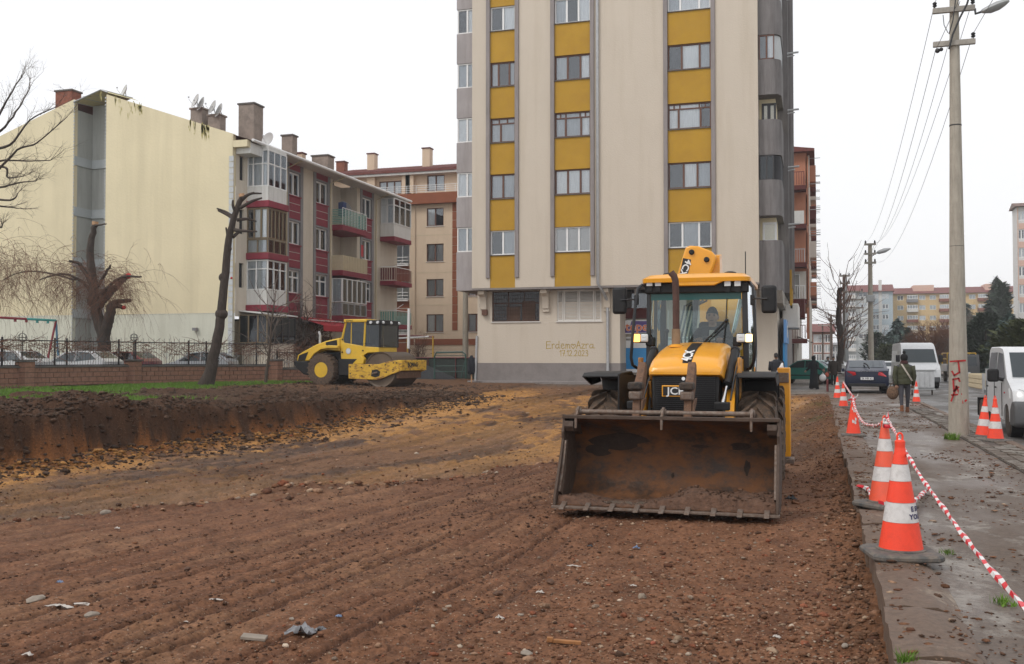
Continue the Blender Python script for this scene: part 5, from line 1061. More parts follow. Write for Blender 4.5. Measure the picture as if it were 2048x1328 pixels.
mat('rusty_fork', (.17, .085, .045), .65, metal=.2, var=.3, scale=9, bump=.5, col2=(.07, .045, .033), fac2=.8, thr=.52)
mat('worn_steel', (.19, .155, .13), .5, metal=.5, var=.25, scale=12, col2=(.15, .09, .06), fac2=.8, thr=.5)
mat('drum_steel', (.095, .070, .052), .5, metal=.55, var=.35, scale=1.2, col2=(.20, .15, .11), fac2=.7, thr=.52, streak=(.15, 2.2, .15))
mat('chrome', (.7, .7, .7), .15, metal=1., var=.02)
mat('lamp_glass', (.60, .62, .63), .12, var=.1, scale=60)
mat('amber_lit', (.9, .35, .02), .3, emis=(1., .50, .12, 3.))
mat('amber_warm', (.9, .6, .3), .3, emis=(1., .75, .38, 2.2))
mat('exhaust_rust', (.085, .042, .032), .75, metal=.2, var=.3, scale=10); mat('heat_shield', (.30, .20, .12), .5, metal=.6, var=.3, scale=9)
mat('skin', (.36, .20, .135), .6, var=.06); mat('hair', (.012, .010, .009), .8); mat('navy_cloth', (.012, .014, .02), .9, var=.2); mat('light_cloth', (.45, .43, .40), .9)
mat('soil_dark', (.105, .055, .034), .95, var=.45, scale=14, bump=1., bscale=30); mat('puddle', (.16, .135, .11), .12, var=.1)
def tyre(parent, c, r, w, rim_r, lug, nlug, m='muddy_rubber', rim_m='jcb_yellow', side=1, style='chevron', hubm='black_plastic', ax=(1, 0, 0), mud='soil_dark'):
 """wheel with axle along local x; side = +1 outer face towards +x"""
 W2 = w / 2; t = r - lug
 prof = [(rim_r, -W2 * .82), (rim_r + .03, -W2 * .95), (rim_r + (t - rim_r) * .5, -W2), (t - .05, -W2 * .93), (t - .012, -W2 * .74), (t, -W2 * .3), (t, W2 * .3), (t - .012, W2 * .74), (t - .05, W2 * .93), (rim_r + (t - rim_r) * .5, W2), (rim_r + .03, W2 * .95), (rim_r, W2 * .82)]
 wheel = MB().lathe(prof, (0, 0, 0), ax, 40).build('wheel', m, parent, smooth=35, loc=c)
 b = MB(); A = Vector(ax)
 for k in range(nlug):
  for s_ in (-1, 1):
   a0 = 2 * math.pi * (k + (.5 if s_ > 0 else 0)) / nlug; L_ = []
   for u, da, hw in (((0.02, 0, .03), (.45, .5, .030), (.90, .85, .036), (1.0, .95, .04)) if style == 'chevron' else ((.0, 0, .03), (.5, .0, .03), (.97, .1, .03))):
    for top in (0, 1):
     pass
    a = a0 + da * 2 * math.pi / nlug * 1.25; rr0 = t - .02 - (.05 if u > .88 else 0); rr1 = r - (.03 if u > .95 else 0)
    rad = Vector((0, math.cos(a), math.sin(a))); tan_ = Vector((0, -math.sin(a), math.cos(a))); x = A * (s_ * u * W2)
    L_.append([x + rad * rr0 - tan_ * hw * 1.3, x + rad * rr1 - tan_ * hw * .8, x + rad * rr1 + tan_ * hw * .8, x + rad * rr0 + tan_ * hw * 1.3])
   b.loft(L_)
 b.build('tread', m, wheel)
 o = side * W2
 rimb = MB().lathe([(rim_r + .012, o * .84), (rim_r - .015, o * .86), (rim_r - .05, o * .5), (rim_r * .62, o * .34), (rim_r * .55, o * .42), (.02, o * .42)], (0, 0, 0), ax, 30); rimb.build('rim', rim_m, wheel, smooth=35)
 h = MB().lathe([(rim_r * .36, o * .40), (rim_r * .34, o * .62), (rim_r * .2, o * .7), (.01, o * .7)], (0, 0, 0), ax, 18)
 for k in range(10): a = k * math.pi / 5; h.tube((o * .4, math.cos(a) * rim_r * .46, math.sin(a) * rim_r * .46), (o * .47, math.cos(a) * rim_r * .46, math.sin(a) * rim_r * .46), .016, n=6)
 h.build('hub', hubm, wheel, smooth=35); return wheel
jcb = thing('backhoe_loader', 'orange yellow backhoe loader facing the camera with rusty front bucket and cab', 'backhoe loader', (-1.6, 14, -.25))
J = dict(world=True)
# ---- bucket
XB0, XB1 = -2.80, -.40
def spline(pts, n):
 pts = [Vector(p) for p in pts]; out = []
 P = [pts[0]] + pts + [pts[-1]]
 for i in range(1, len(P) - 2):
  for k in range(n):
   t = k / n; a, b_, c, d = P[i - 1], P[i], P[i + 1], P[i + 2]
   out.append(.5 * ((2 * b_) + (c - a) * t + (2 * a - 5 * b_ + 4 * c - d) * t * t + (3 * b_ - a - 3 * c + d) * t ** 3))
 return out + [pts[-1]]
inner = spline([(10.66, 0, -.03), (10.95, 0, -.04), (11.25, 0, -.02), (11.52, 0, .12), (11.63, 0, .38), (11.55, 0, .66), (11.32, 0, .83), (11.10, 0, .885)], 5)
poly = [(p.x, p.z) for p in inner]; out_ = [(p.x + (.035 if i > 12 else .012), p.z - (.035 if i < 18 else -.02)) for i, p in enumerate(inner)]
b = MB(); nx = 12
rings = []
for k in range(nx + 1):
 x = XB0 + .03 + (XB1 - XB0 - .06) * k / nx; rings.append([Vector((x, y, z)) for y, z in poly] + [Vector((x, y, z)) for y, z in out_[::-1]])
b.loft(rings); bucket = b.build('bucket', 'bucket_steel', jcb, smooth=40, **J)
side = [(10.62, -.055), (10.64, .06), (10.80, .30), (10.93, .50), (11.02, .66), (11.00, .74), (11.05, .80), (11.07, .905), (11.36, .90), (11.60, .70), (11.69, .38), (11.57, .06), (11.27, -.08), (10.95, -.075)]
for x in (XB0, XB1 - .03): MB().prism(side, x, x + .03, 'x').build('side_plate', 'bucket_side', bucket, **J, bevel=.006)
for x, s_ in ((XB0 + .032, 1), (XB1 - .032, -1)):
 MB().prism([(11.02, .80), (11.04, .86), (11.35, .84), (11.5, .68), (11.3, .72), (11.06, .745)], x, x + s_ * .10, 'x').build('corner_plate', 'bucket_side', bucket, **J)
 MB().prism([(10.74, .1), (10.9, .34), (11.03, .64), (11.10, .64), (11.0, .3), (10.85, .05)], x, x + s_ * .022, 'x').build('wear_plate', 'worn_steel', bucket, **J)
MB().box(XB0, XB1, 11.05, 11.12, .885, .925).build('top_edge', 'bucket_side', bucket, **J, bevel=.006)
MB().box(XB0 - .01, XB1 + .01, 10.58, 10.68, -.066, -.040).build('cutting_edge', 'worn_steel', bucket, **J, bevel=.004)
for k in range(9):
 x = XB0 + .12 + (XB1 - XB0 - .24) * k / 8; MB().prism([(10.50, -.062), (10.52, -.05), (10.68, .0), (10.72, -.02), (10.72, -.067)], x - .028, x + .028, 'x').build('tooth', 'worn_steel', bucket, **J, bevel=.005)
# soil and a little water lying in the bucket
def heap(x0, x1, y0, y1, fz, nx, ny):
 V = [];
 for j in range(ny + 1):
  for i in range(nx + 1): x = x0 + (x1 - x0) * i / nx; y = y0 + (y1 - y0) * j / ny; V.append((x, y, fz(x, y)))
 return MB().add(V, [(j * (nx + 1) + i, j * (nx + 1) + i + 1, (j + 1) * (nx + 1) + i + 1, (j + 1) * (nx + 1) + i) for j in range(ny) for i in range(nx)])
def hz(x, y):
 e = float(sm(y, 10.66, 10.72)) * (1 - float(sm(y, 11.12, 11.34))); r = float(fbm(np.array([x * 3.1]), np.array([y * 3.1]), 7, 4)[0]); r2 = float(fbm(np.array([x * 16]), np.array([y * 16]), 8, 3)[0])
 right = float(sm(x, -1.9, -1.3)); left = 1 - float(sm(x, -2.6, -2.2)); a = .02 + .13 * right + .07 * left
 return -.05 + e * (a * (.35 + r * 1.3) + .045 * (r2 - .3))
hp_ = heap(XB0 + .035, XB1 - .035, 10.66, 11.36, hz, 150, 36).build('bucket_soil', 'soil_dark', bucket, smooth='all', **J)
MB().add([(x, y, -.012) for x, y in ((-2.28, 10.80), (-1.95, 10.74), (-1.62, 10.78), (-1.5, 10.9), (-1.75, 11.0), (-2.2, 10.98), (-2.35, 10.9))], [(0, 1, 2, 3, 4, 5, 6)]).build('puddle', 'puddle', bucket, **J)
q = []
for k in range(320):
 x = random.uniform(XB0 + .08, XB1 - .08); y = random.uniform(10.69, 11.2)
 if x < -1.5 and random.random() < .55: continue
 q.append((x, y))
qx = np.array([a for a, _ in q]); qy = np.array([a for _, a in q]); rk = rocks('bucket_clods', qx, qy, np.clip(np.exp(rs.randn(len(q)) * .5) * .017, .006, .05), np.array([.11, .063, .042]) * (rs.rand(len(q), 1) + .6), zfun=lambda X, Y: np.array([hz(a, c) for a, c in zip(X, Y)]))
rk.parent = bucket; rk.location = -wloc(bucket)
# dried mud patches on the inner shell
mat('mud_patch', (.035, .022, .016), .9, var=.4, scale=12, bump=.8); mat('rust_patch', (.26, .10, .035), .8, var=.35, scale=5, bump=.5)
def patch(cx, cz, w, h, m, seed):
 n = 16; V = []
 for k in range(n):
  a = 2 * math.pi * k / n; rr = .65 + .5 * vnoise(np.array([seed + k * .6]), np.array([seed * 2.]), seed)[0]; x = cx + math.cos(a) * w * rr; z = cz + math.sin(a) * h * rr; V.append((x, z))
 def yz(z):
  c = [(p.z, p.x) for p in inner if p.x > 11.2]; c.sort(); return float(np.interp(z, [a for a, _ in c], [y for _, y in c])) - .006
 b = MB(); cen = (cx, yz(cz), cz); b.add([cen] + [(x, yz(z), z) for x, z in V] + [((x + cx) / 2, yz((z + cz) / 2), (z + cz) / 2) for x, z in V],
  [(0, n + 1 + k, n + 1 + (k + 1) % n) for k in range(n)] + [(n + 1 + k, 1 + k, 1 + (k + 1) % n, n + 1 + (k + 1) % n) for k in range(n)]); b.build('dried_mud', m, bucket, smooth='all', **J)
for p in ((-2.25, .60, .33, .10, 'mud_patch', 3), (-2.5, .48, .16, .08, 'mud_patch', 4), (-.78, .33, .035, .09, 'mud_patch', 5), (-.85, .57, .11, .05, 'mud_patch', 6), (-1.3, .56, .10, .02, 'mud_patch', 8), (-1.62, .22, .02, .03, 'mud_patch', 9)): patch(*p)
# fork rail with its clevises, folded pallet forks
bl, br = at_y(1160, 821, 11.22), at_y(1500, 831, 11.22); zb = (bl.z + br.z) / 2
MB().tube((bl.x, 11.22, zb), (br.x, 11.22, zb), .028, n=12).build('fork_rail', 'worn_steel', bucket, smooth=40, **J)
for px in (1158, 1327, 1504):
 x = at_y(px, 825, 11.22).x; MB().prism([(11.08, zb - .10), (11.12, zb + .02), (11.2, zb + .065), (11.26, zb + .06), (11.29, zb), (11.24, zb - .1)], x - .014, x + .014, 'x').tube((x - .03, 11.22, zb), (x + .03, 11.22, zb), .045, n=12).prism([(11.04, zb - .18), (11.055, zb - .02), (11.11, zb - .02), (11.07, zb - .18)], x - .014, x + .014, 'x').build('rail_clevis', 'worn_steel', bucket, **J, bevel=.004)
for px in (1276, 1378):
 x = at_y(px, 780, 11.35).x
 fk = MB().prism([(11.18, zb - .05), (11.30, zb - .06), (11.44, zb + .12), (11.62, 1.22), (11.72, 1.42), (11.70, 1.50), (11.62, 1.53), (11.52, 1.40), (11.36, 1.30), (11.26, 1.18), (11.24, zb + .1)], x - .045, x + .045, 'x').build('pallet_fork', 'rusty_fork', jcb, **J, bevel=.008)
 MB().prism([(11.18, 1.13), (11.33, 1.13), (11.36, 1.22), (11.20, 1.22)], x - .085, x + .06, 'x').build('fork_head', 'worn_steel', fk, world=True, bevel=.01) if False else MB().box(x - .085, x + .055, 11.20, 11.36, 1.10, 1.20).build('fork_head', 'worn_steel', fk, **J, bevel=.02)
 MB().box(x - .095, x + .065, 11.19, 11.40, 1.215, 1.30).build('fork_pad', 'rubber', fk, **J, bevel=.02)
 MB().prism([(11.20, zb), (11.44, zb + .1), (11.5, 1.12), (11.24, 1.10)], x + .052, x + .075, 'x').build('fork_cheek', 'rusty_fork', fk, **J, bevel=.004)
# ---- bonnet, grille, badge
HC = -1.57
def sec(y, hw, z0, zs, zc, cf=.70, n=5):
 L_ = [(-hw, z0), (-hw, zs)];
 for k in range(1, n + 1): t = k / n * math.pi / 2; L_.append((-hw * cf - hw * (1 - cf) * math.cos(t), zs + (zc - .015 - zs) * math.sin(t)))
 L_.append((-hw * .25, zc)); R_ = [(-a, z) for a, z in L_[::-1]]; return [Vector((HC + a, y, z)) for a, z in L_ + R_]
secs = [sec(12.30, .425, 1.37, 1.40, 1.435), sec(12.34, .445, 1.36, 1.43, 1.50), sec(12.55, .46, 1.30, 1.47, 1.60), sec(13.0, .47, 1.24, 1.52, 1.70), sec(13.5, .475, 1.24, 1.56, 1.765), sec(13.86, .475, 1.24, 1.58, 1.79)]
hood = MB().loft(secs).build('bonnet', 'jcb_yellow', jcb, smooth=45, bevel=.012, **J)
st = [(12.36, 1.508, .055), (12.55, 1.605, .06), (13.0, 1.705, .065), (13.5, 1.77, .07)]
MB().loft([[Vector((HC + .02 - w, y, z + .004)), Vector((HC + .02 + w, y, z + .004))] for y, z, w in st], closed=False).build('bonnet_stripe', 'black_plastic', hood, **J)
text('4CX', .17, hood, Matrix.Translation(-wloc(hood)) @ frame_m((HC + .02, 12.52, 1.605), (0.05, .9, .40), (-1, 0.05, 0)), 'white_paint', bold=.003, sx=1.0, ext=.003)
MB().box(HC - .41, HC + .41, 12.36, 13.0, .10, 1.355).build('grille', 'black_plastic', jcb, bevel=.02, **J)
b = MB()
for k in range(46): b.box(HC - .36, HC + .36, 12.345, 12.359, .16 + k * .026, .172 + k * .026)
tag(b.build('grille_slats', 'black_gloss', jcb, **J), kind='stuff')
MB().tube((HC - .02, 12.34, 1.32), (HC - .02, 12.365, 1.32), .022, n=12).build('bonnet_lock', 'chrome', jcb, **J)
bx_ = at_y(1350, 782, 12.33); bd = MB().box(bx_.x - .16, bx_.x + .16, 12.315, 12.343, bx_.z - .07, bx_.z + .07).build('badge', 'jcb_yellow', jcb, bevel=.004, **J)
MB().box(bx_.x - .145, bx_.x + .145, 12.308, 12.314, bx_.z - .055, bx_.z + .055).build('badge_plate', 'black_gloss', bd, **J)
text('JCB', .125, bd, Matrix.Translation(-wloc(bd)) @ frame_m((bx_.x + .012, 12.304, bx_.z - .003), (1, 0, 0), (0, 0, 1)), 'white_paint', bold=.002, sx=1.12)
MB().box(HC - .50, HC + .50, 12.9, 15.9, .15, .95).build('chassis', 'black_plastic', jcb, bevel=.03, **J)
for s_ in (-1, 1): MB().prism([(12.6, .95), (12.45, 1.28), (13.85, 1.36), (13.85, .8)], HC + s_ * .44, HC + s_ * .47, 'x').build('side_panel', 'jcb_dirty', jcb, **J)
# ---- loader arms and rams
def beam(pts, w, h, x, name, m, par=jcb):
 r = []
 for i, (y, z) in enumerate(pts):
  a = pts[max(i - 1, 0)]; c = pts[min(i + 1, len(pts) - 1)]; d = Vector((0, c[0] - a[0], c[1] - a[1])).normalized(); n = Vector((0, -d.z, d.y)); p = Vector((x, y, z)); hh = h[i] if hasattr(h, '__len__') else h
  r.append([p + n * hh / 2 + Vector((-w / 2, 0, 0)), p + n * hh / 2 + Vector((w / 2, 0, 0)), p - n * hh / 2 + Vector((w / 2, 0, 0)), p - n * hh / 2 + Vector((-w / 2, 0, 0))])
 return MB().loft(r).build(name, m, par, bevel=.008, **J)
for s_ in (-1, 1):
 x = HC + s_ * .545
 beam([(14.4, 1.50), (13.4, 1.42), (12.75, 1.22), (12.3, .85), (11.95, .5), (11.72, .40)], .10, (.2, .2, .24, .22, .2, .16), x, 'loader_arm', 'jcb_yellow')
 MB().prism([(12.0, .25), (11.95, .72), (12.06, .74), (12.16, .3)], x - .075, x + .075, 'x').build('arm_bracket', 'jcb_dirty', jcb, **J, bevel=.01)
 xr = x - .02 * s_ - .02
 tp, bt = Vector((xr + .04, 13.1, 1.66)), Vector((xr - .035, 12.1, 1.02)); mid = tp.lerp(bt, .66)
 r = MB().tube(tp, mid, .052, n=14).tube(tp.lerp(bt, .60), mid, .062, n=14).tube(tp, tp + (tp - bt) * .03, .06, n=14).build('ram', 'black_plastic', jcb, smooth=40, **J)
 MB().tube(mid, bt, .028, n=12).build('ram_rod', 'chrome', r, smooth=40, **J); MB().box(bt.x - .09, bt.x + .09, bt.y - .06, bt.y + .06, bt.z - .07, bt.z + .03).build('ram_foot', 'black_plastic', r, bevel=.015, **J)
 MB().path([tp + Vector((.05, .05, -.02)), tp.lerp(bt, .3) + Vector((.075, 0, .02)), tp.lerp(bt, .6) + Vector((.07, 0, 0)), bt + Vector((.09, .1, .05))], .012, 6).build('hose', 'black_gloss', jcb, smooth=True, **J)
 MB().path([(x - s_ * .10, 13.3, 1.6), (x - s_ * .09, 12.8, 1.45), (x - s_ * .08, 12.5, 1.0), (x - s_ * .08, 12.2, .6)], .014, 6).build('hose', 'black_gloss', jcb, smooth=True, **J)
 MB().box(x + s_ * .06, x + s_ * .10, 12.7, 12.9, .9, 1.58).build('arm_upright', 'jcb_dirty', jcb, bevel=.01, **J)
 MB().tube((x - .15, 14.3, 1.5), (x + .15, 14.3, 1.5), .07, n=12).build('pivot', 'black_plastic', jcb, **J)
# ---- wheels and mudguards
for s_ in (-1, 1):
 xw = -1.66 + s_ * .96 if s_ < 0 else -.725
 tyre(jcb, Vector((xw, 12.95, .45)) - Vector((-1.6, 14, -.25)), .71, .44, .33, .045, 18, side=s_, rim_m='jcb_dirty'); tyre(jcb, Vector((xw + .01 * s_, 15.5, .45)) - Vector((-1.6, 14, -.25)), .71, .44, .33, .045, 18, side=s_, rim_m='jcb_dirty')
 x0, x1 = (xw - .26, xw + .22) if s_ < 0 else (xw - .24, xw + .23)
 arc = [(12.40, 1.345), (12.52, 1.385), (13.3, 1.40), (13.62, 1.30), (13.75, 1.05)]; th = [(12.41, 1.325), (12.53, 1.36), (13.29, 1.37), (13.59, 1.28), (13.71, 1.05)]
 MB().prism(arc + th[::-1], x0, x1, 'x').build('mudguard', 'black_plastic', jcb, bevel=.008, **J)
 xo = x0 if s_ < 0 else x1 - .02; MB().prism([(12.40, 1.34), (12.52, 1.385), (13.3, 1.39), (13.5, 1.25), (12.9, 1.22)], xo, xo + .02, 'x').build('mudguard_skirt', 'black_plastic', jcb, **J)
 xi = x1 - .02 if s_ < 0 else x0; MB().prism([(12.40, .6), (12.40, 1.37), (13.6, 1.34), (13.7, .6)], xi, xi + .02, 'x').build('mudguard_wall', 'black_plastic', jcb, **J)
 MB().box(x0 + .02, x1 - .02, 13.60, 13.63, .75, 1.3).build('mud_flap', 'black_plastic', jcb, **J)
MB().tube((-2.55, 12.95, .45), (-.8, 12.95, .45), .11, n=12).build('axle', 'black_plastic', jcb, smooth=40, **J); MB().tube((-2.55, 15.5, .45), (-.8, 15.5, .45), .12, n=12).build('axle', 'black_plastic', jcb, smooth=40, **J)
# ---- cab
CX0, CX1, CY0, CY1 = -2.29, -.93, 13.92, 15.5; CZ = 2.60
def post(p0, p1, w, d, name='cab_post', m='black_gloss'):
 p0 = Vector(p0); p1 = Vector(p1); return MB().loft([[p + Vector((a * w / 2, c * d / 2, 0)) for a, c in ((-1, -1), (1, -1), (1, 1), (-1, 1))] for p in (p0, p1)]).build(name, m, jcb, bevel=.01, **J)
for x, w in ((CX0, .055), (CX1, .075)):
 post((x, CY0, .95), (x + (.02 if x < -1.6 else -.03), CY0 + .03, CZ), w, .07); post((x, CY1, 1.2), (x, CY1 - .02, CZ), .07, .08)
 post((x + (-.04 if x < -1.6 else .04), 14.72, 1.0), (x + (-.0 if x < -1.6 else .0), 14.72, CZ), .05, .05)
MB().box(CX0 + .03, CX1 - .04, CY0 - .03, CY0 + .03, 1.52, 1.60).build('cowl', 'black_plastic', jcb, bevel=.01, **J)
def gl(name, pts, m='cab_glass'): return MB().add(pts, [tuple(range(len(pts)))]).build(name, m, jcb, **J)
gl('windscreen', [(CX0 + .04, CY0 - .02, 1.05), (HC - .48, CY0 - .02, 1.05), (HC - .48, CY0 - .02, 1.62), (HC + .46, CY0 - .02, 1.62), (HC + .46, CY0 - .02, 1.05), (CX1 - .05, CY0 - .02, 1.05), (CX1 - .08, CY0 + .0, 2.50), (CX0 + .06, CY0 + .0, 2.50)])
for x, k in ((CX0, -1), (CX1, 1)):
 b = MB(); ys = [CY0 + .04, 14.3, 14.7, 15.1, 15.46]; bul = [0, .045, .055, .045, 0]
 b.loft([[Vector((x + k * bb * 1.0, y, 1.1)), Vector((x + k * bb * 1.6, y, 1.7)), Vector((x + k * bb * .6, y, CZ - .02))] for y, bb in zip(ys, bul)], closed=False); b.build('side_glass', 'cab_glass', jcb, smooth='all', **J)
gl('rear_glass', [(CX0, CY1, 1.5), (CX1, CY1, 1.5), (CX1, CY1, CZ), (CX0, CY1, CZ)])
mat('glass_tint', (.01, .09, .085), .3, var=.05)
MB().box(CX0 + .05, CX1 - .07, CY0 - .012, CY0 - .004, 2.38, 2.50).build('sun_strip', 'glass_tint', jcb, **J)
RZ0 = 2.60; rc = (CX0 + CX1) / 2 - .0
def roof_ring(z, gx0, gx1, gy0, gy1, r, n=5):
 pts = []
 for cx, cy, a0 in ((gx1 - r, gy0 + r, -90), (gx1 - r, gy1 - r, 0), (gx0 + r, gy1 - r, 90), (gx0 + r, gy0 + r, 180)):
  for k in range(n + 1): a = R(a0 + 90 * k / n); pts.append(Vector((cx + r * math.cos(a), cy + r * math.sin(a), z)))
 return pts
rf = MB().loft([roof_ring(RZ0 + .02, CX0 - .06, CX1 + .06, CY0 - .16, CY1 + .15, .12), roof_ring(RZ0 + .075, CX0 - .06, CX1 + .06, CY0 - .17, CY1 + .15, .12), roof_ring(RZ0 + .13, CX0 + .02, CX1 - .02, CY0 - .08, CY1 + .08, .14), roof_ring(RZ0 + .155, CX0 + .2, CX1 - .2, CY0 + .1, CY1 - .1, .16)]).build('roof', 'jcb_yellow', jcb, smooth=50, **J)
MB().prism([(HC - .36, RZ0 + .03), (HC - .32, RZ0 - .035), (HC + .22, RZ0 - .035), (HC + .36, RZ0 + .03)], CY0 - .155, CY0 - .07, 'y').build('roof_visor', 'jcb_yellow', rf, bevel=.012, **J)
MB().box(CX0 - .03, CX1 + .03, CY0 - .08, CY0 + .05, RZ0 - .13, RZ0 + .018).build('light_bar', 'black_plastic', jcb, bevel=.02, **J)
for px in (1299, 1316, 1455, 1475):
 p = at_y(px, 566, CY0 - .12); l = MB().box(p.x - .052, p.x + .052, p.y, p.y + .05, p.z - .052, p.z + .052).build('work_light', 'black_plastic', jcb, bevel=.012, **J); MB().box(p.x - .042, p.x + .042, p.y - .006, p.y - .001, p.z - .042, p.z + .042).build('lens', 'lamp_glass', l, bevel=.006, **J); MB().box(p.x - .03, p.x + .03, p.y + .01, p.y + .06, p.z - .12, p.z - .05).build('bracket', 'black_plastic', l, **J)
MB().lathe([(.09, 0), (.085, .03), (.04, .045)], (CX0 + .25, 14.3, RZ0 + .15), (0, 0, 1), 16).build('roof_vent', 'black_plastic', jcb, smooth=40, **J); MB().lathe([(.09, 0), (.085, .03), (.04, .045)], (CX1 - .25, 14.3, RZ0 + .15), (0, 0, 1), 16).build('roof_vent', 'black_plastic', jcb, smooth=40, **J)
p = at_y(1491, 548, 14.6); MB().tube((p.x, 14.6, RZ0 + .12), (p.x, 14.6, RZ0 + .5), .008, n=6).build('aerial', 'black_plastic', jcb, **J)
# headlamps on the pillars
for px, s_ in ((1281, -1), (1489, 1)):
 p = at_y(px, 676, CY0 - .18); l = MB().box(p.x - .115, p.x + .115, p.y, p.y + .12, p.z - .068, p.z + .068).build('headlight', 'black_plastic', jcb, bevel=.035, seg=3, **J)
 xa, xb = (p.x - .105, p.x - .005) if s_ < 0 else (p.x + .01, p.x + .105); MB().box(xa, xb, p.y - .012, p.y + .02, p.z - .055, p.z + .055).build('indicator', 'amber_lit' if s_ < 0 else 'amber_warm', l, bevel=.02, **J)
 xa, xb = (p.x, p.x + .105) if s_ < 0 else (p.x - .105, p.x + .006); MB().box(xa, xb, p.y - .010, p.y + .02, p.z - .055, p.z + .055).build('lens', 'lamp_glass', l, bevel=.02, **J)
 for q_ in (-.022, .022):
  for w_ in (-.02, .02): MB().box((xa + xb) / 2 + q_ * .6 - .010, (xa + xb) / 2 + q_ * .6 + .010, p.y - .016, p.y - .011, p.z + w_ - .008, p.z + w_ + .008).build('bulb', 'chrome', l, **J)
 MB().box(p.x + (.06 if s_ < 0 else -.16), p.x + (.17 if s_ < 0 else -.05), p.y + .05, p.y + .17, p.z - .11, p.z + .02).build('bracket', 'black_plastic', l, bevel=.02, **J)
# grab rails and mirrors
def pxp(px, py, Y): return at_y(px, py, Y)
MB().path([pxp(1294, 573, 13.85), pxp(1284, 570, 13.8), pxp(1276, 577, 13.75), pxp(1272, 600, 13.72), pxp(1266, 660, 13.7), pxp(1262, 715, 13.7), pxp(1265, 730, 13.72), pxp(1274, 736, 13.85)], .022, 8).build('grab_rail', 'black_gloss', jcb, smooth=True, **J)
MB().path([pxp(1492, 565, 13.9), pxp(1500, 566, 13.85), pxp(1506, 575, 13.8), pxp(1509, 620, 13.78), pxp(1511, 690, 13.78), pxp(1507, 725, 13.8), pxp(1500, 737, 13.85), pxp(1490, 738, 13.95)], .022, 8).build('grab_rail', 'black_gloss', jcb, smooth=True, **J)
for px, s_, py in ((1239, -1, 601), (1538, 1, 598)):
 c = pxp(px, py, 13.72); m_ = MB().box(c.x - .10, c.x + .10, c.y - .03, c.y + .05, c.z - .19, c.z + .185).build('mirror', 'black_plastic', jcb, bevel=.045, seg=3, **J)
 MB().box(c.x - .085, c.x + .085, c.y + .052, c.y + .056, c.z - .17, c.z + .165).build('mirror_glass', 'chrome', m_, **J)
 e = pxp(1273 if s_ < 0 else 1505, 600, 13.74); MB().path([(c.x - s_ * .02, c.y - .04, c.z), (c.x - s_ * .18, c.y - .03, c.z + .01), (e.x, e.y, e.z)], .012, 6).build('mirror_arm', 'black_gloss', m_, smooth=True, **J); MB().box(e.x - .03, e.x + .03, e.y - .03, e.y + .03, e.z - .07, e.z + .07).build('mirror_clamp', 'black_plastic', m_, bevel=.01, **J)
# wipers
b = MB(); b.path([pxp(1452, 640, 13.85), pxp(1425, 668, 13.84), pxp(1408, 684, 13.86)], .010, 5); b.path([pxp(1456, 645, 13.85), pxp(1432, 668, 13.84), pxp(1414, 686, 13.86)], .008, 5); b.path([pxp(1454, 596, 13.86), pxp(1452, 640, 13.84), pxp(1447, 688, 13.86)], .008, 5); b.ball(pxp(1453, 641, 13.84), .028); b.build('wiper', 'black_gloss', jcb, **J)
# exhaust
ex = [pxp(1352, 690, 13.2), pxp(1352, 650, 13.2), pxp(1352, 600, 13.2), pxp(1351, 562, 13.2), pxp(1348, 552, 13.2), pxp(1342, 545, 13.2)]
MB().path(ex, .045, 12).build('exhaust', 'exhaust_rust', jcb, smooth=True, **J); MB().tube(ex[0], ex[0].lerp(ex[1], .8), .056, n=14).build('heat_shield', 'heat_shield', jcb, smooth=40, **J)
b = MB(); b.lathe([(.09, 0), (.09, .02), (.06, .04)], ex[0] - Vector((0, 0, .03)), (0, 0, 1), 14); b.build('exhaust_base', 'jcb_yellow', jcb, smooth=40, **J)
# interior
MB().box(HC - .55, HC + .50, 14.0, 15.4, .96, 1.15).build('cab_floor', 'black_plastic', jcb, **J)
MB().box(HC - .25, HC + .25, 14.08, 14.3, 1.15, 1.66).build('dashboard', 'black_plastic', jcb, bevel=.04, **J)
sw_ = MB(); c = Vector((HC + .1, 14.38, 1.80)); n_ = Vector((0, -.45, .9)).normalized(); ring = [c + (VX * math.cos(a) + n_.cross(VX) * math.sin(a)) * .19 for a in [2 * math.pi * k / 20 for k in range(21)]]; sw_.path(ring, .014, 6, cap=False); sw_.tube(c - n_ * .3 + Vector((0, -.05, 0)), c, .03)
for k in range(3): sw_.tube(c, ring[k * 6 + 2], .012, n=5)
sw_.build('steering_wheel', 'black_gloss', jcb, smooth=True, **J)
seat = MB().box(HC - .17, HC + .33, 14.75, 15.2, 1.38, 1.50).box(HC - .15, HC + .31, 15.1, 15.22, 1.5, 2.12).build('seat', 'black_plastic', jcb, bevel=.05, **J)
for px in (1300, 1330): p = pxp(px, 640, 14.9); MB().tube((p.x, 14.9, 1.15), (p.x + .05, 14.75, 1.95), .02).ball((p.x + .05, 14.75, 1.97), .035).build('lever', 'black_gloss', jcb, **J)
MB().box(CX0 + .02, CX0 + .10, 13.98, 15.4, .5, 1.10).build('cab_side', 'black_plastic', jcb, bevel=.02, **J); MB().box(CX1 - .10, CX1 - .0, 13.98, 15.4, .5, 1.10).build('cab_side', 'black_plastic', jcb, bevel=.02, **J)
MB().box(CX1 - .12, CX1 + .10, 14.1, 14.7, .25, .50).build('step', 'black_plastic', jcb, bevel=.02, **J)
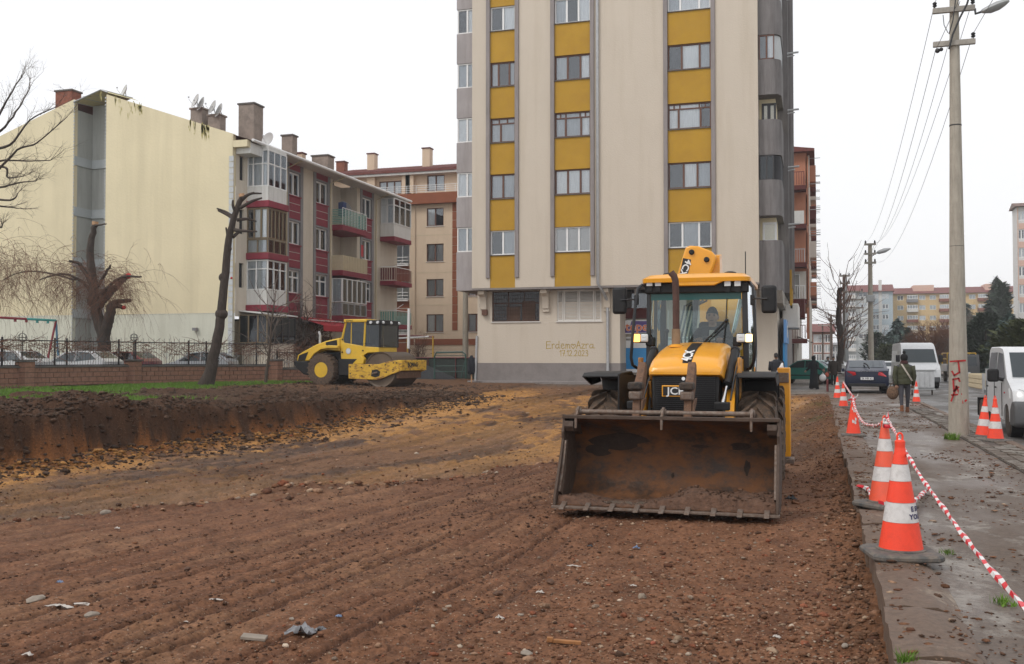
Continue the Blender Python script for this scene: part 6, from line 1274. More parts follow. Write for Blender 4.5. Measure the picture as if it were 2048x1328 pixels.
# ---- backhoe behind the cab: kingpost frame, stabilisers, folded boom and dipper
MB().box(-2.62, -.55, 16.55, 16.85, .35, 1.15).build('rear_frame', 'jcb_dirty', jcb, bevel=.03, **J)
for x in (-2.68, -.63):
 MB().box(x, x + .20, 16.45, 16.75, .0, 1.42).build('stabiliser', 'jcb_yellow', jcb, bevel=.02, **J); MB().box(x + .02, x + .18, 16.42, 16.449, 1.18, 1.34).build('stabiliser_clamp', 'worn_steel', jcb, bevel=.01, **J)
 MB().box(x - .05, x + .25, 16.4, 16.8, -.10, -.03).build('stabiliser_foot', 'worn_steel', jcb, bevel=.01, **J)
bm = beam([(16.9, .75), (17.0, 1.4), (17.1, 2.2), (17.0, 2.95), (16.95, 3.3)], .34, (.5, .5, .55, .5, .4), -1.72, 'boom', 'jcb_yellow')
pts = [(1371, 494), (1380, 491), (1397, 492), (1424, 503), (1432, 512), (1431, 522), (1419, 556), (1352, 556)]
hd = MB().prism([(at_y(a, c, 16.6).x, at_y(a, c, 16.6).z) for a, c in pts], 16.6, 17.1, 'y').build('boom_head', 'jcb_yellow', jcb, bevel=.03, seg=3, **J)
for px, py in ((1383, 504), (1413, 519)): p = at_y(px, py, 16.57); MB().lathe([(.045, .0), (.045, .03), (.03, .045), (.01, .045)], (p.x, 16.6, p.z), (0, -1, 0), 14).build('boom_pin', 'black_plastic', hd, smooth=40, **J)
dq = [(1366, 516), (1382, 519), (1374, 556), (1358, 556)]; MB().add([tuple(Vector((at_y(a, c, 16.585).x, 16.594, at_y(a, c, 16.585).z))) for a, c in dq], [(0, 1, 2, 3)]).build('decal', 'black_gloss', hd, **J)
cdir = (at_y(1360, 550, 16.58) - at_y(1375, 520, 16.58)).normalized(); pm = at_y(1370, 536, 16.58)
text('4CX', .155, hd, Matrix.Translation(-wloc(hd)) @ frame_m((pm.x, 16.588, pm.z), (cdir.x, 0, cdir.z), (-cdir.z, 0, cdir.x)), 'white_paint', bold=.003)
dp = [(1405, 640), (1440, 590), (1475, 600), (1470, 720), (1380, 730), (1340, 660)]
beam([(16.0, 1.1), (16.15, 1.7), (16.2, 2.3), (16.3, 2.62)], .55, (.3, .5, .45, .3), -1.35, 'swing_post', 'jcb_yellow')
for k, (a, c) in enumerate((((-1.45, 16.0, 1.2), (-1.15, 15.95, 2.5)), ((-1.95, 16.0, 1.2), (-1.85, 15.95, 2.5)))): MB().tube(a, c, .045, n=10).tube(Vector(a).lerp(Vector(c), .5), c, .03, n=8).build('ram', 'black_plastic' if k else 'chrome', jcb, smooth=40, **J)
for k in range(4): x = -2.15 + .06 * k; MB().path([(x, 15.9, 1.0), (x + .02, 15.85, 1.9), (x + .12, 15.95, 2.4), (x + .25, 16.3, 2.5)], .018, 6).build('hose', 'black_gloss', jcb, smooth=True, **J)
# ================================================================ PEOPLE
def skin_body(name, m, parent, verts, edges, radii, root=0, sub=2):
 me = bpy.data.meshes.new(name); me.from_pydata([tuple(v) for v in verts], edges, []); o = bpy.data.objects.new(name, me); COL.objects.link(o); o.parent = parent
 sk = o.modifiers.new('skin', 'SKIN');
 if not me.skin_vertices: me.attributes  # layer is made by the modifier
 for i, r in enumerate(radii):
  r = r if hasattr(r, '__len__') else (r, r); me.skin_vertices[0].data[i].radius = r
 me.skin_vertices[0].data[root].use_root = True; sk.use_smooth_shade = True
 sb = o.modifiers.new('subd', 'SUBSURF'); sb.levels = sub; sb.render_levels = sub; me.materials.append(MAT[m] if isinstance(m, str) else m); return o
def head(parent, c, m_skin='skin', hair='hair', face=-1, r=.105, scarf=None, full=True):
 """head with nose, ears, eyes; face=-1 looks to local -y"""
 c = Vector(c); b = MB(); n, k = 20, 16; vs = []
 for i in range(k + 1):
  t = math.pi * i / k
  for j in range(n):
   a = 2 * math.pi * j / n; x = math.sin(t) * math.cos(a); y = math.sin(t) * math.sin(a); z = -math.cos(t)
   w = .78 * (1 - .18 * max(0, -z)); fy = y * face
   dy = 1.0 - .10 * max(0, -z); q = Vector((x * r * w, y * r * dy, z * r * 1.22))
   if fy > .5: q.y += face * (.012 * math.exp(-((z + .1) / .25) ** 2) * max(0, 1 - abs(x) * 4) - .008 * math.exp(-((z - .08) / .12) ** 2) * math.exp(-((abs(x) - .38) / .18) ** 2))
   vs.append(c + q)
 b.add(vs, [(i * n + j, i * n + (j + 1) % n, (i + 1) * n + (j + 1) % n, (i + 1) * n + j) for i in range(k) for j in range(n)])
 h = b.build('head', m_skin, parent, smooth='all')
 f = Vector((0, face, 0))
 b = MB(); b.loft([[c + f * r * .93 + Vector((-.008, 0, .025)), c + f * r * .93 + Vector((.008, 0, .025)), c + f * r * .96], [c + f * r * 1.05 + Vector((-.015, 0, -.03)), c + f * r * 1.05 + Vector((.015, 0, -.03)), c + f * r * 1.16 + Vector((0, 0, -.025))]]); b.ball(c + Vector((-r * .8, 0, -.01)), .012, .02, .03, 8, 6); b.ball(c + Vector((r * .8, 0, -.01)), .012, .02, .03, 8, 6); b.build('face', m_skin, h, smooth='all')
 b = MB(); b.ball(c + f * r * .90 + Vector((-.035, 0, .01)), .013, .008, .007, 8, 6); b.ball(c + f * r * .90 + Vector((.035, 0, .01)), .013, .008, .007, 8, 6); b.box(c.x - .025, c.x + .025, c.y + f.y * r * .93 - .004, c.y + f.y * r * .93 + .004, c.z - .062, c.z - .056); b.box(c.x - .052, c.x - .018, c.y + f.y * r * .90 - .005, c.y + f.y * r * .90 + .005, c.z + .027, c.z + .034); b.box(c.x + .018, c.x + .052, c.y + f.y * r * .90 - .005, c.y + f.y * r * .90 + .005, c.z + .027, c.z + .034); b.build('eyes', 'hair', h)
 if hair:
  b = MB(); vs = []; kk = 8
  for i in range(kk + 1):
   t = math.pi * .5 * i / kk
   for j in range(n):
    a = 2 * math.pi * j / n; x = math.cos(t) * math.cos(a); y = math.cos(t) * math.sin(a); z = math.sin(t); fr = y * face
    vs.append(c + Vector((x * r * .84, y * r * 1.06 - face * .006, (.02 + z * 1.26 - (.0 if fr > .2 else .5 * (1 - z) * (1 if fr < 0 else (.2 - fr) * 5))) * r + .012 + (.035 if fr > .3 else 0) * (1 - z))))
  b.loft([vs[i * n:(i + 1) * n] for i in range(kk + 1)]); b.build('hair', hair, h, smooth='all')
 return h
def hand(parent, wrist, d, up, m='skin', s=1., curl=.5, side=1):
 """palm and five separate bent fingers"""
 w = Vector(wrist); d = Vector(d).normalized(); up = Vector(up); up = (up - d * up.dot(d)).normalized(); sd = d.cross(up) * side; b = MB()
 b.loft([[w + d * t * s + sd * (a * wd * s) + up * (c * .014 * s) for a, c in ((-1, -.6), (0, -1), (1, -.6), (1, .6), (0, 1), (-1, .6))] for t, wd in ((-.01, .024), (.03, .036), (.085, .042))])
 for k, L_ in enumerate((.070, .078, .072, .056)):
  o = (-.033 + .022 * k) * s; p = w + d * .082 * s + sd * o; q = p + (d * math.cos(curl) - up * math.sin(curl)) * L_ * .5 * s; e = q + (d * math.cos(curl * 2.2) - up * math.sin(curl * 2.2)) * L_ * .5 * s; b.path([p, q, e], [.0085 * s, .008 * s, .006 * s], 6)
 p = w + d * .03 * s - sd * .034 * s; q = p - sd * .028 * s + d * .032 * s - up * .01 * s; b.path([p, q, q + d * .028 * s + sd * .006 * s - up * .014 * s], [.011 * s, .0095 * s, .007 * s], 6)
 return b.build('hand', m, parent, smooth='all')
drv = thing('person', 'driver in a dark jacket sitting at the wheel in the backhoe loader cab', 'person', (HC + .09, 14.85, 1.48))
V = [(0, .02, .05), (0, .03, .30), (0, .0, .46), (0, -.02, .56), (-.19, -.01, .47), (-.30, -.14, .27), (-.17, -.40, .36), (.19, -.01, .47), (.30, -.14, .27), (.17, -.40, .36), (-.11, -.08, .04), (-.16, -.42, .06), (-.16, -.48, -.28), (.11, -.08, .04), (.16, -.42, .06), (.16, -.48, -.28)]
skin_body('body', 'navy_cloth', drv, V, [(0, 1), (1, 2), (2, 3), (2, 4), (4, 5), (5, 6), (2, 7), (7, 8), (8, 9), (0, 10), (10, 11), (11, 12), (0, 13), (13, 14), (14, 15)], [(.16, .12), (.17, .12), (.14, .10), .055, .085, .062, .045, .085, .062, .045, .09, .08, .06, .09, .08, .06])
MB().prism([(-.05, .30), (.05, .30), (.035, .50), (-.035, .50)], -.13, -.125, 'y').build('shirt', 'light_cloth', drv); MB().tube((0, -.02, .50), (0, -.025, .62), .055, n=12).build('neck', 'skin', drv, smooth=True)
head(drv, (0, -.045, .70), r=.108)
for s_ in (-1, 1): hand(drv, (s_ * .17, -.40, .36), (-s_ * .3, -.8, .1), (0, 0, 1), side=s_, curl=.9)
# ================================================================ ROLLER
rp = at_d(650, 740, 44.9); RA = R(-6)
rol = thing('road_roller', 'yellow single drum road roller parked on the dirt before the low brick wall', 'road roller', (rp.x + .0, rp.y + .85, .27), RA)
HW = 1.02
arch = [(.86, 1.60), (.60, 1.62), (.25, 1.66), (-.10, 1.60), (-.47, 1.41), (-.68, 1.15)]
body = [(-1.44, 1.15), (-1.39, 1.42), (-1.10, 1.58), (-.4, 1.90), (.13, 2.06), (.86, 2.20), (.90, 1.62)]
bd = MB().prism(body[:6] + arch, -.86, .86, 'y').build('hood', 'roller_yellow', rol, bevel=.05, seg=3)
for s_ in (-1, 1): MB().prism([(.14, 2.0), (.72, 2.10), (.75, 1.86), (.25, 1.84), (.14, 1.88)], s_ * .864 - .008, s_ * .864 + .008, 'y').build('hood_vent', 'black_plastic', rol); MB().prism([(-1.36, 1.17), (-1.28, 1.42), (-.80, 1.57), (-.98, 1.17)], s_ * .864 - .008, s_ * .864 + .008, 'y').build('hood_vent', 'black_plastic', rol)
for s_ in (-1, 1):   # curved wheel arches
 MB().prism([(.9, 1.84), (.4, 1.86), (.0, 1.80), (-.42, 1.58), (-.72, 1.2), (-.60, 1.2), (-.36, 1.48), (.0, 1.68), (.4, 1.73), (.9, 1.72)], s_ * .86, s_ * 1.06, 'y').build('wheel_arch', 'roller_yellow', rol, bevel=.02)
MB().prism([(-1.6, 1.14), (-.72, 1.14), (-.76, .5), (-1.03, .54), (-1.5, .9)], -.9, .9, 'y').build('rear_bumper', 'black_plastic', rol, bevel=.03)
MB().box(-.4, 2.2, -.55, .55, .45, 1.55).build('chassis', 'black_plastic', rol, bevel=.03)
MB().prism([(.8, 1.25), (.8, .52), (1.6, .52), (2.1, .9), (1.9, 1.25)], -.85, .85, 'y').build('chassis_side', 'black_plastic', rol, bevel=.02)
cabp = [(.84, 2.2), (.90, 1.25), (1.78, 1.22), (2.28, 1.50), (2.28, 1.62), (2.95, 1.62), (2.95, 1.74), (1.02, 1.9)]
MB().prism([(.84, 2.2), (.90, 1.25), (1.78, 1.22), (2.28, 1.52), (2.86, 1.55), (2.86, 1.76), (2.16, 1.80), (1.05, 1.98), (1.0, 2.2)], -.80, .80, 'y').build('cab_body', 'roller_yellow', rol, bevel=.02)
def bar(p, q, w, m='roller_yellow', name='cab_post'): return MB().tube(p, q, w, n=6).build(name, m, rol, smooth=False)
for y in (-.78, .78):
 for p, q, m_ in (((.95, y, 2.15), (1.16, y, 2.90), 'roller_yellow'), ((1.42, y, 1.92), (1.44, y, 2.9), 'roller_yellow'), ((2.10, y, 1.8), (2.16, y, 2.9), 'roller_yellow'), ((2.90, y, 1.76), (2.90, y, 2.86), 'black_plastic')): bar(p, q, .05 if m_ != 'roller_yellow' or p[0] != 1.42 else .025, m_)
 for nm, pts in (('side_glass', [(1.02, 2.12), (1.08, 1.98), (1.40, 1.93), (1.42, 2.88), (1.18, 2.88)]), ('side_glass', [(1.45, 1.93), (2.10, 1.82), (2.14, 2.88), (1.46, 2.88)]), ('side_glass', [(2.18, 1.80), (2.88, 1.76), (2.88, 2.84), (2.20, 2.86)])):
  MB().add([(a, y * 1.012, c) for a, c in pts], [tuple(range(len(pts)))]).build(nm, 'car_glass', rol)
for x in (.98, 2.93): MB().add([(x, -.78, 1.8), (x, .78, 1.8), (x + (.2 if x < 2 else 0), .78, 2.86), (x + (.2 if x < 2 else 0), -.78, 2.86)], [(0, 1, 2, 3)]).build('cab_glass', 'car_glass', rol)
MB().box(1.08, 2.28, -.88, .88, 2.88, 3.02).build('cab_roof', 'roller_yellow', rol, bevel=.03); MB().box(2.281, 3.0, -.88, .88, 2.76, 2.97).build('cab_visor', 'black_plastic', rol, bevel=.03)
for y in (-.7, .0, .7): MB().lathe([(.07, 0), (.06, .06), (.02, .06)], (3.0, y, 2.86), (1, 0, 0), 14).build('work_light', 'lamp_glass', rol, smooth=40)
for x in (2.5, 2.85): MB().lathe([(.07, 0), (.06, .05), (.02, .05)], (x, -.88, 2.86), (0, -1, 0), 14).build('work_light', 'lamp_glass', rol, smooth=40)
MB().box(1.2, 1.6, -.3, .3, 1.9, 2.5).box(1.3, 1.9, -.3, .3, 1.85, 2.0).build('seat', 'black_plastic', rol, bevel=.04); MB().box(2.3, 2.5, -.2, .2, 1.75, 2.2).build('console', 'black_plastic', rol, bevel=.04)
mat('emblem', (.55, .60, .66), .5, var=.2, scale=30)
MB().lathe([(.135, 0), (.135, .012), (.01, .012)], (1.30, -.81, 1.60), (0, -1, 0), 24).build('emblem', 'galv', rol); MB().lathe([(.11, 0), (.11, .016), (.01, .016)], (1.30, -.81, 1.60), (0, -1, 0), 24).build('emblem', 'emblem', rol)
for x, z in ((.98, 2.12), (.98, 1.55), (2.05, 1.62)): MB().lathe([(.035, 0), (.03, .03), (.01, .03)], (x, -.81, z), (0, -1, 0), 12).build('knob', 'black_plastic', rol)
MB().box(1.75, 2.2, -.815, -.80, 1.93, 1.95).build('door_seam', 'black_plastic', rol)
for y, s_ in ((-.80, -1), (.80, 1)):
 wv = tyre(rol, (0, y, .76), .77, .56, .34, .045, 22, side=1, rim_m='roller_yellow', style='block'); wv.rotation_euler = (0, 0, R(-90) if s_ < 0 else R(90))
MB().path([(-.55, -.3, 1.9), (-.55, -.3, 2.35), (-.62, -.3, 2.5)], .06, 10).build('exhaust', 'galv', rol, smooth=True)
# drum and its frame
DX = 3.08
dr = MB().lathe([(.80, -1.06), (.80, 1.06)], (DX, 0, .78), (0, 1, 0), 56)
drum = MB().lathe([(.70, -1.02), (.76, -1.06), (.785, -1.06), (.785, 1.06), (.76, 1.06), (.70, 1.02), (.60, .7)], (DX, 0, .78), (0, 1, 0), 64).build('drum', 'drum_steel', rol, smooth=30)
MB().lathe([(.76, -1.0), (.74, -.80), (.2, -.78), (.2, -.9), (.01, -.9)], (DX, 0, .78), (0, 1, 0), 48).build('drum_disc', 'drum_steel', drum, smooth=30)
for k in range(5): a = k * 2 * math.pi / 5; MB().lathe([(.12, -.83), (.12, -.80), (.01, -.80)], (DX + .45 * math.cos(a), 0, .78 + .45 * math.sin(a)), (0, 1, 0), 14).build('drum_port', 'black_plastic', drum)
fr = [(1.52, 1.02), (3.05, 1.02), (3.6, 1.16), (4.12, 1.20), (4.12, .72), (3.7, .58), (3.1, .36), (2.9, .34), (1.52, .38)]
for s_ in (-1, 1): MB().prism(fr, s_ * 1.10 - .05, s_ * 1.10 + .05, 'y').build('drum_frame', 'roller_worn', rol, bevel=.015)
MB().prism([(1.7, 1.03), (2.12, 1.42), (2.30, 1.25), (2.25, 1.03)], -1.12, -.9, 'y').build('frame_step', 'roller_yellow', rol, bevel=.02)
MB().box(3.98, 4.20, -1.14, 1.14, .74, 1.20).build('front_beam', 'roller_worn', rol, bevel=.015); MB().box(1.5, 1.7, -1.04, 1.04, .38, 1.0).build('rear_beam', 'roller_worn', rol, bevel=.02)
MB().box(3.85, 4.0, -1.0, 1.0, .40, .72).build('scraper', 'rusty_fork', rol, bevel=.02)
fb = [(2.68, .50), (2.72, .76), (2.98, .80), (3.14, .70), (3.10, .50), (2.9, .44)]; MB().prism(fb, -1.158, -1.151, 'y').build('drive_port', 'black_plastic', rol, bevel=.0); MB().tube((2.75, -1.17, .6), (3.0, -1.17, .66), .04).build('drive_hose', 'worn_steel', rol)
for x, z in ((1.62, .9), (1.62, .6), (2.2, .88), (2.22, .5), (2.6, .96), (3.4, 1.0), (3.45, .68), (3.8, 1.08), (3.95, 1.08), (3.78, .8)): MB().lathe([(.03, 0), (.03, .02), (.01, .02)], (x, -1.15, z), (0, -1, 0), 8).build('bolt', 'black_plastic', rol)
text('BOMAG', .26, rol, frame_m((4.205, -.15, .99), (0, 1, 0), (0, 0, 1)), 'black_plastic', bold=.01, ext=.003)
text('BOMAG', .10, rol, frame_m((1.4, -.886, 2.95), (1, 0, 0), (0, 0, 1)), 'black_plastic', ext=.003)
# ================================================================ WALL, FENCE, YARD THINGS
def gz_(x, y): return float(terrain(np.array([x]), np.array([y]))[0][0])
WP = [at_d(-60, 715, 38.3), at_d(0, 715, 39.3), at_d(130, 715, 42.3), at_d(268, 715, 45.3), at_d(410, 715, 47.8), at_d(552, 715, 50.2), at_d(650, 715, 51.6)]
WP = [Vector((p.x, p.y, .22)) for p in WP]; ZTOP = [1.20, 1.20, 1.20, 1.20, 1.19, 1.17, 1.0]
bw = thing('brick_wall', 'low wall of large pinkish blocks under the black railing by the grass', 'wall', tuple(WP[3]))
bme = MB().box(-.5, .5, 0, 1, -.5, .5).mesh('brick', 'brick_face'); nb = 0
for i in range(len(WP) - 1):
 a, c = WP[i], WP[i + 1]; d = (c - a); L_ = d.length; d.normalize(); ang = math.atan2(d.y, d.x); n_ = Vector((d.y, -d.x, 0)); zt = ZTOP[i + 1]
 M_ = Matrix.Rotation(ang, 3, 'Z'); mid = (a + c) / 2
 MB().obox((mid.x - n_.x * .12, mid.y - n_.y * .12, (zt + .1) / 2 - .02), L_, .2, zt - .1, M_).build('wall_core', 'mortar', bw, world=True)
 MB().obox((mid.x - n_.x * .10, mid.y - n_.y * .10, zt + .0), L_ + .02, .34, .07, M_).build('wall_cap', 'wall_cap', bw, world=True, bevel=.01)
 ncol = max(1, round(L_ / .40)); bl_ = L_ / ncol; rows_n = 5; bh = (zt - .04 - .10) / rows_n
 for r_ in range(rows_n):
  for k in range(ncol + 1):
   u0 = k * bl_ - (bl_ / 2 if r_ % 2 else 0); u1 = u0 + bl_; u0 = max(u0, 0); u1 = min(u1, L_)
   if u1 - u0 < .06: continue
   nb += 1; w_ = u1 - u0 - .022; p = a + d * ((u0 + u1) / 2) + n_ * (.012 + random.uniform(0, .014)); z = .11 + (r_ + .5) * bh
   inst(bme, 'brick', bw, Vector((p.x, p.y, z)) - bw.location, (0, 0, ang), (w_, .05, bh - .022))
for px, d in ((52, 40.4), (268, 45.3), (552, 50.2)):
 p = at_d(px, 715, d); b = MB(); MB().box(p.x - .26, p.x + .26, p.y - .30, p.y + .22, .1, 1.42).build('pier_core', 'mortar', bw, world=True)
 for r_ in range(6): MB().box(p.x - .27, p.x + .27, p.y - .315, p.y + .2, .13 + r_ * .213, .13 + r_ * .213 + .195).build('pier_block', 'brick_face', bw, world=True, bevel=.008)
 MB().box(p.x - .33, p.x + .33, p.y - .38, p.y + .28, 1.425, 1.50).build('pier_cap', 'wall_cap', bw, world=True, bevel=.01)
fe = thing('railing', 'black iron railing with spear tips and hoop globes on the low wall', 'fence', (WP[3].x, WP[3].y, 1.24))
bars = MB(); orn = MB()
for i in range(len(WP) - 1):
 a, c = WP[i], WP[i + 1]; d = (c - a); L_ = d.length; d.normalize(); z0 = ZTOP[i + 1] + .06; z1 = z0 + 1.02 - (.25 if i >= 5 else 0)
 off = Vector((0, .1, 0)); MB().tube(a + off + Vector((0, 0, z0 - .22)), c + off + Vector((0, 0, z0 - .22)), .022, n=5).build('bottom_rail', 'black_iron', fe, world=True) ; MB().tube(a + off + Vector((0, 0, z1 - .22)), c + off + Vector((0, 0, z1 - .22)), .025, n=5).build('top_rail', 'black_iron', fe, world=True)
 n = int(L_ / .125)
 for k in range(n + 1):
  p = a + d * (L_ * k / n) + off; zb_ = z0 - .02; zt_ = z1 + (.14 if k % 2 else -.0); bars.tube((p.x, p.y, zb_), (p.x, p.y, zt_), .0105, .008, n=4)
  if k % 2: bars.tube((p.x, p.y, zt_), (p.x, p.y, zt_ + .07), .014, .002, n=4)
  if k % 8 == 4:
   zc = (z0 + z1) / 2 - .08
   for q in range(4): th = q * math.pi / 2; orn.path([Vector((p.x, p.y, zc)) + (d * math.cos(th + s) + Vector((0, 0, 1)) * math.sin(th + s)) * rr for s, rr in ((-.5, .05), (-.3, .13), (0, .17), (.3, .13), (.5, .05))], .011, 4)
 for k in range(int(L_ / 2.6) + 1): p = a + d * min(L_, k * 2.6) + off; MB().box(p.x - .03, p.x + .03, p.y - .03, p.y + .03, z0 - .06, z1 + .12).build('railing_post', 'black_iron', fe, world=True)
tag(bars.build('railing_bars', 'black_iron', fe, world=True), kind='stuff'); tag(orn.build('railing_scrolls', 'galv', fe, world=True), kind='stuff')
for px, d in ((45, 40.4), (268, 45.3)):
 p = at_d(px, 675, d); b = MB(); b.tube((p.x, p.y, 1.5), (p.x, p.y, p.z - .17), .022, n=6)
 for k in range(4): th = k * math.pi / 4; b.path([p + Vector((math.cos(th) * math.cos(s), math.sin(th) * math.cos(s), math.sin(s))) * .17 for s in [2 * math.pi * q / 16 for q in range(17)]], .011, 4, cap=False)
 b.path([p + Vector((math.cos(s), math.sin(s), 0)) * .17 for s in [2 * math.pi * q / 16 for q in range(17)]], .011, 4, cap=False); b.tube(p + Vector((0, 0, .17)), p + Vector((0, 0, .28)), .012, n=4); b.build('hoop_globe', 'black_iron', fe, world=True)
# swing frame behind the wall
sf = thing('swing_frame', 'red and turquoise steel swing frame behind the railing at the left', 'swing', (at_d(110, 715, 47).x, at_d(110, 715, 47).y, .42))
c = at_d(112, 641, 47); e = at_d(-60, 632, 44); m_ = c.lerp(e, .36)
MB().tube(c, m_, .055).build('crossbar', 'teal_iron', sf, world=True); MB().tube(m_, e, .055).build('crossbar', 'red_iron', sf, world=True)
MB().tube(c, (c.x + .1, c.y - .9, .42), .05).build('leg', 'red_iron', sf, world=True); MB().tube(c, (c.x - .55, c.y + .9, .42), .05).build('leg', 'blue_iron', sf, world=True); MB().tube(e, (e.x, e.y - .9, .42), .05).build('leg', 'blue_iron', sf, world=True)
for k in range(4): p = c.lerp(e, .1 + .13 * k); MB().box(p.x - .05, p.x + .05, p.y - .03, p.y + .03, p.z - .16, p.z - .04).build('hook', 'teal_iron' if k < 2 else 'red_iron', sf, world=True)
# ================================================================ VEHICLES
mat('car_white', (.62, .63, .64), .28, var=.03, coat=.4, col2=(.42, .40, .37), fac2=.35, thr=.62); mat('car_silver', (.42, .44, .46), .3, metal=.3, var=.03, coat=.4); mat('car_navy', (.010, .015, .036), .3, var=.05, coat=.15, spec=.3)
mat('car_green', (.012, .17, .13), .28, var=.05, coat=.5); mat('car_red', (.16, .01, .015), .3, coat=.4); mat('car_dark', (.04, .04, .045), .3, coat=.4); mat('tail_red', (.42, .012, .02), .25, coat=.5); mat('plate_white', (.7, .7, .7), .4)
mat('grey_plastic', (.075, .077, .08), .6, var=.12, scale=6, bump=.2); mat('alloy', (.38, .39, .40), .4, metal=.6)
def tum(hw, z, z0, k): return hw * (1 - k * max(0, z - z0))
def vehicle(name, label, cat, loc, rz, prof, hw, z0, k, paint, wheels, wr, glass_side=(), glass_cross=(), bow=(.12, .10), extra=None, group=None, rimm='alloy', ns=9):
 t = thing(name, label, cat, loc, rz, group); ys = [p[0] for p in prof]; ym, y1 = min(ys), max(ys); yc = (ym + y1) / 2
 def bw_(x, y): f = (x / hw) ** 2; return y + f * bow[0] * max(0, 1 - (y - ym) / .9) - f * bow[1] * max(0, 1 - (y1 - y) / .9)
 P = lambda x, y, z: Vector((tum(x, z, z0, k), bw_(x, y), z))
 b = MB(); xs_ = [-1, -.97, -.8, -.4, 0, .4, .8, .97, 1]
 cy = sum(ys) / len(ys); cz = sum(p[1] for p in prof) / len(prof); rings = []
 for u in xs_:
  sh = .985 if abs(u) == 1 else 1.; zc = .8; rings.append([P(u * hw, (y - cy) * (sh if abs(u) == 1 else 1) + cy, (z - zc) * sh + zc) for y, z in prof])
 n = len(prof); vs = [p for r in rings for p in r]
 fs = [(i * n + j, i * n + (j + 1) % n, (i + 1) * n + (j + 1) % n, (i + 1) * n + j) for i in range(len(xs_) - 1) for j in range(n)] + [tuple(range(n))[::-1], tuple(range((len(xs_) - 1) * n, len(xs_) * n))]
 b.add(vs, fs); body = b.build('body', paint, t, smooth=32)
 for pts, gm in glass_side:
  for s_ in (-1, 1): MB().add([P(s_ * (hw + .006), y, z) for y, z in pts], [tuple(range(len(pts))) if s_ > 0 else tuple(range(len(pts)))[::-1]]).build('side_window', gm, t)
 for (p, q, u, gm, nm) in glass_cross:
  dy, dz = q[0] - p[0], q[1] - p[1]; L_ = math.hypot(dy, dz); ny, nz = (-dz / L_, dy / L_);
  if nz < 0 and abs(nz) > .1: ny, nz = -ny, -nz
  if abs(nz) <= .1 and (p[0] - yc) * ny < 0: ny, nz = -ny, -nz
  r = [[P(-hw * u + 2 * hw * u * i / 8, a[0] + ny * .008, a[1] + nz * .008) for i in range(9)] for a in (p, q)]; MB().loft(r, closed=False, cap=False).build(nm, gm, t, smooth='all')
 for wy in wheels:
  for s_ in (-1, 1):
   w = MB().lathe([(wr * .62, -.1), (wr * .9, -.1), (wr, -.08), (wr, .08), (wr * .9, .10), (wr * .62, .10)], (s_ * (hw - .12), wy, wr), (1, 0, 0), 24).build('wheel', 'rubber', t, smooth=35)
   rb_ = MB().lathe([(wr * .64, s_ * .09), (wr * .58, s_ * .05), (wr * .15, s_ * .06), (.02, s_ * .07)], (s_ * (hw - .12), wy, wr), (1, 0, 0), 20).build('rim', rimm, w, smooth=35)
   for q in range(5): a = q * 2 * math.pi / 5; MB().tube((s_ * (hw - .045), wy, wr), (s_ * (hw - .045), wy + math.cos(a) * wr * .56, wr + math.sin(a) * wr * .56), .03, n=4).build('spoke', rimm, w) if wr < .34 and False else None
   MB().lathe([(wr + .05, -.26), (wr + .05, -.02), (.02, -.02)], (s_ * (hw - .02), wy, wr + .02), (s_, 0, 0), 20).build('wheel_arch', 'black_plastic', t)
 if extra: extra(t, P)
 return t
def arch_(y, wr, z, n=6, rev=False): a = [(y + (wr + .06) * math.cos(math.pi * k / n), wr + (wr + .05) * math.sin(math.pi * k / n)) for k in range(n + 1)]; return [(yy_, max(z, zz_)) for yy_, zz_ in a]
def profile(top, y0, y1, zb, wheels, wr):
 """top: outline from the front bottom over the roof to the rear bottom; the sill carries the wheel arches"""
 low = []
 for wy in sorted(wheels, reverse=True): low += arch_(wy, wr, zb)
 return top + low
# --- dark blue saloon seen from behind
top = [(-2.35, .32), (-2.40, .55), (-2.2, .72), (-1.2, .92), (-.98, .96), (-.25, 1.40), (.2, 1.47), (.8, 1.46), (1.75, 1.12), (2.2, 1.07), (2.36, 1.0), (2.42, .62), (2.36, .34)]
def ex_sedan(t, P):
 for s_ in (-1, 1): MB().add([P(s_ * a, y, z) for a, y, z in ((.93, 2.16, .98), (.93, 2.20, .76), (.80, 2.43, .74), (.46, 2.452, .82), (.50, 2.45, .95), (.82, 2.40, .99))], [tuple(range(6))[::s_]]).build('tail_light', 'tail_red', t)
 MB().box(-.27, .27, 2.455, 2.47, .60, .72).build('number_plate', 'plate_white', t); text('26 HR 62', .12, t, frame_m((0, 2.475, .66), (-1, 0, 0), (0, 0, 1)), 'black_gloss', ext=.001, bold=.002); MB().box(-.78, .78, 2.35, 2.46, .30, .44).build('bumper_trim', 'black_plastic', t, bevel=.02); MB().box(-.5, .5, 2.43, 2.46, .985, 1.0).build('boot_trim', 'chrome', t)
 MB().box(-1.07, -.93, -.75, -.60, .92, 1.08).box(.93, 1.07, -.75, -.60, .92, 1.08).build('mirror', 'car_navy', t, bevel=.03); MB().path([(-.1, 2.3, 1.12), (.0, 2.0, 1.3), (.1, 1.3, 1.34)], .03, 6).build('wiper', 'black_plastic', t)
w_ = (-1.42, 1.38)
sd_ = vehicle('parked_car', 'dark blue saloon car parked tail towards us beside the white van', 'car', (2.12, 49.8, -.02), R(179), profile(top, 0, 0, .26, w_, .33), .93, .95, .26, 'car_navy', w_, .33,
  [([(-.75, .98), (-.2, 1.36), (.15, 1.41), (.15, .99)], 'car_glass'), ([(.2, .99), (.2, 1.41), (.75, 1.40), (1.45, 1.12), (1.3, 1.02)], 'car_glass')],
  [((.86, 1.435), (1.70, 1.145), .86, 'car_glass', 'rear_window'), ((-.90, 1.0), (-.3, 1.37), .86, 'car_glass', 'windscreen')], extra=ex_sedan)
